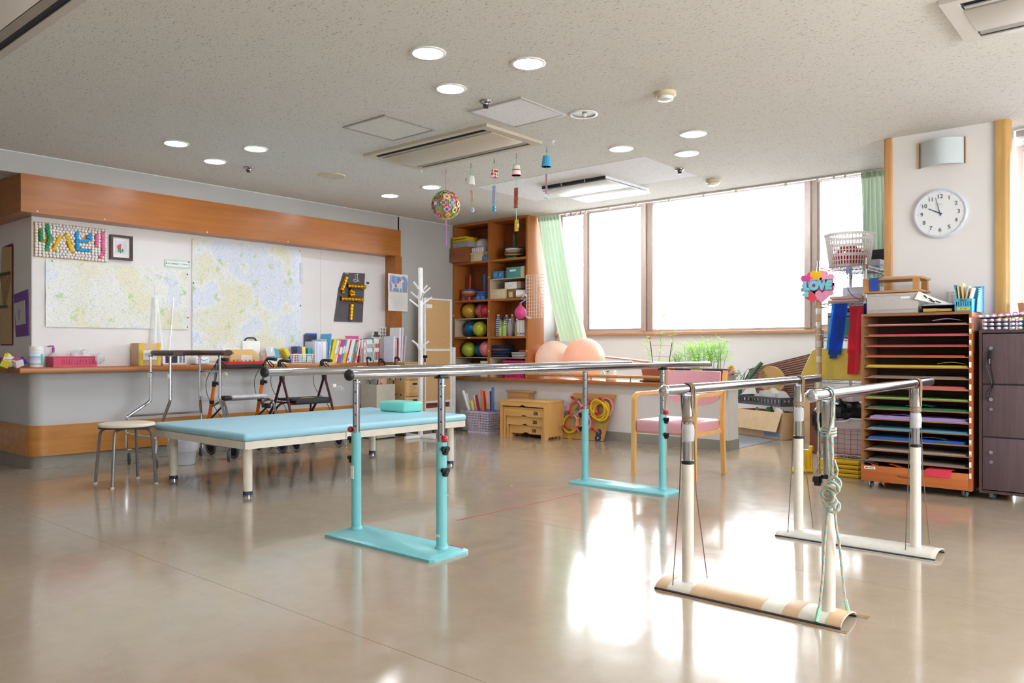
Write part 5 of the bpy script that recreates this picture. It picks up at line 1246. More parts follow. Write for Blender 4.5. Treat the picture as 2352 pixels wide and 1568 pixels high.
exball(-6.86, 7.47, .906, .094, '#1f6798', 'blue ball between lime and pink ones in the lower row', met=.2)
exball(-6.685, 7.385, .906, .104, '#dd7a80', 'pink ball at the right of the lower row', met=.1)

def ring_peg(x, y, z, peg, rings, base, label, rb=.14, lobes=True, ph=.32):
    t = thing('ring_toss_stand', label, 'ring toss', (x, y, z), group='ring toss stands on the shelf')
    if lobes:
        b = B()
        for k in range(6): b.cyl((x+rb*.66*math.cos(k*PI/3), y+rb*.66*math.sin(k*PI/3), z), (x+rb*.66*math.cos(k*PI/3), y+rb*.66*math.sin(k*PI/3), z+.045), rb*.36, n=14)
        b.cyl((x, y, z), (x, y, z+.045), rb*.7, n=20)
    else: b = B().lathe([(rb, z), (rb, z+.02), (.03, z+.03)], (x, y, 0), 24)
    part(t, 'base', b, mat(base, .35, name='toy_plastic'))
    part(t, 'peg', B().cyl((x, y, z+.02), (x, y, z+ph), .019, .016, 16).sph((x, y, z+ph), .0165, 12, 8), mat(peg, .35, name='toy_plastic'))
    for i, (c, r, zz_, ti) in enumerate(rings):
        part(t, 'ring', B().torus((0, 0, 0), r, .012, 28, 8, MX((x, y, z+zz_), rx=ti, ry=ti*.6)), mat(c, .35, name='toy_plastic'))
ring_peg(-7.022, 7.425, 1.63, '#a81e33', [('#1f7a55', .10, .06, 0), ('#e0622a', .10, .085, 0), ('#e3b12c', .098, .108, 0), ('#2f62c4', .10, .132, .02)], '#a81e33', 'red peg stand with coloured rings on the shelf', .12)
ring_peg(-6.765, 7.425, 1.63, '#2f74cc', [('#2f74cc', .10, .06, .03), ('#a83048', .09, .085, .05), ('#2f74cc', .10, .10, .04)], '#2f8ae0', 'blue peg stand with blue rings beside the red one', .12)
ring_peg(-6.263, 7.41, 2.109, '#1d6a44', [('#1f7a60', .105, .05, .04), ('#b88a52', .11, .065, .16), ('#b88a52', .11, .08, -.14), ('#2f6aa8', .10, .085, .10), ('#b88a52', .105, .095, .12), ('#e8e8ec', .105, .118, .05), ('#2f4f8e', .095, .13, .02)], '#1d7a4a', 'green peg stand piled with tilted rope rings in the top cubby', .10, False, .31)
# top left cubby
t = thing('storage_box', 'reddish wooden box jutting out of the top left cubby', 'box', (-7.02, 7.3, 2.109))
wb = wood('#8a4a2a', '#a55f38', 'X', .5, .7, 'mahogany')
part(t, 'box', B().bx(-7.15, -6.885, 7.20, 7.45, 2.109, 2.117).bx(-7.15, -6.885, 7.20, 7.21, 2.117, 2.295).bx(-7.15, -6.885, 7.44, 7.45, 2.117, 2.295).bx(-7.15, -7.14, 7.21, 7.44, 2.117, 2.295).bx(-6.895, -6.885, 7.21, 7.44, 2.117, 2.295), wb)
part(t, 'finger_hole', B().bx(-6.8855, -6.884, 7.30, 7.33, 2.16, 2.167).bx(-6.8855, -6.884, 7.30, 7.33, 2.18, 2.187).bx(-6.8855, -6.884, 7.30, 7.33, 2.20, 2.207), M_BLACK)
part(t, 'inner_lid', B().bx(-7.14, -6.895, 7.21, 7.44, 2.286, 2.294), wb)
solid('plastic_case', B().rb(-7.145, -6.85, 7.22, 7.46, 2.296, 2.372, .008), clearplast('#b9b6b4', .75, .4), 'milky plastic case on top of the reddish wooden box', 'case')
t = thing('patterned_box', 'flat yellow box with black zigzag band on the milky case', 'box', (-7.02, 7.33, 2.373))
part(t, 'box', B().rb(-7.145, -6.90, 7.22, 7.44, 2.373, 2.432, .003), mat('#dfb91e', .5, name='yellow_card'))
for i in range(14): part(t, 'zigzag', B().prism([(-7.14+.017*i, 2.395), (-7.131+.017*i, 2.41), (-7.122+.017*i, 2.395)], -.0012, 0, Matrix(((1, 0, 0, 0), (0, 0, 1, 7.2195), (0, 1, 0, 0), (0, 0, 0, 1)))), M_BLACK)
t = thing('cream_box', 'cream lidded box in the top left cubby', 'box', (-6.82, 7.36, 2.109))
cb = mat('#d8c79c', .6, name='cream_paperboard')
part(t, 'box', B().rb(-6.875, -6.69, 7.275, 7.42, 2.109, 2.20, .002), cb); part(t, 'lid', B().rb(-6.88, -6.685, 7.27, 7.425, 2.195, 2.222, .002), cb)
t = thing('helmet_toy', 'white half dome toy behind the egg tray', 'toy', (-6.84, 7.50, 2.109))
part(t, 'dome', B().lathe([(.085, 2.225), (.10, 2.26), (.10, 2.32), (.085, 2.375), (.05, 2.41), (.001, 2.42)], (-6.83, 7.46, 0), 24), M_WPLAS)
part(t, 'slot', B().bx(-6.89, -6.85, 7.358, 7.362, 2.295, 2.304).bx(-6.83, -6.81, 7.358, 7.362, 2.30, 2.308).bx(-6.79, -6.775, 7.362, 7.366, 2.30, 2.308), M_BLACK)
part(t, 'stand', B().cyl((-6.83, 7.46, 2.109), (-6.83, 7.46, 2.226), .05, n=12), M_CRM)
t = thing('egg_tray', 'white moulded egg tray standing on the cream box', 'tray', (-6.79, 7.31, 2.222))
b = B()
for i in range(6): b.lathe([(.010, 2.223), (.022, 2.228), (.024, 2.265), (.018, 2.285), (.012, 2.285), (.018, 2.262)], (-6.865+.033*i, 7.315, 0), 8).lathe([(.010, 2.223), (.022, 2.228), (.024, 2.265), (.018, 2.285), (.012, 2.285)], (-6.865+.033*i, 7.355, 0), 8)
part(t, 'cup_row', b, mat('#dcd4d6', .7, name='pulp'))
solid('blue_box', B().rb(-6.675, -6.585, 7.28, 7.42, 2.109, 2.165, .004), mat('#2f86cc', .4, name='blue_plastic'), 'small blue plastic box at the divider', 'box')
solid('plastic_bag', crumple((-6.635, 7.35, 2.166), .03, .04, .045, 5), clearplast('#e6e6e8', .5, .2), 'clear bag on the small blue box', 'plastic bag')
solid('wood_ruler', B().bx(-.012, .012, -.003, .003, 0, .24, MX((-6.615, 7.50, 2.11), ry=-.2)), mat('#b79a5a', .6, name='ruler_wood'), 'wooden ruler leaning at the divider in the top cubby', 'ruler')
# right column, row two
for i, x in enumerate((-6.525, -6.435)):
    t = thing('blue_carton', ['blue carton with round emblem, left of its twin', 'blue carton with leaf print, right of its twin'][i], 'box', (x+.04, 7.36, 1.868), group='pair of blue cartons')
    part(t, 'carton', B().rb(x, x+.085, 7.30, 7.42, 1.869, 1.965, .002), mat('#3f7fae', .5, name='blue_print'))
    if i == 0: part(t, 'emblem', B().torus((0, 0, 0), .018, .003, 16, 5, MX((x+.042, 7.299, 1.918), rx=PI/2)), mat('#a9c9dc', .5, name='pale_print'))
    else: part(t, 'leaf_print', B().tube([(x+.02, 7.299, 1.89), (x+.04, 7.299, 1.93), (x+.07, 7.299, 1.95)], .003, 5).tube([(x+.03, 7.299, 1.94), (x+.055, 7.299, 1.90)], .003, 5), mat('#a9c9dc', .5, name='pale_print'))
solid('red_carton', B().rb(-6.345, -6.29, 7.33, 7.46, 1.869, 1.965, .002), mat('#b84a50', .5, name='red_print'), 'narrow red carton beside the teal box', 'box')
t = thing('teal_box', 'teal drawer box with white label on the upper right shelf', 'box', (-6.15, 7.38, 1.869))
part(t, 'box', B().rb(-6.285, -6.06, 7.285, 7.45, 1.869, 1.998, .002), mat('#4f9a90', .55, name='teal_card'))
part(t, 'side', B().bx(-6.06, -6.005, 7.287, 7.45, 1.869, 1.998), mat('#d6bd92', .6, name='kraft'))
part(t, 'label', B().bx(-6.23, -6.135, 7.283, 7.2855, 1.945, 1.968), M_PAPER)
# right column, row three (cream insert)
t = thing('cream_box', 'low cream paper box in the lower half of the right cubby', 'box', (-6.43, 7.36, 1.624))
part(t, 'box', B().rb(-6.535, -6.30, 7.275, 7.42, 1.624, 1.735, .002), cb); part(t, 'lid', B().rb(-6.538, -6.297, 7.272, 7.423, 1.722, 1.742, .002), cb)
t = thing('white_carton', 'white carton sitting on a woven box', 'box', (-6.23, 7.37, 1.735))
part(t, 'carton', B().rb(-6.325, -6.14, 7.30, 7.43, 1.738, 1.822, .002), M_PAPER)
part(t, 'kraft_side', B().bx(-6.139, -6.08, 7.31, 7.43, 1.738, 1.822), mat('#a98a68', .6, name='kraft2'))
part(t, 'line_print', B().bx(-6.26, -6.21, 7.2985, 7.3, 1.775, 1.778), M_INK)
t = thing('woven_box', 'brown woven box with yellow note in the right cubby', 'box', (-6.22, 7.37, 1.624))
part(t, 'box', B().rb(-6.29, -6.15, 7.30, 7.44, 1.624, 1.736, .003), m_dots('#8a6a42', '#c2a068', 60, .35))
part(t, 'note', B().bx(-6.255, -6.195, 7.297, 7.2995, 1.635, 1.70), mat('#e0cf86', .7, name='yellow_note'))
t = thing('paper_roll', 'rolled white paper bundle beside the woven box', 'paper roll', (-6.08, 7.40, 1.624))
part(t, 'roll', B().cyl((-6.135, 7.30, 1.676), (-6.01, 7.37, 1.676), .048, n=18, cap=False).cyl((-6.12, 7.31, 1.676), (-6.01, 7.37, 1.676), .036, n=14, cap=False), M_PAPER)
# bottles
def bottle(x, y, z, r, h, body, cap, label, fill=None, fh=.3, band=None):
    t = thing('drink_bottle', label, 'bottle', (x, y, z), group='plastic drink bottles on the shelf')
    part(t, 'bottle', B().lathe([(r*.9, z), (r, z+.006), (r, z+h*.62), (r*.85, z+h*.72), (r*.4, z+h*.88), (r*.36, z+h*.93)], (x, y, 0), 16), band or clearplast(body, .32, .1))
    if fill: part(t, 'contents', B().lathe([(r*.86, z+.003), (r*.94, z+.008), (r*.94, z+h*fh), (.001, z+h*fh)], (x, y, 0), 14), mat(fill, .5, name='bottle_fill'))
    part(t, 'cap', B().cyl((x, y, z+h*.91), (x, y, z+h), r*.44, n=12), mat(cap, .4, name='bottle_cap'))
z = 1.164
bottle(-6.505, 7.39, z, .038, .275, '#e8eef4', '#e3dcc0', 'bottle wound with blue bands at the left end', band=m_bands(['#2a4fa8', '#e6e2d2', '#3f62b8', '#c9d0dc'], 21))
bottle(-6.43, 7.46, z, .034, .27, '#e8eef4', '#e3dcc0', 'second bottle with blue bands and cream cap, behind', band=m_bands(['#2a4fa8', '#e6e2d2', '#3f62b8', '#c9d0dc'], 21))
bottle(-6.44, 7.36, z, .032, .225, '#d8e890', '#2f55a8', 'green tinted bottle with blue cap, left one', '#c2d88a', .5)
bottle(-6.375, 7.36, z, .033, .23, '#d8e890', '#2f55a8', 'green tinted bottle with blue cap, right one', '#b8d870', .55)
bottle(-6.345, 7.47, z, .034, .275, '#eeeadb', '#e3dcc0', 'tall bottle with cream cap and yellow band behind the green ones', '#d8b840', .45)
bottle(-6.30, 7.37, z, .033, .215, '#eef0f4', '#f2f2f2', 'clear bottle with purple beads in the bottom', '#5a2a7e', .24)
bottle(-6.245, 7.45, z, .031, .215, '#eef0f4', '#f2f2f2', 'clear bottle with green beads in the bottom', '#1f8a4a', .24)
bottle(-6.185, 7.37, z, .031, .215, '#eef0f4', '#f2f2f2', 'clear bottle with yellow and green beads', '#a9b83a', .26)
for i, (x, c, h, l) in enumerate(((-6.125, '#e8e4dc', .19, 'white book nearest the bottles'), (-6.085, '#efece4', .19, 'white book in the middle of the three'), (-6.045, '#e6e6ea', .19, 'white book at the right, under the balloon'))):
    t = thing('white_book', l, 'book', (x+.015, 7.39, z), group='white books on the bottle shelf')
    part(t, 'cover', B().rb(x-.002, x+.032, 7.30, 7.46, z, z+h, .002), mat(c, .5, name='book_cover')); part(t, 'spine_mark', B().bx(x+.004, x+.026, 7.2985, 7.30, z+.02, z+.04), mat(['#e0622a', '#2f62a8', '#2a8a4a'][i], .5, name='book_mark'))
# folded dark clothes and papers
for i, (c, l) in enumerate((('#232a44', 'dark navy folded garment at the bottom'), ('#1f2740', 'navy folded garment second from below'), ('#39415a', 'grey-blue folded garment with pink stripe'), ('#1d2338', 'dark navy folded garment on top'))):
    t = thing('folded_garment', l, 'clothing', (-6.43, 7.4, .906+.038*i), group='folded dark garments')
    part(t, 'fold', B().rb(-6.545+.01*(i % 2)+.004, -6.33+.02*math.sin(i*2), 7.285, 7.5, .907+.038*i, .943+.038*i, .014, 3), mat(c, .9, name='dark_cloth'))
    if i == 2: part(t, 'stripe', B().bx(-6.50, -6.335, 7.2835, 7.2855, .997, 1.002), mat('#c8506a', .8, name='pink_stripe'))
for i in range(4):
    solid('paper_stack', B().rb(-.11, .11, -.07, .07, 0, .014, .003, M=MX((-6.13, 7.40, .908+.0155*i), rz=.12*(i-1.5))), mat(['#b5aaa4', '#d9d6d4', '#9c98a2', '#c9c7c8'][i], .8, name='old_paper'), ['bottom sheet stack right of the dark garments', 'second sheet stack right of the dark garments', 'third sheet stack right of the dark garments', 'top sheet stack right of the dark garments'][i], 'papers', 'loose paper stacks')
solid('orange_cloth', B().rb(-6.20, -6.06, 7.42, 7.54, .972, .995, .008), mat('#d8703a', .8, name='orange_cloth'), 'orange cloth lying on the paper stacks', 'cloth')
t = thing('pink_basket', 'hot pink plastic basket in the lowest right cubby', 'basket', (-6.17, 7.4, .66))
basket(t, 'body', -6.34, -6.0, 7.29, 7.52, .658, .86, mat('#e0358a', .4, name='hot_pink'), .009, 12, 7, 5, .012, .014)
solid('book_stack', B().rb(-6.73, -6.60, 7.30, 7.45, .657, .69, .002).rb(-6.73, -6.60, 7.30, 7.45, .692, .86, .002), mat('#dcdcd6', .7, name='paper_block'), 'stack of white pads in the lowest left cubby', 'papers')
solid('blue_file_tray', B().rb(-6.95, -6.75, 7.30, 7.46, .657, .83, .004), mat('#7f9fc0', .5, name='pale_blue'), 'pale blue document box in the lowest left cubby', 'box')
# wire grid with balloon
t = thing('wire_grid', 'white wire grid panel hanging on the shelf edge', 'wire panel', (-5.80, 7.225, 1.375))
b = B(); gx0, gx1, gz0, gz1, gy = -5.925, -5.66, 1.372, 1.878, 7.235
for i in range(8): b.cyl((gx0+(gx1-gx0)*i/7, gy, gz0), (gx0+(gx1-gx0)*i/7, gy, gz1), .0025, n=5)
for i in range(14): b.cyl((gx0, gy, gz0+(gz1-gz0)*i/13), (gx1, gy, gz0+(gz1-gz0)*i/13), .0025, n=5)
part(t, 'grid', b, M_WHITE); part(t, 'hook', B().cyl((-5.935, gy, 1.86), (-5.935, 7.275, 1.86), .003, n=5).cyl((-5.925, gy, 1.86), (-5.935, gy, 1.86), .003, n=5), M_WHITE)
part(t, 'clip', B().prism([(0, 0), (.016, -.03), (.03, -.04), (.012, .01), (.02, .03), (.005, .035), (-.004, .03)], -.004, .004, MX((-5.735, gy-.006, 1.70), rx=PI/2)), mat('#b8d890', .5, name='green_clip'))
t = thing('balloon', 'small hot pink balloon tied to the wire grid', 'balloon', (-5.955, 7.15, 1.35))
part(t, 'balloon', B().lathe([(.001, 1.358), (.03, 1.365), (.058, 1.39), (.071, 1.43), (.066, 1.465), (.04, 1.50), (.016, 1.522), (.012, 1.535), (.018, 1.548), (.006, 1.55)], (-5.955, 7.155, 0), 22), mat('#f0569c', .25, trans=.25, name='pink_latex'), angle=80)
rib = []
part(t, 'ribbon', B().tube([(-5.955, 7.155, 1.55), (-5.93, 7.19, 1.575), (-5.90, 7.22, 1.60)], .006, 5).tube([(-5.95, 7.16, 1.60), (-5.91, 7.20, 1.585), (-5.88, 7.21, 1.605)], .005, 5), mat('#8aa8e6', .5, name='blue_ribbon'))
part(t, 'white_ribbon', B().tube([(-5.955, 7.19, 1.62), (-5.93, 7.20, 1.645), (-5.90, 7.21, 1.625), (-5.92, 7.20, 1.655)], .006, 5).tube([(-5.91, 7.19, 1.40), (-5.88, 7.20, 1.375), (-5.84, 7.20, 1.36), (-5.88, 7.20, 1.39), (-5.83, 7.2, 1.375)], .006, 5), M_WPLAS)

# ================================================================ curtains
def curtain(xa, xb, y, zt, zb, xa2, xb2, yb, folds, label):
    n = folds*8; rows = []
    for i in range(15):
        v = i/14; r = []
        for k in range(n+1):
            u = k/n; xl = xa+(xa2-xa)*v**.8; xr = xb+(xb2-xb)*v**.9
            r.append((xl+(xr-xl)*u+.006*math.sin(v*5+u*9), y+(yb-y)*v**1.6+(.020+.030*v)*math.sin(u*folds*2*PI+.6*math.sin(3*v)), zt+(zb-zt)*v))
        rows.append(r)
    t = thing('curtain', label, 'curtain', ((xa+xb)/2, y, zb))
    part(t, 'drape', B().sheet(rows), mat('#d2e0cd', .9, var=.02, trans=.2, name='green_curtain'), angle=80)
    part(t, 'heading', B().sheet([[(p[0], p[1]-.004, zt+.012) for p in rows[0]], [(p[0], p[1]-.004, zt-.05) for p in rows[0]]]), mat('#d4e2d0', .9, trans=.15, name='curtain_heading'), angle=80)
curtain(-5.93, -5.60, 7.46, 2.585, 1.10, -5.84, -5.44, 7.78, 7, 'pale green curtain draped to the right beside the shelf unit')
curtain(-2.215, -1.99, 7.44, 2.585, 1.25, -2.20, -1.98, 7.44, 6, 'pale green curtain gathered beside the pillar')
t = thing('curtain_rail', 'white curtain rail with hooks along the ceiling edge by the window', 'curtain rail', (-3.9, 7.44, 2.59))
part(t, 'rail', B().bx(-5.94, -1.75, 7.425, 7.455, 2.584, 2.598), M_WPLAS)
for x in (-5.5, -5.35, -5.22, -4.9, -4.55, -4.15, -3.75, -3.4, -2.9, -2.6, -2.45, -2.35): part(t, 'runner', B().rb(x-.012, x+.012, 7.432, 7.448, 2.560, 2.584, .005), M_WPLAS)
for x in (-5.42, -5.28): part(t, 'tape', B().bx(x-.012, x+.012, 7.424, 7.426, 2.55, 2.585), M_CARD)

# ================================================================ in front of the partition
def bench(x0, x1, y0, y1, h, board, num, label, th=.022):
    t = thing('step_bench', label, 'step bench', ((x0+x1)/2, (y0+y1)/2, 0), group='nested wooden step benches')
    part(t, 'top', B().rb(x0, x1, y0, y1, h-th, h, .004), M_LWOOD)
    for xa, xb in ((x0, x0+th), (x1-th, x1)):
        part(t, 'side', B().prism([(y0, .0), (y0+.05, 0), (y0+.075, .025), (y1-.075, .025), (y1-.05, 0), (y1, 0), (y1, h-th), (y0, h-th)], xa, xb, Matrix(((0, 0, 1, 0), (1, 0, 0, 0), (0, 1, 0, 0), (0, 0, 0, 1)))), M_LWOODZ)
    xm = (x0+x1)/2; zb = h-th-board; zt = h-th
    p = [(x0+th, zb), (xm-.05, zb)]+[(xm-.05+.1*i/6, zb+.016*math.sin(PI*i/6)) for i in range(1, 6)]+[(xm+.05, zb), (x1-th, zb), (x1-th, zt), (x0+th, zt)]
    fb = part(t, 'front_board', B().prism(p, -.016, 0, Matrix(((1, 0, 0, 0), (0, 0, 1, y0+.018), (0, 1, 0, 0), (0, 0, 0, 1)))), M_LWOOD)
    if num: lettering(fb, num, .056, M_INK, (x1-.125, y0+.0015, h-th-board*.5), '-Y', 'number_print', sx=.75, fat=.0022)
bench(-6.035, -5.375, 6.885, 7.235, .425, .045, None, 'largest outer wooden bench of the nested set')
bench(-6.005, -5.405, 6.909, 7.20, .345, .080, '300', 'second nested bench, marked 300')
bench(-5.975, -5.435, 6.931, 7.17, .243, .080, '200', 'third nested bench, marked 200')
bench(-5.945, -5.465, 6.953, 7.14, .140, .072, '100', 'smallest nested bench, marked 100')
t = thing('wooden_crate', 'plain wooden crate standing behind the nested benches', 'crate', (-6.07, 7.29, 0))
part(t, 'side', B().bx(-6.23, -5.90, 7.24, 7.255, 0, .49).bx(-6.23, -5.90, 7.32, 7.335, 0, .49).bx(-6.23, -6.215, 7.255, 7.32, 0, .49).bx(-5.915, -5.90, 7.255, 7.32, 0, .49), wood('#b98a58', '#cfa372', 'X', .5, .8, 'crate_wood'))
part(t, 'lid', B().rb(-6.25, -5.86, 7.235, 7.34, .49, .51, .003), wood('#b98a58', '#cfa372', 'X', .5, .8, 'crate_wood'))
# lavender basket with foam sticks
t = thing('laundry_basket', 'pale lavender perforated basket holding foam sticks', 'basket', (-6.46, 7.08, 0))
lv = mat('#cfc8dc', .45, name='lavender_plastic')
x0, x1, y0, y1, h = -6.645, -6.27, 6.96, 7.22, .26
b = B().bx(x0+.02, x1-.02, y0+.02, y1-.02, 0, .008)
def wall(b, P, nu, nv):
    for i in range(nu+1): 
        w = .011
        a, c = P(i/nu, 0), P(i/nu, 1); b.cyl(a, c, w*.62, n=4)
    for j in range(nv+1):
        r = .007 if 0 < j < nv else .016
        a, c = P(0, j/nv), P(1, j/nv); b.cyl(a, c, r, n=4)
tp_ = .02
wall(b, lambda u, v: (x0+tp_*(1-v)+(x1-x0-2*tp_*(1-v))*u, y0+tp_*(1-v), .01+(h-.02)*v), 14, 8)
wall(b, lambda u, v: (x0+tp_*(1-v)+(x1-x0-2*tp_*(1-v))*u, y1-tp_*(1-v), .01+(h-.02)*v), 14, 8)
wall(b, lambda u, v: (x0+tp_*(1-v), y0+tp_*(1-v)+(y1-y0-2*tp_*(1-v))*u, .01+(h-.02)*v), 9, 8)
wall(b, lambda u, v: (x1-tp_*(1-v), y0+tp_*(1-v)+(y1-y0-2*tp_*(1-v))*u, .01+(h-.02)*v), 9, 8)
part(t, 'body', b, lv)
part(t, 'rim', B().tube([(x0, y0, h), (x1, y0, h), (x1, y1, h), (x0, y1, h)], .009, 6, True), mat('#4a78d8', .4, name='blue_rim'))
ST = [(-6.56, 7.03, -.16, -.05, .50, '#ecebea', 'long white foam stick leaning left, foremost'), (-6.60, 7.09, -.17, 0, .46, '#e6e4e6', 'shorter white foam stick at the far left'), (-6.54, 7.10, -.10, 0, .44, '#efeeee', 'white foam stick behind the yellow one'),
 (-6.50, 7.01, -.11, 0, .38, '#e6cf2a', 'thin yellow foam stick'), (-6.45, 7.03, -.10, 0, .45, '#b5202c', 'dark red foam stick leaning left'), (-6.40, 7.05, -.06, .02, .50, '#c5242c', 'bright red foam stick in the middle'),
 (-6.38, 7.00, -.05, 0, .52, '#e2702a', 'orange foam stick'), (-6.37, 7.12, -.02, 0, .50, '#a81e28', 'short red foam stick at the back'), (-6.305, 7.06, 0, 0, .55, '#2f86cc', 'straight blue foam stick at the right'), (-6.48, 7.15, -.04, 0, .42, '#f0efee', 'white foam stick standing at the back')]
for x, y, tx, ty, zt, c, l in ST:
    if len(l.split()) < 4: l += ' in the lavender basket'
    k = solid('foam_stick', B().tube([(x, y, .012), (x+tx, y+ty, zt)], .017, 12), mat(c, .7, name='foam'), l, 'foam stick', 'foam sticks in the lavender basket')
solid('plastic_bag', crumple((-6.74, 7.06, 0), .09, .10, .14, 21, 16, 12, .25), clearplast('#eceaea', .28, .15), 'large clear bag beside the lavender basket', 'plastic bag')
# ring toss number board
t = thing('number_board', 'leaning wooden ring toss board with red tipped pegs and numbers', 'ring toss', (-5.09, 7.20, 0))
A = Vector((-5.385, 7.195, .004)); U = Vector((.565, .0, 0)); top = Vector((-5.305, 7.325, .51)); V = top-A
N = U.cross(V).normalized()
if N.y > 0: N = -N
def bp(u, v, n=0.): return tuple(A+U*u+V*v+N*n)
b = B(); th = .016
b.add([bp(0, 0), bp(1, 0), bp(1, 1), bp(0, 1), bp(0, 0, -th), bp(1, 0, -th), bp(1, 1, -th), bp(0, 1, -th)], [(0, 1, 2, 3), (7, 6, 5, 4), (0, 4, 5, 1), (1, 5, 6, 2), (2, 6, 7, 3), (3, 7, 4, 0)])
part(t, 'board', b, wood('#bf8a48', '#cf9a58', 'X', .45, .7, 'board_wood'))
nums = [[('2', '#2a8a68'), ('9', '#c8683a'), ('4', '#8a8578')], [('7', '#6ab0c0'), ('5', '#22305a'), ('3', '#9ab84a')], [('6', '#c2a63a'), ('1', '#c03a3a'), ('8', '#28325e')]]
E3 = Matrix((U.normalized(), V.normalized(), N)).transposed().to_euler()
for r in range(3):
    for c in range(3):
        u, v = .17+.33*c, .80-.315*r
        s, col = nums[r][c]
        lettering(t, s, .19, mat(col, .6, name='number_paint'), bp(u+.03, v-.07, .0012), E3, 'number', sx=.85, fat=.006)
        d = N
        p0 = Vector(bp(u, v+.02, 0)); p1 = p0+N*.095+Vector((0, 0, .012)); p2 = p0+N*.138+Vector((0, 0, .018))
        pg = part(t, 'peg', B().tube([tuple(p0), tuple(p1)], [.0155, .013], 10), wood('#b5794a', '#c98c5a', 'Y', .5, 2, 'peg_wood'))
        part(pg, 'red_tip', B().tube([tuple(p1), tuple(p1+N*.01), tuple(p2)], [.013, .0165, .015], 10), M_RED)
def toss_ring(u, v, n, r, c, label, tilt=0.):
    p = Vector(bp(u, v, n)); q = N.to_track_quat('Z', 'Y').to_matrix().to_4x4()
    solid('toss_ring', B().torus((0, 0, 0), r, .0115, 32, 8, Matrix.Translation(p) @ q @ Matrix.Rotation(tilt, 4, 'X')), mat(c, .4, name='ring_tube'), label, 'ring', 'hose rings on the number board')
pkc, ylc = '#ea8a9c', '#e8c22a'
toss_ring(.17, .645, .035, .088, pkc, 'pink hose ring hanging on the upper left peg')
toss_ring(.47, .645, .03, .085, pkc, 'pink hose ring on the upper middle peg')
toss_ring(.17, .31, .03, .100, ylc, 'yellow hose ring on the middle left peg')
toss_ring(.50, .33, .05, .095, pkc, 'pink hose ring on the central peg')
for i, (du, dv, n, r, ti) in enumerate(((0, 0, .02, .10, 0), (.02, .01, .034, .095, .04), (-.02, -.01, .05, .10, -.05), (.06, -.05, .075, .095, .25), (.0, .02, .10, .09, .45))):
    toss_ring(.80+du, .64+dv, n, r, ylc, ['rearmost yellow ring of the bundle on the upper right peg', 'second yellow ring of the upper right bundle', 'third yellow ring of the upper right bundle', 'tilted yellow ring at the right of the bundle', 'foremost upright yellow ring of the bundle'][i], ti)
toss_ring(.86, .70, .028, .105, pkc, 'pink ring behind the yellow bundle on the upper right peg')

# pink armchair
t = thing('armchair', 'beech armchair with dusty pink vinyl seat and back', 'chair', (-3.09, 5.69, 0))
PK = mat('#d9a0a8', .4, var=.02, name='pink_vinyl')
def flatbar(pts, w, th):
    """bent laminated wood: pts in a y-z side profile at given x, w = width in x, th = thickness"""
    P = [Vector(p) for p in pts]; rows = []
    for i, p in enumerate(P):
        d = (P[min(i+1, len(P)-1)]-P[max(i-1, 0)]).normalized(); s = Vector((1, 0, 0)); u = d.cross(s).normalized()
        rows.append([tuple(p+s*w/2+u*th/2), tuple(p-s*w/2+u*th/2), tuple(p-s*w/2-u*th/2), tuple(p+s*w/2-u*th/2), tuple(p+s*w/2+u*th/2)])
    b = B().sheet(rows); m = len(P)
    b.f += [(0, 1, 2, 3), ((m-1)*5+3, (m-1)*5+2, (m-1)*5+1, (m-1)*5)]; b.m += [0, 0]; return b
for x, nm in ((-3.355, 'l'), (-2.825, 'r')):
    part(t, 'front_leg', flatbar(bend([(x, 5.445, 0), (x, 5.455, .62), (x, 5.50, .648), (x, 5.86, .648), (x+(.0), 5.945, .70)], .055, 6), .034, .026), M_LWOODZ)
    part(t, 'back_leg', flatbar([(x, 5.955, 0), (x, 5.93, .30), (x, 5.925, .50), (x, 5.955, .70), (x, 5.985, .83)], .034, .028), M_LWOODZ)
part(t, 'back_rail', B().bx(-3.34, -2.84, 5.925, 5.945, .395, .435).bx(-3.34, -2.84, 5.465, 5.485, .34, .375), M_LWOOD)
for xa in (-3.35, -2.85): part(t, 'side_rail', B().bx(xa, xa+.02, 5.46, 5.94, .335, .365), M_LWOODZ)
part(t, 'seat', B().rb(-3.335, -2.845, 5.44, 5.925, .345, .445, .022, 3), PK, angle=60)
rows = []
for i in range(13):
    v = i/12; r = []
    for k in range(13):
        u = k/12*2-1
        lowedge = .535+.07*abs(u)**2.2; z = lowedge+(.825-lowedge)*v
        r.append((-3.09+u*.235, 5.945+.028*(1-u*u)+.03*(z-.5)/.3*1.0-.035, z+.0*u))
    rows.append(r)
part(t, 'backrest', B().sheet(rows, (0, .03, 0)), PK, angle=50)

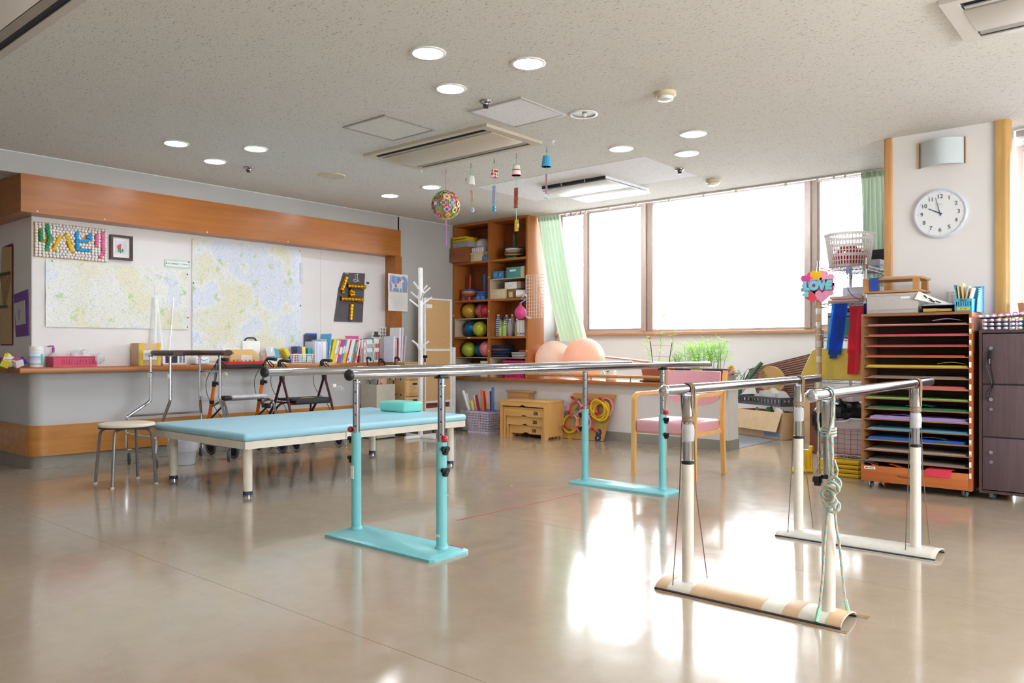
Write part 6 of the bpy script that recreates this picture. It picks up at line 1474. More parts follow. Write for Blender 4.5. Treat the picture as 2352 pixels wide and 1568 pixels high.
# big balls, watering can, planters on the ledge
for x, y, r, c, l in ((-5.715, 7.49, .225, '#fbe6d8', 'pale peach exercise ball beside the shelf unit'), (-5.25, 7.45, .24, '#fcd9c2', 'orange peach exercise ball, right of the paler one')):
    t = thing('gym_ball', l, 'ball', (x, y, .655), group='large peach exercise balls')
    part(t, 'ball', B().sph((x, y, .655+r), r, 40, 24), mat(c, .3, var=.015, scale=2, trans=.45, name='peach_vinyl'), angle=180)
    part(t, 'valve_plug', B().cyl((x+r*.1, y-r*.95, .655+r*.68), (x+r*.1, y-r*.97, .655+r*.68), .008, n=10), M_WPLAS)
pa, pb_ = Vector(at_y(1300, 807.5, 8.35)), Vector(at_y(1600, 841, 7.70))
dd = (pb_-pa).normalized(); ss = Vector((-dd.y, dd.x, 0)).normalized()*.05; uu = Vector((0, 0, .02))
solid('wooden_board', B().add([tuple(p) for p in (pa-ss, pa+ss, pb_+ss, pb_-ss, pa-ss-uu, pa+ss-uu, pb_+ss-uu, pb_-ss-uu)], [(0, 1, 2, 3), (7, 6, 5, 4), (0, 4, 5, 1), (1, 5, 6, 2), (2, 6, 7, 3), (3, 7, 4, 0)]), wood('#b88a78', '#cda08c', 'X', .3, .8, 'pinkish_board'), 'long pinkish board slanting behind the planters and balls', 'board')
t = thing('watering_can', 'small white watering can behind the handrail', 'watering can', (-4.85, 7.40, .655))
wc = mat('#efe9dd', .4, name='cream_plastic')
part(t, 'body', B().lathe([(.055, .656), (.06, .66), (.058, .76), (.05, .775), (.03, .778)], (-4.85, 7.40, 0), 20), wc)
part(t, 'spout', B().tube([(-4.90, 7.40, .70), (-4.95, 7.40, .745), (-4.975, 7.40, .785)], [.013, .01, .009], 8), wc)
part(t, 'handle', B().tube(bend([(-4.80, 7.40, .75), (-4.765, 7.40, .745), (-4.77, 7.40, .69), (-4.80, 7.40, .68)], .02), .007, 8), wc)
part(t, 'print', B().bx(-4.868, -4.838, 7.339, 7.3415, .755, .762), M_INK)
def planter(x0, x1, y0, y1, z0, h, c, label, tray=True):
    t = thing('planter', label, 'planter', ((x0+x1)/2, (y0+y1)/2, z0))
    i = .02; m = mat(c, .6, name='planter_plastic'); zb = z0+(.014 if tray else 0)
    b = B(); o = [(x0+i, y0+i), (x1-i, y0+i), (x1-i, y1-i), (x0+i, y1-i)]; q = [(x0, y0), (x1, y0), (x1, y1), (x0, y1)]
    b.add([(x, y, zb) for x, y in o]+[(x, y, zb+h) for x, y in q], [(3, 2, 1, 0), (0, 1, 5, 4), (1, 2, 6, 5), (2, 3, 7, 6), (3, 0, 4, 7)])
    part(t, 'trough', b, m)
    part(t, 'rim', B().bx(x0-.008, x1+.008, y0-.008, y0+.006, zb+h-.022, zb+h).bx(x0-.008, x1+.008, y1-.006, y1+.008, zb+h-.022, zb+h).bx(x0-.008, x0+.006, y0+.006, y1-.006, zb+h-.022, zb+h).bx(x1-.006, x1+.008, y0+.006, y1-.006, zb+h-.022, zb+h), m)
    part(t, 'soil', B().bx(x0+.006, x1-.006, y0+.006, y1-.006, zb+h-.03, zb+h-.025), mat('#4a3a2c', .95, var=.3, scale=60, name='soil'))
    if tray: part(t, 'drip_tray', B().bx(x0-.01, x1+.01, y0-.005, y1+.005, z0, z0+.014), M_RUBBER)
    return zb+h-.025
zs1 = planter(-4.47, -4.07, 7.40, 7.58, .655, .155, '#b8644a', 'terracotta trough planter behind the handrail')
zs2 = planter(-4.03, -3.52, 7.38, 7.56, .655, .15, '#4a3a3c', 'dark brown trough planter behind the pink chair', False)
solid('plant_label', B().bx(-3.86, -3.73, 7.365, 7.370, .788, .80), mat('#d8cf3a', .5, name='yellow_label'), 'yellow plant label on the dark planter', 'label')
LEAF = mat('#b4e860', .5, var=.2, scale=8, trans=.5, name='bright_leaf'); LEAF2 = mat('#94c070', .5, var=.25, scale=8, trans=.45, name='mid_leaf')
STEM = mat('#8aa860', .6, name='stem')
def leaf(b, p, d, L_, w, up=Vector((0, 0, 1))):
    d = d.normalized(); s = d.cross(up); s = s.normalized() if s.length > 1e-3 else Vector((1, 0, 0)); n = s.cross(d)
    b.add([tuple(p), tuple(p+d*L_*.45+s*w+n*w*.3), tuple(p+d*L_), tuple(p+d*L_*.45-s*w+n*w*.3)], [(0, 1, 2), (0, 2, 3)])
def fern(x, y, z, h, n, label, seed, spread=.10):
    """feathery marigold-like plant: stems with pinnate fronds"""
    r = random.Random(seed); t = thing('feathery_plant', label, 'plant', (x, y, z), group='feathery plants in the dark planter')
    sb = B(); lb = B()
    for i in range(n):
        a = r.uniform(0, 6.28); k = r.uniform(.2, 1); hh_ = h*r.uniform(.65, 1)
        bx_, by_ = x+.02*math.cos(a), y+.02*math.sin(a); tx, ty = x+spread*k*math.cos(a), y+spread*.7*k*math.sin(a)
        pts = [Vector((bx_, by_, z)), Vector(((bx_*2+tx)/3, (by_*2+ty)/3, z+hh_*.5)), Vector((tx, ty, z+hh_))]
        sb.tube([tuple(p) for p in pts], .0022, 4)
        for j in range(6):
            v = .35+.65*j/5; p = pts[1].lerp(pts[2], (v-.5)*2) if v > .5 else pts[0].lerp(pts[1], v*2)
            for s in range(2):
                fa = r.uniform(0, 6.28); fd = Vector((math.cos(fa), math.sin(fa), r.uniform(.1, .7))).normalized(); fl_ = r.uniform(.06, .11)
                side = fd.cross(Vector((0, 0, 1))).normalized()
                for q in range(5):
                    pp = p+fd*fl_*(q+1)/5+Vector((0, 0, -.02*(q/5)**2))
                    leaf(lb, pp, fd*.6+side, .034*(1-.1*q), .0055); leaf(lb, pp, fd*.6-side, .034*(1-.1*q), .0055)
                leaf(lb, p+fd*fl_, fd, .032, .008)
    part(t, 'stems', sb, STEM, kind='stuff'); part(t, 'fronds', lb, LEAF, kind='stuff')
for i, (x, y, h, n) in enumerate(((-3.95, 7.46, .29, 5), (-3.85, 7.50, .33, 5), (-3.75, 7.45, .28, 5), (-3.66, 7.50, .34, 6), (-3.57, 7.46, .31, 5))):
    fern(x, y, zs2, h, n, ['feathery green plant at the left end of the dark planter', 'feathery green plant second from the left in the dark planter', 'feathery green plant in the middle of the dark planter', 'tallest feathery green plant, second from the right', 'feathery green plant at the right end of the dark planter'][i], i+3, .13)
def climber(x, y, z, h, label, seed, nl, lean):
    r = random.Random(seed); t = thing('climbing_plant', label, 'plant', (x, y, z), group='thin climbing plants')
    pts = [(x+lean*i/8+.012*math.sin(i*1.7+seed), y+.01*math.cos(i*2), z+h*i/8) for i in range(9)]
    part(t, 'stem', B().tube(pts, .0022, 5), STEM)
    b = B()
    for i in range(nl):
        p = Vector(pts[1+int(7*i/nl)]); a = r.uniform(0, 6.28)
        leaf(b, p, Vector((math.cos(a), math.sin(a)*.6, r.uniform(-.3, .5))), r.uniform(.05, .08), r.uniform(.012, .018))
    part(t, 'leaves', b, LEAF, kind='stuff')
climber(-4.30, 7.50, zs1, .74, 'tallest climbing plant on the left of the trellis', 4, 24, .03)
climber(-4.16, 7.48, zs1, .56, 'climbing plant on the right of the trellis', 8, 20, .05)
climber(-4.42, 7.50, zs1, .40, 'spindly climbing plant at the far left of the terracotta planter', 15, 12, -.05)
fernb = B(); r = random.Random(5); t = thing('bushy_plant', 'small bushy plant between the two planters', 'plant', (-4.10, 7.52, zs1))
sb = B()
for i in range(16):
    a = r.uniform(0, 6.28); q = Vector((-4.08+.07*math.cos(a)*r.random(), 7.5+.05*math.sin(a), zs1+r.uniform(.06, .17))); sb.tube([(-4.10, 7.52, zs1), tuple(q)], .002, 4)
    for k in range(9): leaf(fernb, q+Vector((r.uniform(-.02, .02), r.uniform(-.02, .02), r.uniform(-.03, .02))), Vector((r.uniform(-1, 1), r.uniform(-1, 1), r.uniform(-.2, .8))), .024, .007)
part(t, 'stems', sb, STEM, kind='stuff'); part(t, 'leaves', fernb, LEAF2, kind='stuff')
t = thing('plant_trellis', 'thin dark plant stakes joined by wires in the terracotta planter', 'trellis', (-4.26, 7.47, zs1))
stk = mat('#46504a', .6, name='stake')
part(t, 'stake', B().tube([(-4.34, 7.44, zs1), (-4.375, 7.44, 1.09)], .0045, 6), stk); part(t, 'stake', B().tube([(-4.16, 7.44, zs1), (-4.115, 7.44, 1.07)], .0045, 6), stk)
part(t, 'wire', B().cyl((-4.37, 7.44, 1.05), (-4.12, 7.44, 1.04), .0015, n=4).cyl((-4.355, 7.44, .93), (-4.14, 7.44, .925), .0015, n=4), stk)
t = thing('marigold_flower', 'single yellow flower on a stem above the trellis', 'flower', (-4.385, 7.45, zs1))
part(t, 'stem', B().tube([(-4.385, 7.45, zs1), (-4.385, 7.45, 1.115)], .002, 5), STEM)
part(t, 'bloom', B().lathe([(.004, 1.11), (.018, 1.122), (.020, 1.13), (.006, 1.132)], (-4.385, 7.45, 0), 12), mat('#f0a818', .6, name='marigold'))
t = thing('flower_pot', 'grey pot of pink and yellow artificial flowers on the partition end', 'flower pot', (-3.465, 7.45, .655))
fx, fy = -3.465, 7.45
part(t, 'pot', B().lathe([(.042, .656), (.046, .66), (.056, .745), (.052, .745), (.045, .735)], (fx, fy, 0), 20), mat('#b5b2a4', .6, name='grey_pot'))
r = random.Random(3)
for i, (dx, dy, z, c, s) in enumerate(((-.035, -.02, .765, '#f0a890', .026), (.0, -.03, .76, '#ef8a9a', .026), (.035, -.01, .77, '#f2b49c', .026), (-.01, 0, .79, '#e86a8a', .022), (.06, .01, .765, '#f4c0a8', .024), (.005, .02, .83, '#f0c020', .022), (-.02, .02, .815, '#f2cc28', .02), (.025, .01, .81, '#f0bc18', .02))):
    b = B()
    for k in range(7): b.sph((fx+dx+s*.6*math.cos(k*.9), fy+dy+s*.6*math.sin(k*.9), z+.003*math.sin(k*2)), s*.5, 7, 5, (1, 1, .6))
    b.sph((fx+dx, fy+dy, z+.006), s*.5, 7, 5)
    part(t, 'bloom', b, mat(c, .7, name='silk_petal')); part(t, 'stem', B().tube([(fx, fy, .73), (fx+dx, fy+dy, z)], .0022, 4), STEM)
b = B()
for k in range(46): leaf(b, Vector((fx+r.uniform(.01, .11), fy+r.uniform(-.03, .05), r.uniform(.69, .79))), Vector((r.uniform(-.3, 1), r.uniform(-1, 1), r.uniform(-.6, .6))), .035, .011)
part(t, 'leaves', b, mat('#8ab89a', .6, var=.2, trans=.2, name='silk_leaf'), kind='stuff')
# ================================================================ clutter in the window bay
rz = math.atan2(8.58-8.91, -3.385+4.05)
t = thing('cardboard_box', 'long open cardboard box with blue printed barcode panel in the bay', 'box', (-4.05, 8.91, 0), rz, local=True)
L_, D_, H_ = .742, .25, .30
part(t, 'carton', B().bx(0, L_, 0, D_, .003, .008).bx(0, L_, 0, .006, .008, H_).bx(0, L_, D_-.006, D_, .008, H_).bx(0, .006, .006, D_-.006, .008, H_).bx(L_-.006, L_, .006, D_-.006, .008, H_), M_CARD)
part(t, 'flap', B().add([(0, -.002, H_), (L_, -.002, H_), (L_-.02, -.07, .09), (.0, -.07, .09), (0, .002, H_+.002), (L_, .002, H_+.002), (L_-.02, -.066, .09), (.0, -.066, .09)], [(0, 1, 2, 3), (7, 6, 5, 4), (0, 4, 5, 1), (2, 6, 7, 3), (0, 3, 7, 4), (1, 5, 6, 2)]), mat('#dcc09a', .8, name='cardboard_light'))
b = B().bx(L_-.30, L_-.02, -.0015, .0, .025, .075)
part(t, 'label_panel', b, mat('#b8c8d8', .6, name='pale_blue_print'))
b = B().bx(L_-.30, L_-.02, -.003, -.0015, .025, .029).bx(L_-.30, L_-.02, -.003, -.0015, .071, .075)
for i in range(24): b.bx(L_-.285+.011*i, L_-.28+.011*i, -.003, -.0015, .034, .066)
part(t, 'barcode_print', b, mat('#4a78b8', .6, name='blue_ink'))
part(t, 'tape', B().bx(.34, .40, -.004, -.001, H_-.02, H_+.003), mat('#e0c8a4', .4, name='clear_tape'))
def inb(x, y, z): 
    c, s = math.cos(rz), math.sin(rz); return (-4.05+x*c-y*s, 8.91+x*s+y*c, z)
for i, (x, y, z, c, l, r) in enumerate(((.18, .12, .20, '#dfe2ea', 'milky bag at the left in the open carton', 2), (.42, .12, .22, '#2a8a5a', 'green and blue printed bag in the open carton', 5), (.58, .13, .20, '#c9c6d0', 'grey plastic bag at the right in the open carton', 8))):
    solid('plastic_bag', crumple(inb(x, y, z-.18), .085, .075, .15, r), clearplast(c, .7, .25), l, 'plastic bag', 'bags in the open carton')
p = inb(.665, .04, .29)
solid('plastic_lid', B().cyl((p[0], p[1], p[2]), (p[0]-.01, p[1]-.02, p[2]+.004), .055, n=22).torus((0, 0, 0), .05, .006, 22, 6, MX((p[0]-.012, p[1]-.024, p[2]+.004), rx=PI/2+.2, rz=-.45)), M_WPLAS, 'round white plastic lid resting in the open carton', 'dish')  # round plastic lid lying in the carton
t = thing('plastic_crate', 'dark grey slotted plastic crate lying across the open carton', 'crate', inb(.33, .14, .365), rz, local=True)
cr = mat('#4c4f58', .5, name='dark_grey_plastic')
b = B().bx(-.38, .38, -.13, .13, 0, .012)
for yy in (-.13, .118): b.bx(-.38, .38, yy, yy+.012, .012, .03).bx(-.38, .38, yy, yy+.012, .075, .10)
for i in range(14): b.bx(-.38+.0565*i, -.355+.0565*i, -.13, -.118, .03, .075).bx(-.38+.0565*i, -.355+.0565*i, .118, .13, .03, .075)
for xx in (-.38, .368):
    b.bx(xx, xx+.012, -.118, .118, .012, .03).bx(xx, xx+.012, -.118, .118, .075, .10)
    for i in range(4): b.bx(xx, xx+.012, -.11+.06*i, -.08+.06*i, .03, .075)
part(t, 'crate', b, cr)
solid('plastic_bag', crumple(inb(.42, .13, .38), .17, .10, .085, 13, 18, 12), clearplast('#f0eeee', .5, .2), 'crumpled white bag lying in the dark crate', 'plastic bag')
t = thing('cardboard_box', 'tall plain closed carton right of the open one', 'box', (-3.20, 8.77, 0))
part(t, 'carton', B().rb(-3.27, -2.98, 8.62, 8.95, 0, .475, .004), M_CARD)
for z in (.236, .06): part(t, 'seam', B().bx(-3.271, -2.979, 8.6185, 8.62, z, z+.003), mat('#b4956c', .8, name='cardboard_edge'))
part(t, 'top_flap', B().bx(-.145, .145, 0, .17, 0, .005, MX((-3.125, 8.63, .476), rx=.25)), mat('#dcc09a', .8, name='cardboard_light'))
# wicker lid leaning on the window wall
t = thing('wicker_panel', 'large brown woven panel leaning on the wall under the window', 'wicker panel', (-3.6, 9.25, 0))
c4 = [Vector(at_y(1722, 850, 9.33)), Vector(at_y(1875, 812, 9.33)), Vector(at_y(1868, 905, 9.10)), Vector(at_y(1745, 915, 9.10))]
N_ = (c4[1]-c4[0]).cross(c4[3]-c4[0]).normalized(); N_ = N_ if N_.y < 0 else -N_
wk = mat('#8a6656', .7, var=.15, scale=40, bumpy=.4, name='wicker')
b = B().add([tuple(p) for p in c4]+[tuple(p+N_*.008) for p in c4], [(0, 1, 2, 3), (4, 5, 6, 7), (0, 1, 5, 4), (1, 2, 6, 5), (2, 3, 7, 6), (3, 0, 4, 7)])
part(t, 'panel', b, wk)
for i in range(16):
    v = (i+.5)/16; a = c4[0].lerp(c4[3], v)+N_*.012; d = c4[1].lerp(c4[2], v)+N_*.012
    part(t, 'weave_strand', B().tube([tuple(a), tuple(a.lerp(d, .5)+N_*.003), tuple(d)], .007, 6), mat('#9a7566', .7, var=.1, scale=60, name='wicker_strand'))
part(t, 'edge', B().tube([tuple(p+N_*.01) for p in c4], .013, 7, True), mat('#6e4c40', .6, name='wicker_edge'))
t = thing('straw_hat', 'flat straw coloured board behind the clear bag', 'board', at_z(1790, 900, .45))
cc = Vector(at_y(1772, 872, 9.0))
part(t, 'board', B().cyl(tuple(cc), tuple(cc+Vector((.0, .02, .004))), .16, n=28), mat('#d9b070', .6, name='straw'))
t['label'] = 'round straw coloured tray behind the clear bag in the crate'; t['category'] = 'tray'; t.name = 'round_tray'; OFF[t.name] = tuple(t.location)
t = thing('palm_leaves', 'bundle of dark green strap leaves leaning out of the crate', 'plant', at_y(1690, 905, 8.88))
b = B(); r = random.Random(2)
for i in range(13):
    a = Vector(at_y(1688+r.uniform(-5, 14), 905, 8.84)); e = Vector(at_y(1712+i*6.2, 832+abs(i-5)*3+r.uniform(0, 6), 8.90+.012*i))
    m_ = a.lerp(e, .55)+Vector((0, 0, .02)); s = Vector((.010, 0, .006))
    part(t, 'strap_leaf', B().sheet([[tuple(a-s), tuple(a+s)], [tuple(m_-s*1.1), tuple(m_+s*1.1)], [tuple(e-s*.2), tuple(e+s*.2)]], (0, .002, 0)), mat(['#3f6a4a', '#587a4a', '#2f5a4a'][i % 3], .5, name='dark_leaf'))
part(t, 'thick_stalk', B().tube([at_y(1694, 903, 8.84), at_y(1750, 832, 8.88)], .022, 10), mat('#3a6a50', .5, name='stalk_green'))
solid('wooden_plank', B().bx(-2.765, -2.70, 7.70, 7.725, 0, .63), wood('#7a4430', '#8d543c', 'Z', .5, 1, 'red_brown_wood'), 'narrow red-brown plank standing behind the wire rack', 'plank')

# ================================================================ wire rack by the pillar
t = thing('wire_rack', 'chrome wire shelving rack left of the pillar', 'rack', (-2.08, 6.9, 0))
rx0, rx1, ry0, ry1 = -2.26, -1.90, 6.50, 7.30
for x in (rx0, rx1):
    for y in (ry0, ry1): part(t, 'post', B().cyl((x, y, 0), (x, y, 1.72), .0125, n=12).cyl((x, y, 0), (x, y, .03), .018, n=12), M_CHROME)
for z in (1.66, 1.37, 1.10, .76, .165):
    b = B()
    for zz_ in (z, z-.028):
        b.tube([(rx0, ry0, zz_), (rx1, ry0, zz_), (rx1, ry1, zz_), (rx0, ry1, zz_)], .0035, 6, True)
    for i in range(9): b.cyl((rx0, ry0+.8*(i+.5)/9, z-.004), (rx1, ry0+.8*(i+.5)/9, z-.004), .0025, n=4)
    for i in range(11): b.cyl((rx0+.36*(i+.5)/11, ry0, z), (rx0+.36*(i+.5)/11, ry1, z), .002, n=4)
    zig = [(rx0+.36*i/12, ry0, z-(.028 if i % 2 else 0)) for i in range(13)]; b.tube(zig, .002, 4)
    b.tube([(rx1, ry0+.8*i/22, z-(.028 if i % 2 else 0)) for i in range(23)], .002, 4)
    for x in (rx0, rx1):
        for y in (ry0, ry1): b.cyl((x, y, z-.03), (x, y, z+.008), .016, n=10)
    part(t, 'wire_shelf', b, M_CHROME)
# round basket with red balls
t = thing('round_basket', 'round white slatted basket of red balls on top of the rack', 'basket', (-2.09, 6.72, 1.662))
cx, cy, z0, z1, r0, r1 = -2.09, 6.72, 1.664, 1.935, .150, .185
MBSK = mat('#f7f6f4', .4, trans=.65, name='basket_white')
def rz_(v): return r0+(r1-r0)*v
b = B().cyl((cx, cy, z0), (cx, cy, z0+.006), r0, n=36)
for v0, v1 in ((0, .10), (.33, .42), (.60, .69), (.93, 1.0)):
    n = 40; a = [(cx+rz_(v0)*math.cos(2*PI*k/n), cy+rz_(v0)*math.sin(2*PI*k/n), z0+(z1-z0)*v0) for k in range(n+1)]; c_ = [(cx+rz_(v1)*math.cos(2*PI*k/n), cy+rz_(v1)*math.sin(2*PI*k/n), z0+(z1-z0)*v1) for k in range(n+1)]
    b.sheet([a, c_])
for v in (.215, .51, .80): b.torus((cx, cy, z0+(z1-z0)*v), rz_(v), .004, 40, 5)
part(t, 'body', b, MBSK)
b = B()
for k in range(44):
    a = 2*PI*k/44; b.cyl((cx+r0*math.cos(a), cy+r0*math.sin(a), z0+.01), (cx+r1*math.cos(a), cy+r1*math.sin(a), z1), .0055, n=4)
part(t, 'slats', b, MBSK, kind='stuff')
part(t, 'rim', B().torus((cx, cy, z1), r1+.006, .009, 40, 8), MBSK)
rb_me = None; r = random.Random(4); k = 0
for lay, (n, rr_) in enumerate(((9, .10), (9, .105), (6, .08), (3, .045))):
    for i in range(n):
        a = 2*PI*i/n+lay*.4; x, y, z = cx+rr_*math.cos(a), cy+rr_*math.sin(a), z0+.04+.044*lay
        if rb_me is None:
            o = solid('red_ball', B().sph((x, y, z), .032, 14, 10), mat('#c22a3a', .5, name='red_rubber'), 'small red ball inside the round white basket', 'ball', 'red balls in the round basket', angle=180); rb_me = o
        else:
            o = rb_me.copy(); C.objects.link(o); o.location = (x, y, z-.032)
# crates right of it
def crate(x0, x1, y0, y1, z0, h, m, label, nh):
    t = thing('small_crate', label, 'crate', ((x0+x1)/2, (y0+y1)/2, z0))
    b = B().bx(x0, x1, y0, y1, z0, z0+.004)
    for f in (0, 1):
        ya = y0 if f == 0 else y1-.004
        b.bx(x0, x1, ya, ya+.004, z0+.004, z0+h*.3).bx(x0, x1, ya, ya+.004, z0+h*.55, z0+h)
        for i in range(nh+1): b.bx(x0+(x1-x0-.012)*i/nh, x0+(x1-x0-.012)*i/nh+.012, ya, ya+.004, z0+h*.3, z0+h*.55)
        xa = x0 if f == 0 else x1-.004
        b.bx(xa, xa+.004, y0+.004, y1-.004, z0+.004, z0+h*.3).bx(xa, xa+.004, y0+.004, y1-.004, z0+h*.55, z0+h)
        for i in range(nh+1): b.bx(xa, xa+.004, y0+.004+(y1-y0-.02)*i/nh, y0+.016+(y1-y0-.02)*i/nh, z0+h*.3, z0+h*.55)
    part(t, 'body', b, m)
crate(-2.24, -1.915, 6.94, 7.10, 1.664, .085, clearplast('#dfe6f4', .7, .3), 'clear ribbed tray right of the round basket', 7)
crate(-2.24, -1.915, 7.11, 7.28, 1.664, .185, mat('#1c1e22', .5, name='black_crate'), 'black perforated crate behind the clear tray', 6)
solid('folded_cloth', B().rb(-2.20, -1.93, 6.52, 6.80, 1.373, 1.40, .01).rb(-2.19, -1.94, 6.53, 6.79, 1.402, 1.43, .012), mat('#c9b3ac', .9, name='pinkish_cloth'), 'folded pinkish cloth on the second rack shelf', 'cloth')
t = thing('white_appliance', 'long white appliance at the back of the second rack shelf', 'appliance', (-2.06, 7.05, 1.373))
part(t, 'body', B().rb(-2.22, -1.93, 6.95, 7.18, 1.373, 1.53, .01), mat('#d8dcea', .4, name='cool_white')); part(t, 'vent_print', B().bx(-2.18, -2.04, 6.9485, 6.95, 1.45, 1.47), mat('#b8bdd0', .5, name='grey_slot')); part(t, 'black_plug', B().rb(-2.00, -1.95, 6.96, 7.0, 1.53, 1.575, .006), M_BLACK)
t = thing('power_cord', 'blue cord with plug hanging from the top rack shelf', 'cord', (-2.03, 6.49, 1.38))
part(t, 'plug', B().lathe([(.010, 1.60), (.014, 1.61), (.014, 1.63), (.008, 1.645), (.006, 1.655)], (-2.03, 6.485, 0), 10), mat('#6a7ab8', .5, name='blue_plug'))
part(t, 'cord', B().tube(bend([(-2.03, 6.485, 1.60), (-2.03, 6.485, 1.47), (-1.99, 6.485, 1.42), (-1.93, 6.485, 1.385)], .05), .004, 6), mat('#4a6ab0', .5, name='blue_cord'))
t = thing('detergent_box', 'white and teal detergent box on the third rack shelf', 'box', (-2.11, 6.62, 1.104))
part(t, 'box', B().rb(-2.21, -1.96, 6.55, 6.70, 1.104, 1.30, .004), mat('#cfd4e0', .5, name='soft_white')); part(t, 'teal_panel', B().bx(-2.11, -1.98, 6.548, 6.55, 1.115, 1.25), mat('#59b8a0', .5, name='teal_print')); part(t, 'blue_band', B().bx(-2.20, -1.97, 6.548, 6.55, 1.26, 1.272), mat('#3a3f9e', .5, name='navy_print'))
solid('red_pouch', B().rb(-2.10, -1.97, 6.53, 6.68, 1.302, 1.335, .012), mat('#a8505a', .7, name='dusty_red'), 'dusty red pouch lying on the detergent box', 'pouch')
# resistance bands
def band(x0, w, y, zt, zb, c, label, steps, lean):
    t = thing('exercise_band', label, 'exercise band', (x0, y, zb), group='stretch bands on the rack')
    for i, (dx, ww, zt2, zb2) in enumerate(steps):
        rows = []
        for j in range(9):
            v = j/8; z = zt2+(zb2-zt2)*v; xx = x0+dx+lean*(zt-z)
            rows.append([(xx, y-.004*i+.004*math.sin(v*6+i), z), (xx+ww*.5, y-.004*i-.008+.003*math.sin(v*7+i), z), (xx+ww, y-.004*i+.002*math.sin(v*5), z)])
        part(t, 'band_fold', B().sheet(rows), mat(c[i % len(c)], .35, trans=.7, name='latex_band'), angle=70)
band(-2.14, .12, 6.448, 1.365, .90, ['#2f9af4', '#3a6fe0', '#3f78e8'], 'blue stretch band hanging on the rack', [(0, .125, 1.365, 1.00), (.02, .10, 1.365, .96), (.035, .06, 1.36, .93)], -.12)
band(-2.00, .12, 6.448, 1.34, .80, ['#f05068', '#f04860', '#ff5878'], 'red stretch band hanging on the rack', [(0, .105, 1.34, .97), (.01, .085, 1.34, .81), (.055, .04, 1.33, .81)], -.06)
band(-1.905, .06, 6.478, 1.36, 1.02, ['#2a3a86'], 'navy stretch band at the right rack post', [(0, .05, 1.36, 1.0)], -.06)
# yellow mat
t = thing('yellow_mat', 'thick yellow vinyl mat bent on the lower rack shelf', 'mat', (-2.1, 6.6, .765))
pm = [(-2.40, .765), (-1.915, .765), (-1.915, 1.0), (-2.27, 1.005), (-2.30, .99)]
part(t, 'mat', B().prism(pm, 6.46, 6.485, Matrix(((1, 0, 0, 0), (0, 0, 1, 0), (0, 1, 0, 0), (0, 0, 0, 1)))), mat('#d8c258', .45, var=.04, name='yellow_vinyl'))
part(t, 'edge', B().tube([(x, 6.472, z) for x, z in ((-2.40, .765), (-2.30, .99), (-2.27, 1.005), (-1.915, 1.0))], .008, 6), M_WHITE)
part(t, 'roll', B().rb(-2.24, -1.915, 6.49, 6.75, .768, .90, .04, 3), mat('#d8c258', .45, var=.04, name='yellow_vinyl'))
# bin, bag and wire basket on the lowest shelf
t = thing('grey_tub', 'pale grey plastic tub on the lowest rack shelf', 'tub', (-2.07, 6.66, .168))
part(t, 'tub', B().add([(-2.19, 6.55, .17), (-1.95, 6.55, .17), (-1.95, 6.82, .17), (-2.19, 6.82, .17), (-2.22, 6.52, .42), (-1.93, 6.52, .45), (-1.93, 6.85, .45), (-2.22, 6.85, .42)], [(3, 2, 1, 0), (0, 1, 5, 4), (1, 2, 6, 5), (2, 3, 7, 6), (3, 0, 4, 7)]), mat('#c9c9cf', .45, name='pale_grey_plastic'))
part(t, 'rim', B().tube([(-2.22, 6.52, .42), (-2.06, 6.52, .425), (-2.02, 6.52, .45), (-1.93, 6.52, .45), (-1.93, 6.85, .45), (-2.22, 6.85, .42)], .009, 6, True), mat('#d4d4d8', .45, name='pale_grey_rim'))
t = thing('red_wire_basket', 'red wire grid basket around the grey tub', 'basket', (-2.07, 6.5, .17))
b = B()
for i in range(7): b.cyl((-2.215+.05*i, 6.51, .172), (-2.215+.05*i, 6.51, .37), .0022, n=4)
for i in range(6): b.cyl((-2.215, 6.51, .172+.0395*i), (-1.915, 6.51, .172+.0395*i), .0022, n=4)
b.cyl((-2.215, 6.51, .355), (-1.915, 6.51, .355), .0022, n=4)
part(t, 'front_grid', b, mat('#b0404a', .4, name='red_wire'))
part(t, 'base_grid', B().bx(-2.215, -1.915, 6.50, 6.86, .168, .1695), mat('#b86a3a', .6, name='orange_board'))
t = thing('garbage_bag', 'black plastic bag heaped over the grey tub with a drooping corner', 'plastic bag', (-2.10, 6.62, .40))
part(t, 'bag', crumple((-2.09, 6.64, .44), .135, .12, .085, 17, 20, 12, .3), mat('#141518', .22, name='black_film'), angle=25)
part(t, 'drooping_corner', crumple((-2.25, 6.56, .31), .085, .07, .125, 23, 14, 10, .3), mat('#141518', .22, name='black_film'), angle=25)
solid('white_bag', crumple((-2.03, 6.62, .585), .11, .10, .05, 31, 14, 9, .3), mat('#e6e8f2', .4, trans=.2, name='white_film'), 'soft white bag above the black one', 'plastic bag', angle=30)
for i in range(4):
    t = thing('yellow_tray', ['lowest of the stacked yellow trays under the rack', 'second of the stacked yellow trays under the rack', 'third of the stacked yellow trays under the rack', 'uppermost of the stacked yellow trays under the rack'][i], 'tray', (-2.05, 6.57, .034*i), group='stacked yellow trays')
    part(t, 'tray', B().rb(-2.215, -1.925, 6.405, 6.74, .034*i+.001, .034*i+.029, .005), mat('#e8c010', .35, name='yellow_plastic'))
    part(t, 'front_groove', B().bx(-2.205, -1.935, 6.403, 6.4055, .034*i+.011, .034*i+.014), mat('#a88a10', .5, name='dark_yellow'))
t = thing('yellow_stand', 'small yellow plastic folding stand left of the trays', 'stand', (-2.36, 6.45, 0))
ym = mat('#f0c410', .35, name='bright_yellow')
part(t, 'panel', B().bx(-.075, .055, -.008, .008, .02, .19, MX((-2.355, 6.47, 0), rx=.10)), ym)
b = B()
for i in range(4): b.bx(-.062+.03*i, -.05+.03*i, -.013, -.008, .05, .17, MX((-2.355, 6.47, 0), rx=.10))
part(t, 'rib', b, ym)
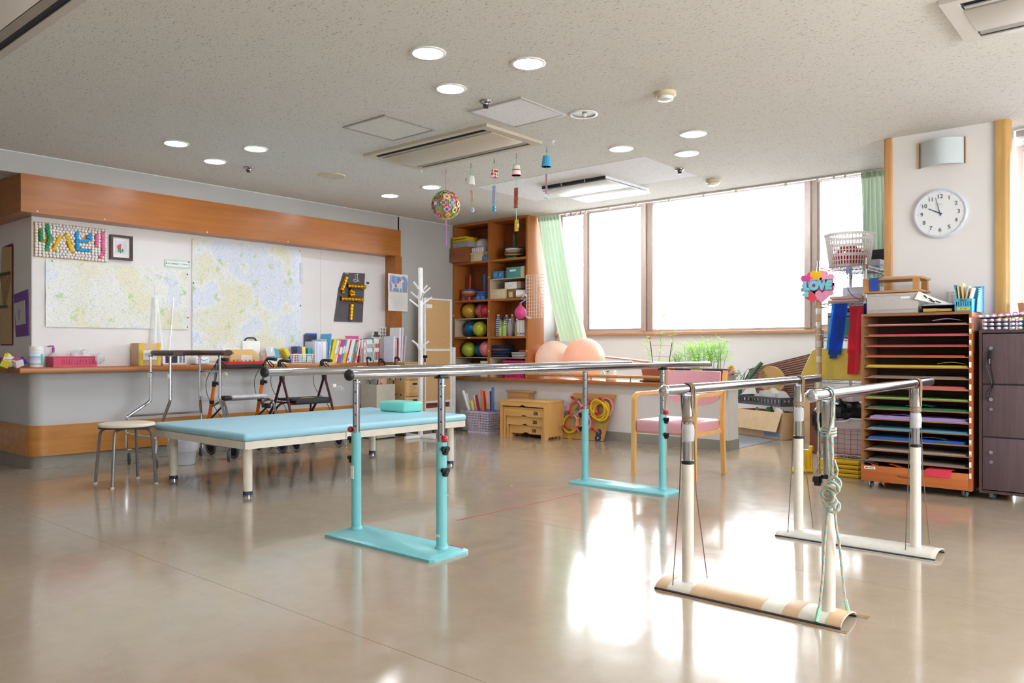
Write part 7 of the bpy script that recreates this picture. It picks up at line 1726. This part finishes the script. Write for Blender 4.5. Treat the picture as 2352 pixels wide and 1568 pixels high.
part(t, 'foot', B().tube([(-2.43, 6.36, .018), (-2.38, 6.42, .018), (-2.30, 6.47, .018)], .018, 8).tube([(-2.45, 6.44, .018), (-2.36, 6.50, .018)], .016, 8), ym)
part(t, 'top_lug', B().rb(-2.325, -2.295, 6.45, 6.48, .18, .22, .005), ym)
# LOVE plaque on a cardboard tube tied to the rack
t = thing('cardboard_tube', 'tall cardboard tube with clear tape bands, tied to the rack', 'tube', (-2.205, 6.345, .50))
part(t, 'tube', B().cyl((-2.205, 6.345, .50), (-2.205, 6.345, 1.40), .020, n=18), mat('#c2a684', .8, name='tube_card'))
for z in (.70, .90, 1.02, 1.17, 1.28): part(t, 'tape', B().lathe([(.0203, z), (.0208, z+.002), (.0208, z+.045), (.0203, z+.047)], (-2.205, 6.345, 0), 18), mat('#d8cfc2', .2, name='shiny_tape'))
for z in (.80, 1.12): part(t, 'cable_tie', B().tube([(-2.225, 6.33, z), (-2.185, 6.325, z), (-2.235, 6.52, z), (-2.28, 6.51, z)], .003, 6, True), M_WPLAS)
t = thing('love_plaque', 'round plaque of paper hearts reading LOVE on the cardboard tube', 'plaque', (-2.205, 6.31, 1.37))
Mp = Matrix(((1, 0, 0, -2.205), (0, 0, -1, 6.322), (0, 1, 0, 1.50), (0, 0, 0, 1)))
def heart(s, n=14):
    return [(s*.0625*16*math.sin(a)**3, s*.0625*(13*math.cos(a)-5*math.cos(2*a)-2*math.cos(3*a)-math.cos(4*a))) for a in [2*PI*k/n for k in range(n)]]
part(t, 'backing', B().prism([(.105*math.cos(a), .098*math.sin(a)) for a in [2*PI*k/28 for k in range(28)]], 0, .006, Mp), mat('#f0907a', .7, name='coral_card'))
hs = [(-.078, .066, .056, '#e0409a', .4), (0, .082, .062, '#f2bc1c', 0), (.072, .066, .056, '#f5a0c0', -.5), (.105, .02, .03, '#f090b0', -1.2), (-.105, -.01, .035, '#58b8c4', 1.2), (.04, .045, .028, '#e04a8a', -.2), (-.035, .045, .026, '#f49ab4', .2), (-.06, .03, .018, '#e8b070', .3),
 (-.045, -.075, .058, '#e8485a', .3), (.035, -.078, .058, '#f49ac0', -.1), (.085, -.055, .04, '#f7a8b8', -.6), (-.09, -.06, .03, '#8acfd6', .7), (-.02, -.04, .024, '#f2bc1c', .1), (.10, -.02, .03, '#f08a6a', -1), (.035, -.035, .014, '#5a4ab0', 0), (.12, .0, .022, '#f7b0c4', -1.4)]
for i, (x, y, s, c, a) in enumerate(hs):
    part(t, 'paper_heart', B().prism(heart(s), .006+.0015*(i % 4), .010+.0015*(i % 4), Mp @ Matrix.Translation((x, y, 0)) @ Matrix.Rotation(a, 4, 'Z')), mat(c, .7, name='heart_paper'))
for off_, n_, c, nm in ((.013, .0145, '#8a5ab8', 'letter_outline'), (.008, .018, '#7fd0d8', 'love_lettering')):  # wider purple outline set behind the teal letters
    me = fat_text('LOVE', .088, off_, .0012); me.materials.append(mat(c, .5, name='letter_paper'))
    o = bpy.data.objects.new(nm, me); C.objects.link(o); o.parent = t
    o.location = (0, 6.322-n_-6.31, 1.503-1.37); o.rotation_euler = (PI/2, 0, 0)
solid('rack_cloth', B().rb(-2.275, -2.262, 6.46, 6.62, 1.0, 1.16, .004), mat('#8a94b0', .9, name='denim'), 'faded denim cloth hanging at the left rack post', 'cloth')

# ================================================================ paper sorting shelf
t = thing('paper_shelf', 'brown paper sorting shelf on casters with thin slots', 'paper shelf', (-1.437, 6.2, 0))
x0, x1, y0, y1 = -1.79, -1.085, 6.02, 6.375
PW = wood('#8a5c38', '#a5754c', 'Z', .5, .8, 'walnut_board'); PWX = wood('#94643e', '#ad7c52', 'X', .5, .8, 'walnut_shelf')
PB = wood('#5f4030', '#775240', 'X', .6, .8, 'walnut_back')
part(t, 'side_panel', B().bx(x0, x0+.016, y0, y1, .05, 1.24), PW)
part(t, 'side_panel', B().bx(x1-.016, x1, y0, y1, .05, 1.24), wood('#a8562a', '#bb6a38', 'Z', .45, .8, 'orange_side'))
part(t, 'top_panel', B().bx(x0, x1, y0, y1, 1.24, 1.257), PWX)
part(t, 'back_panel', B().bx(x0+.016, x1-.016, y1-.01, y1, .05, 1.24), PB)
part(t, 'bottom_panel', B().bx(x0+.016, x1-.016, y0+.02, y1-.01, .05, .062), PW)
SZ = [1.172-.0745*k for k in range(14)]
for z in SZ: part(t, 'thin_shelf', B().bx(x0+.016, x1-.016, y0+.004, y1-.01, z-.004, z+.004), PWX)
dr = part(t, 'drawer', B().rb(x0+.002, x1-.018, y0-.012, y0+.006, .055, .168, .003), wood('#b5622e', '#c8753c', 'X', .4, .6, 'orange_front'))
part(dr, 'handle', B().rb(-1.53, -1.44, y0-.024, y0-.012, .105, .118, .004), wood('#a05626', '#b0632e', 'X', .4, 1, 'handle_wood'))
part(dr, 'label', B().bx(-1.765, -1.69, y0-.0135, y0-.012, .142, .16), M_PAPER)
part(dr, 'label_print', B().bx(-1.757, -1.74, y0-.0142, y0-.0135, .148, .155).bx(-1.735, -1.70, y0-.0142, y0-.0135, .149, .153), M_INK)
gs = mat('#8ac47a', .5, name='green_sticker')
for i in range(15):
    z = 1.197-.0745*i
    st = part(t, 'slot_label', B().bx(x1-.0145, x1-.0015, y0-.0012, y0, z-.018, z+.018), M_PAPER)
    if i in (1, 2, 3, 8, 11, 12): part(st, 'green_sticker', B().bx(x1-.0135, x1-.0025, y0-.0018, y0-.0012, z-.018, z-.005), gs)
for x in (x0+.05, x1-.05):
    for y in (y0+.06, y1-.05): caster(t, x, y, .024, True, .7)
part(t, 'side_frame', B().bx(x1, x1+.004, 6.10, 6.16, .98, 1.17), wood('#7a5a3c', '#8f6c4a', 'Z', .5, 1, 'side_wood'))
PC = [('#d8a0b0', .006, 'pale pink paper in the top slot'), ('#e4426e', .008, 'hot pink paper in the second slot'), ('#c03050', .008, 'crimson paper in the third slot'), ('#d8503a', .010, 'orange red paper in the fourth slot'), ('#e6c63a', .014, 'yellow paper in the fifth slot'),
 ('#8f8580', .012, 'clear sleeves in the sixth slot'), ('#d8706a', .018, 'salmon paper in the seventh slot'), ('#8acb6a', .007, 'light green paper in the eighth slot'), ('#2a7a52', .014, 'dark green paper in the ninth slot'), ('#b3a0d8', .024, 'lavender paper stack in the tenth slot'),
 ('#5aa8c4', .012, 'light blue paper in the eleventh slot'), ('#2f6ab8', .018, 'blue paper in the twelfth slot'), ('#b5aaa6', .010, 'grey sleeves in the thirteenth slot'), ('#8d8684', .010, 'clear film in the lowest thin slot')]
r = random.Random(11)
for (c, th, l), z in zip(PC, SZ):
    a = x0+.03+r.uniform(0, .03); e = x1-.022-r.uniform(0, .02)
    t = thing('coloured_paper', l, 'paper', ((a+e)/2, 6.2, z+.004), group='coloured paper in the sorting shelf')
    n = max(1, int(th/.005))
    for i in range(n):
        q = r.uniform(-.008, .008)
        part(t, 'sheets', B().bx(a+.012*i*r.random(), e-.012*i*r.random(), y0+.012+.006*i+q*.3, 6.34, z+.0045+th*i/n, z+.0042+th*(i+1)/n-.0004), mat(c if i % 2 == 0 else tuple(min(1, x*.88) for x in (int(c[1:3], 16)/255, int(c[3:5], 16)/255, int(c[5:7], 16)/255)), .7, name='colour_paper'))
for z, xa, c, l in ((SZ[0], -1.33, '#c9a9c4', 'lilac sheet curling in the top slot'), (SZ[4], -1.30, '#9aa03a', 'olive sheets in the fifth slot'), (SZ[8], -1.50, '#1f6a4a', 'deep green card in the ninth slot'), (SZ[11], -1.42, '#23477e', 'dark blue card in the twelfth slot'), (SZ[9], -1.62, '#7a4a9a', 'purple sheet on the lavender stack')):
    rows = [[(xa+.17*k/6, y, z+.030+.012*math.sin(PI*k/6)) for k in range(7)] for y in (y0+.03, 6.3)]
    solid('loose_sheet', B().sheet(rows, (0, 0, -.003)), mat(c, .7, name='colour_paper'), l, 'paper', 'loose sheets in the sorting shelf')
for i, (xa, w, c, a, l) in enumerate(((-1.79, .10, '#3a90d0', .5, 'blue paper corner sticking out of the drawer'), (-1.75, .06, '#e0622a', 0, 'orange paper scrap at the drawer left'), (-1.60, .15, '#d8502a', .1, 'orange red curl in the drawer'), (-1.55, .09, '#3a9a5a', -.2, 'green scrap in the drawer'), (-1.45, .12, '#c82a3a', .2, 'red scrap in the drawer'), (-1.37, .16, '#e03a52', .0, 'pinkish red sheet hanging over the drawer front'))):
    rows = [[(xa+w*k/5, y0-.008+.04*j, .172+.014*math.sin(PI*k/5+i)+(.0 if j else a*.03)) for k in range(6)] for j in range(3)]
    if i == 5: rows = [[(xa+w*k/5+.01*j, y0-.016 if j < 2 else y0+.05, .128+.046*min(j, 1)+.004*j) for k in range(6)] for j in range(3)]
    solid('paper_scrap', B().sheet(rows, (0, -.0012, .0012)), mat(c, .7, name='colour_paper'), l, 'paper', 'coloured scraps in the drawer')
# things on top of it
t = thing('drawer_case', 'milky plastic drawer case on the paper shelf', 'case', (-1.58, 6.2, 1.257))
mk = clearplast('#d8d2cf', .8, .35)
part(t, 'case', B().rb(-1.765, -1.42, 6.06, 6.33, 1.258, 1.405, .008), mk)
part(t, 'front_rib', B().bx(-1.75, -1.435, 6.057, 6.06, 1.285, 1.289).bx(-1.75, -1.435, 6.057, 6.06, 1.385, 1.388), mat('#b5afac', .4, name='rib_grey'))
part(t, 'label', B().bx(-1.535, -1.475, 6.056, 6.059, 1.362, 1.376), M_PAPER)
part(t, 'contents', B().rb(-1.70, -1.52, 6.10, 6.2, 1.262, 1.29, .004).sph((-1.62, 6.15, 1.32), .02, 8, 6), mat('#e89a8a', .7, name='pale_coral'))
t = thing('wooden_rack', 'low two-tier wooden desk rack on the milky case', 'desk rack', (-1.57, 6.2, 1.407))
WR = wood('#b5824a', '#cb985e', 'X', .45, 1, 'rack_wood')
part(t, 'tier', B().rb(-1.79, -1.40, 6.05, 6.33, 1.408, 1.424, .003), WR); part(t, 'tier', B().rb(-1.79, -1.40, 6.05, 6.33, 1.50, 1.516, .003), WR)
for x in (-1.785, -1.455):
    for y in (6.052, 6.29): part(t, 'post', B().bx(x, x+.04, y, y+.035, 1.424, 1.50), WR)
solid('blue_cloth', B().sheet([[(-1.74+.062*k/4, 6.0455-.004*math.sin(k*1.5+j)-(.0 if j else -.06), 1.519-.032*max(j-1, 0)-(.0)) for k in range(5)] for j in range(5)], (0, .003, 0)), mat('#2c4a9e', .8, name='blue_cloth'), 'dark blue cloth draped over the wooden rack edge', 'cloth')
solid('paper_heap', B().rb(-1.66, -1.44, 6.10, 6.30, 1.517, 1.527, .004), mat('#c9c2c8', .8, name='grey_paper'), 'flat papers on top of the wooden rack', 'papers')
t = thing('document_tray', 'black document tray with folders beside the blue basket', 'tray', (-1.28, 6.18, 1.257))
part(t, 'tray', B().bx(-1.40, -1.19, 6.05, 6.32, 1.258, 1.263).bx(-1.40, -1.394, 6.05, 6.32, 1.263, 1.302).bx(-1.196, -1.19, 6.05, 6.32, 1.263, 1.302).bx(-1.394, -1.196, 6.31, 6.32, 1.263, 1.302).bx(-1.40, -1.19, 6.05, 6.32, 1.302, 1.306), M_BLACK)
part(t, 'folder', B().bx(-1.388, -1.30, 6.052, 6.30, 1.264, 1.285).bx(-1.298, -1.21, 6.053, 6.30, 1.264, 1.282), mat('#c9a95a', .7, name='manila2'))
part(t, 'paper', B().bx(-1.385, -1.205, 6.048, 6.3, 1.307, 1.312), mat('#cfd6e6', .7, name='pale_paper'))
rows = []
for j in range(7):
    v = j/6; rows.append([(-1.44+.23*u/5+.02*v, 6.04+.12*v*.2+.02*u/5, 1.355-.045*math.sin(u/5*1.57)+.055*v*(1-u/5)) for u in range(6)])
o = solid('printed_sheet', B().sheet(rows, (0, .001, .001)), M_PAPER, 'curled white sheet with brush marks leaning on the case', 'paper')
def shp(u, v): return (-1.44+.23*u+.02*v, 6.036+.12*v*.2+.02*u, 1.357-.045*math.sin(u*1.57)+.055*v*(1-u))
for a, e, w in (((.18, .75), (.28, .55), .004), ((.33, .62), (.42, .52), .004), ((.42, .35), (.52, .22), .006), ((.52, .5), (.68, .30), .004), ((.38, .28), (.50, .36), .003)):
    part(o, 'brush_mark', B().tube([shp(*a), shp((a[0]+e[0])/2, (a[1]+e[1])/2), shp(*e)], w, 5), M_INK)
t = thing('blue_basket', 'bright blue perforated basket with a yellow name label', 'basket', (-1.13, 6.12, 1.257))
bb = mat('#45b0d6', .4, name='sky_plastic')
b = B().bx(-1.188, -1.088, 6.04, 6.20, 1.258, 1.263)
for z0_, z1_ in ((1.263, 1.295), (1.325, 1.345)): b.bx(-1.19, -1.086, 6.038, 6.042, z0_, z1_)
for i in range(8): b.bx(-1.19+.0138*i, -1.1825+.0138*i, 6.038, 6.042, 1.295, 1.325)
b.bx(-1.19, -1.186, 6.042, 6.20, 1.263, 1.345).bx(-1.09, -1.086, 6.042, 6.20, 1.263, 1.345).bx(-1.186, -1.09, 6.196, 6.20, 1.263, 1.345)
part(t, 'body', b, bb); part(t, 'hand_hole', B().rb(-1.16, -1.118, 6.0365, 6.038, 1.328, 1.34, .003), mat('#5a6a64', .6, name='shadow_green'))
lb_ = part(t, 'name_label', B().bx(-1.176, -1.10, 6.0355, 6.0375, 1.266, 1.286), mat('#e6c23a', .6, name='yellow_label2')); lettering(lb_, 'ル - ほ', .014, M_INK, (-1.138, 6.0352, 1.276), '-Y', 'label_lettering')
for i, (x, h, a, c, l) in enumerate(((-1.17, .17, -.10, '#e0cc98', 'cream envelope bundle leaning in the blue basket'), (-1.15, .19, -.06, '#e6d2a0', 'taller cream envelope in the blue basket'), (-1.13, .17, .16, '#e2c8a8', 'tan envelope leaning right in the blue basket'), (-1.115, .16, .24, '#e8e4e6', 'white card leaning right in the blue basket'), (-1.178, .18, -.16, '#3f9ab0', 'teal card at the left of the blue basket'))):
    solid('envelope', B().bx(-.004, .004, -.045, .045, 0, h, MX((x+(.01 if a < 0 else -.01), 6.11, 1.264), ry=a)), mat(c, .7, name='envelope_paper'), l, 'envelope', 'envelopes in the blue basket')
t = thing('blue_file', 'light blue corrugated file holder behind the blue basket', 'file holder', (-1.06, 6.26, 1.257))
part(t, 'back', B().bx(-1.17, -1.06, 6.30, 6.305, 1.258, 1.44), bb)
t.location = (-1.11, 6.24, 1.257); OFF[t.name] = (-1.11, 6.24, 1.257); t.children[0].location = (0.05-.1, 0.0, 0)
t.children[0].location = (-1.06+1.11, .02, 0)
pf = [(6.12, 1.258), (6.31, 1.258), (6.31, 1.44), (6.28, 1.435), (6.20, 1.395), (6.14, 1.335)]
part(t, 'side', B().prism(pf, -1.075, -1.07, Matrix(((0, 0, 1, 0), (1, 0, 0, 0), (0, 1, 0, 0), (0, 0, 0, 1)))), mat('#8fd0ee', .4, name='pale_sky'))
b = B()
for i in range(13): b.bx(-1.07, -1.067, 6.13+.004*max(0, i-5), 6.305, 1.265+.0125*i, 1.270+.0125*i)
part(t, 'ridge', b, mat('#a9def6', .4, name='paler_sky'))

# ================================================================ dark locker
t = thing('locker_cabinet', 'dark brown wood grain locker cabinet cut by the right edge', 'locker', (-.70, 6.24, 0))
LK = wood('#4a393b', '#5d494a', 'Z', .45, 1.2, 'dark_walnut'); LKD = wood('#54434a', '#6a565a', 'Z', .42, 1.2, 'walnut_door')
x0, x1, y0, y1 = -1.049, -.35, 6.06, 6.40
part(t, 'carcass', B().bx(x0, x0+.018, y0, y1, .045, 1.112).bx(x1-.018, x1, y0, y1, .045, 1.112).bx(x0, x1, y0, y1, 1.112, 1.13).bx(x0+.018, x1-.018, y0+.005, y1, .045, .063).bx(x0+.018, x1-.018, y1-.01, y1, .063, 1.112).bx(-.708, -.69, y0, y1-.01, .063, 1.112), LK)
for z0, z1 in ((.07, .415), (.425, .765), (.775, 1.105)):
    for xa, xb in ((x0+.021, -.712), (-.687, x1-.021)):
        d = part(t, 'door', B().rb(xa, xb, y0-.003, y0+.014, z0, z1, .002), LKD)
        kx = xa+.05 if xa < -1 else xb-.05
        part(d, 'lock', B().cyl((kx, y0-.003, z1-.095), (kx, y0-.012, z1-.095), .012, n=16), M_STEEL)
        if z1 < .9: part(d, 'knob', B().cyl((kx, y0-.003, z1-.16), (kx, y0-.010, z1-.16), .011, n=14), mat('#8d8a90', .4, .5, name='dull_knob'))
part(t, 'shelf_rail', B().bx(x0+.018, -.708, y0+.001, y0+.012, .415, .425).bx(x0+.018, -.708, y0+.001, y0+.012, .765, .775), M_BLACK)
for x in (x0+.07, x1-.07):
    for y in (y0+.06, y1-.05): caster(t, x, y, .019, True, .3)
t = thing('key_strap', 'keys on a long black strap hanging from the top locker', 'keys', (-.975, 6.04, .68))
part(t, 'key', B().rb(-.995, -.97, 6.035, 6.045, .93, .995, .004).bx(-.985, -.978, 6.032, 6.036, .90, .935), M_BLACK)
part(t, 'key_metal', B().bx(-.987, -.979, 6.030, 6.034, .905, .94), M_STEEL)
part(t, 'strap', B().tube(bend([(-.99, 6.042, .98), (-1.005, 6.04, .90), (-.985, 6.04, .84), (-.965, 6.04, .77), (-.995, 6.04, .73), (-1.015, 6.04, .685), (-.99, 6.04, .675), (-.985, 6.04, .71), (-.96, 6.04, .775), (-.975, 6.04, .86), (-.98, 6.042, .93)], .03, 4), .0055, 6, False, .4), M_BLACK)
pcol = ['#2f9e6a', '#2f9fdc', '#edc326', '#e0529a']
for i in range(4):
    z = 1.131+.027*i
    t = thing('puff_board', ['purple card with green tissue puffs, bottom of the stack', 'purple card with blue tissue puffs, second in the stack', 'purple card with yellow tissue puffs, third in the stack', 'bent purple card with pink tissue puffs on top'][i], 'craft board', (-.86, 6.19, z), group='stacked puff boards on the locker')
    tilt = .09 if i == 3 else 0
    rows = [[(-1.03+.37*k/8-(.04 if i == 3 else 0), y, z+tilt*.37*(k/8)**2) for k in range(9)] for y in (6.075, 6.34)]
    part(t, 'card', B().sheet(rows, (0, 0, .002)), mat('#6a3f8e', .6, name='purple_card2'))
    me = mesh_of('cotton_puff', B().sph((0, 0, 0), .0125, 8, 6, (1.2, 1, .8)), mat('#f1eff2', .95, name='cotton_white2')); me2 = mesh_of('tissue_puff', B().sph((0, 0, 0), .0125, 8, 6, (1.1, 1, .8)), mat(pcol[i], .9, name='tissue2'))
    o = OFF[t.name]
    for k in range(9): 
        x = -1.02+.04*k-(.03 if i == 3 else 0); zz_ = z+tilt*.37*((x+1.03)/.37)**2 if i == 3 else z
        same(t, 'cotton_puff', me, (x-o[0], 6.088-o[1], zz_+.012-o[2]))
        if 1 < k < 8: same(t, 'tissue_puff', me2, (x-o[0], 6.112-o[1], zz_+.021-o[2]))
        same(t, 'cotton_puff', me, (x-o[0], 6.14-o[1], zz_+.012-o[2]))
solid('wooden_strip', B().bx(-.018, .018, -.008, .008, 0, .19, MX((-.83, 6.37, 1.131), ry=-.12)), wood('#b07a48', '#c48f5c', 'Z', .5, 1, 'strip_wood'), 'short wooden strip leaning at the right frame edge', 'wood')

# ================================================================ pillar fittings
t = thing('wall_clock', 'round white wall clock with grey numerals showing about ten', 'clock', (-1.355, 6.42, 1.815))
cx, cz = -1.355, 1.992; q = MX((cx, 6.42, cz), rx=PI/2)
part(t, 'case', B().lathe([(.178, 0), (.180, .01), (.178, .022), (.168, .028), (.160, .026), (.160, .02), (.001, .02), (.001, .0)], (0, 0, 0), 48, q), mat('#d3dae6', .35, name='clock_rim'))
face = part(t, 'dial', B().lathe([(.160, .0202), (.160, .0215), (.001, .0215), (.001, .0202)], (0, 0, 0), 48, q), mat('#eceef0', .5, var=.005, name='dial_white'))
nk = mat('#525c78', .5, name='numeral_grey')
for h in range(1, 13):
    a = PI/2-h*PI/6
    lettering(t, str(h), .042, nk, (cx+.121*math.cos(a), 6.42-.0235, cz+.121*math.sin(a)), '-Y', 'numeral')
    part(face, 'tick', B().cyl((cx+.147*math.cos(a), 6.42-.022, cz+.147*math.sin(a)), (cx+.151*math.cos(a), 6.42-.022, cz+.151*math.sin(a)), .002, n=5), nk)
def hand(a, l, w, nm, dy):
    d = Vector((math.sin(a), 0, math.cos(a))); s = Vector((math.cos(a), 0, -math.sin(a))); p = Vector((cx, 6.42-.025-dy, cz))
    b = B(); v = [p-d*l*.18-s*w, p-d*l*.18+s*w, p+d*l+s*w*.5, p+d*l-s*w*.5]; b.add([tuple(x) for x in v]+[tuple(x-Vector((0, .001, 0))) for x in v], [(0, 1, 2, 3), (7, 6, 5, 4), (0, 4, 5, 1), (1, 5, 6, 2), (2, 6, 7, 3), (3, 7, 4, 0)])
    part(t, nm, b, mat('#3f4a68', .5, name='hand_grey'))
hand(math.radians(-62), .086, .0042, 'hour_hand', 0); hand(math.radians(-14), .118, .003, 'minute_hand', .002)
part(t, 'maker_mark', B().bx(cx-.014, cx+.014, 6.3975, 6.3985, cz+.066, cz+.069), mat('#b5bcc8', .5, name='pale_mark'))
t = thing('wall_lamp', 'unlit curved frosted glass wall lamp above the clock', 'wall lamp', (-1.345, 6.42, 2.335))
rows = [[(-1.495+.30*k/14, 6.418-.085*math.sin(PI*k/14), z) for k in range(15)] for z in (2.338, 2.525)]
part(t, 'shade', B().sheet(rows, (0, .004, 0)), mat('#d9e3e6', .2, var=.02, trans=.15, name='frosted_glass'), angle=60)
for x in (-1.50, -1.195): part(t, 'side_strip', B().bx(x-.001, x+.004, 6.405, 6.42, 2.336, 2.527), M_TRIM)
part(t, 'back_plate', B().bx(-1.46, -1.23, 6.408, 6.42, 2.36, 2.50), M_WHITE)
def plate(x0, x1, z0, z1, n, label):
    t = thing('switch_plate', label, 'switch', ((x0+x1)/2, 6.42, z0), group='white wall plates on the pillar')
    part(t, 'plate', B().rb(x0, x1, 6.412, 6.42, z0, z1, .003), M_WPLAS)
    for i in range(n): part(t, 'rocker', B().rb((x0+x1)/2-.013, (x0+x1)/2+.013, 6.409, 6.413, z0+.025+.024*i, z0+.046+.024*i, .002), mat('#d9d9e2', .4, name='rocker_grey'))
    part(t, 'screw', B().sph(((x0+x1)/2, 6.412, z1-.012), .004, 8, 5), M_STEEL)
plate(-1.305, -1.235, 1.305, 1.425, 3, 'white three-rocker switch plate left of the blue basket')
plate(-1.49, -1.42, 1.305, 1.42, 1, 'white wall plate half hidden behind the curled sheet')
# venetian blind at the right edge
t = thing('window_blind', 'pale venetian blind in the window right of the pillar', 'blind', (.2, 6.77, .95))
part(t, 'headrail', B().rb(-.925, 1.3, 6.69, 6.75, 2.53, 2.575, .004), mat('#a9a4a0', .4, .3, name='blind_rail'))
b = B()
for i in range(60): b.bx(-.89, 1.28, -.011, .011, -.0005, .0005, MX((0, 6.735, .98+.0258*i), rx=.5))
part(t, 'slats', b, mat('#e6e4ee', .5, trans=.2, name='blind_slat'), kind='stuff')
part(t, 'bottom_rail', B().rb(-.89, 1.28, 6.722, 6.748, .945, .965, .004), mat('#a9a4a0', .4, .3, name='blind_rail'))
# floor marks
def fl_line(pts, w, c, label):
    b = B(); P = [Vector((x, y, .0008)) for x, y in pts]; rows = []
    for i, p in enumerate(P):
        d = (P[min(i+1, len(P)-1)]-P[max(i-1, 0)]).normalized(); s = Vector((-d.y, d.x, 0))*w
        rows.append([tuple(p-s), tuple(p+s)])
    solid('floor_tape', b.sheet(rows, (0, 0, .0006)), mat(c, .5, name='tape_remnant'), label, 'tape')
fl_line([(-3.245, 3.32), (-3.24, 3.6), (-3.225, 4.0), (-3.22, 4.52)], .005, '#b5524a', 'thin worn red tape line on the floor between the turquoise bars')
fl_line([at_z(926, 1081)[:2], at_z(980, 1071)[:2], at_z(1040, 1061)[:2]], .006, '#c87a74', 'faint red tape line on the floor by the bed leg')
for px, py, c, l in ((1110, 1113, '#4a8ad0', 'tiny blue paper bit on the floor'), (1175, 1116, '#d8c23a', 'tiny yellow paper bit on the floor'), (1028, 1137, '#e9e6e0', 'tiny white paper bit on the floor')):
    x, y, z = at_z(px, py); solid('paper_bit', B().prism([(x-.012, y-.006), (x+.010, y-.008), (x+.014, y+.006), (x-.008, y+.008)], .0006, .0016), mat(c, .7, name='confetti'), l, 'paper scrap')
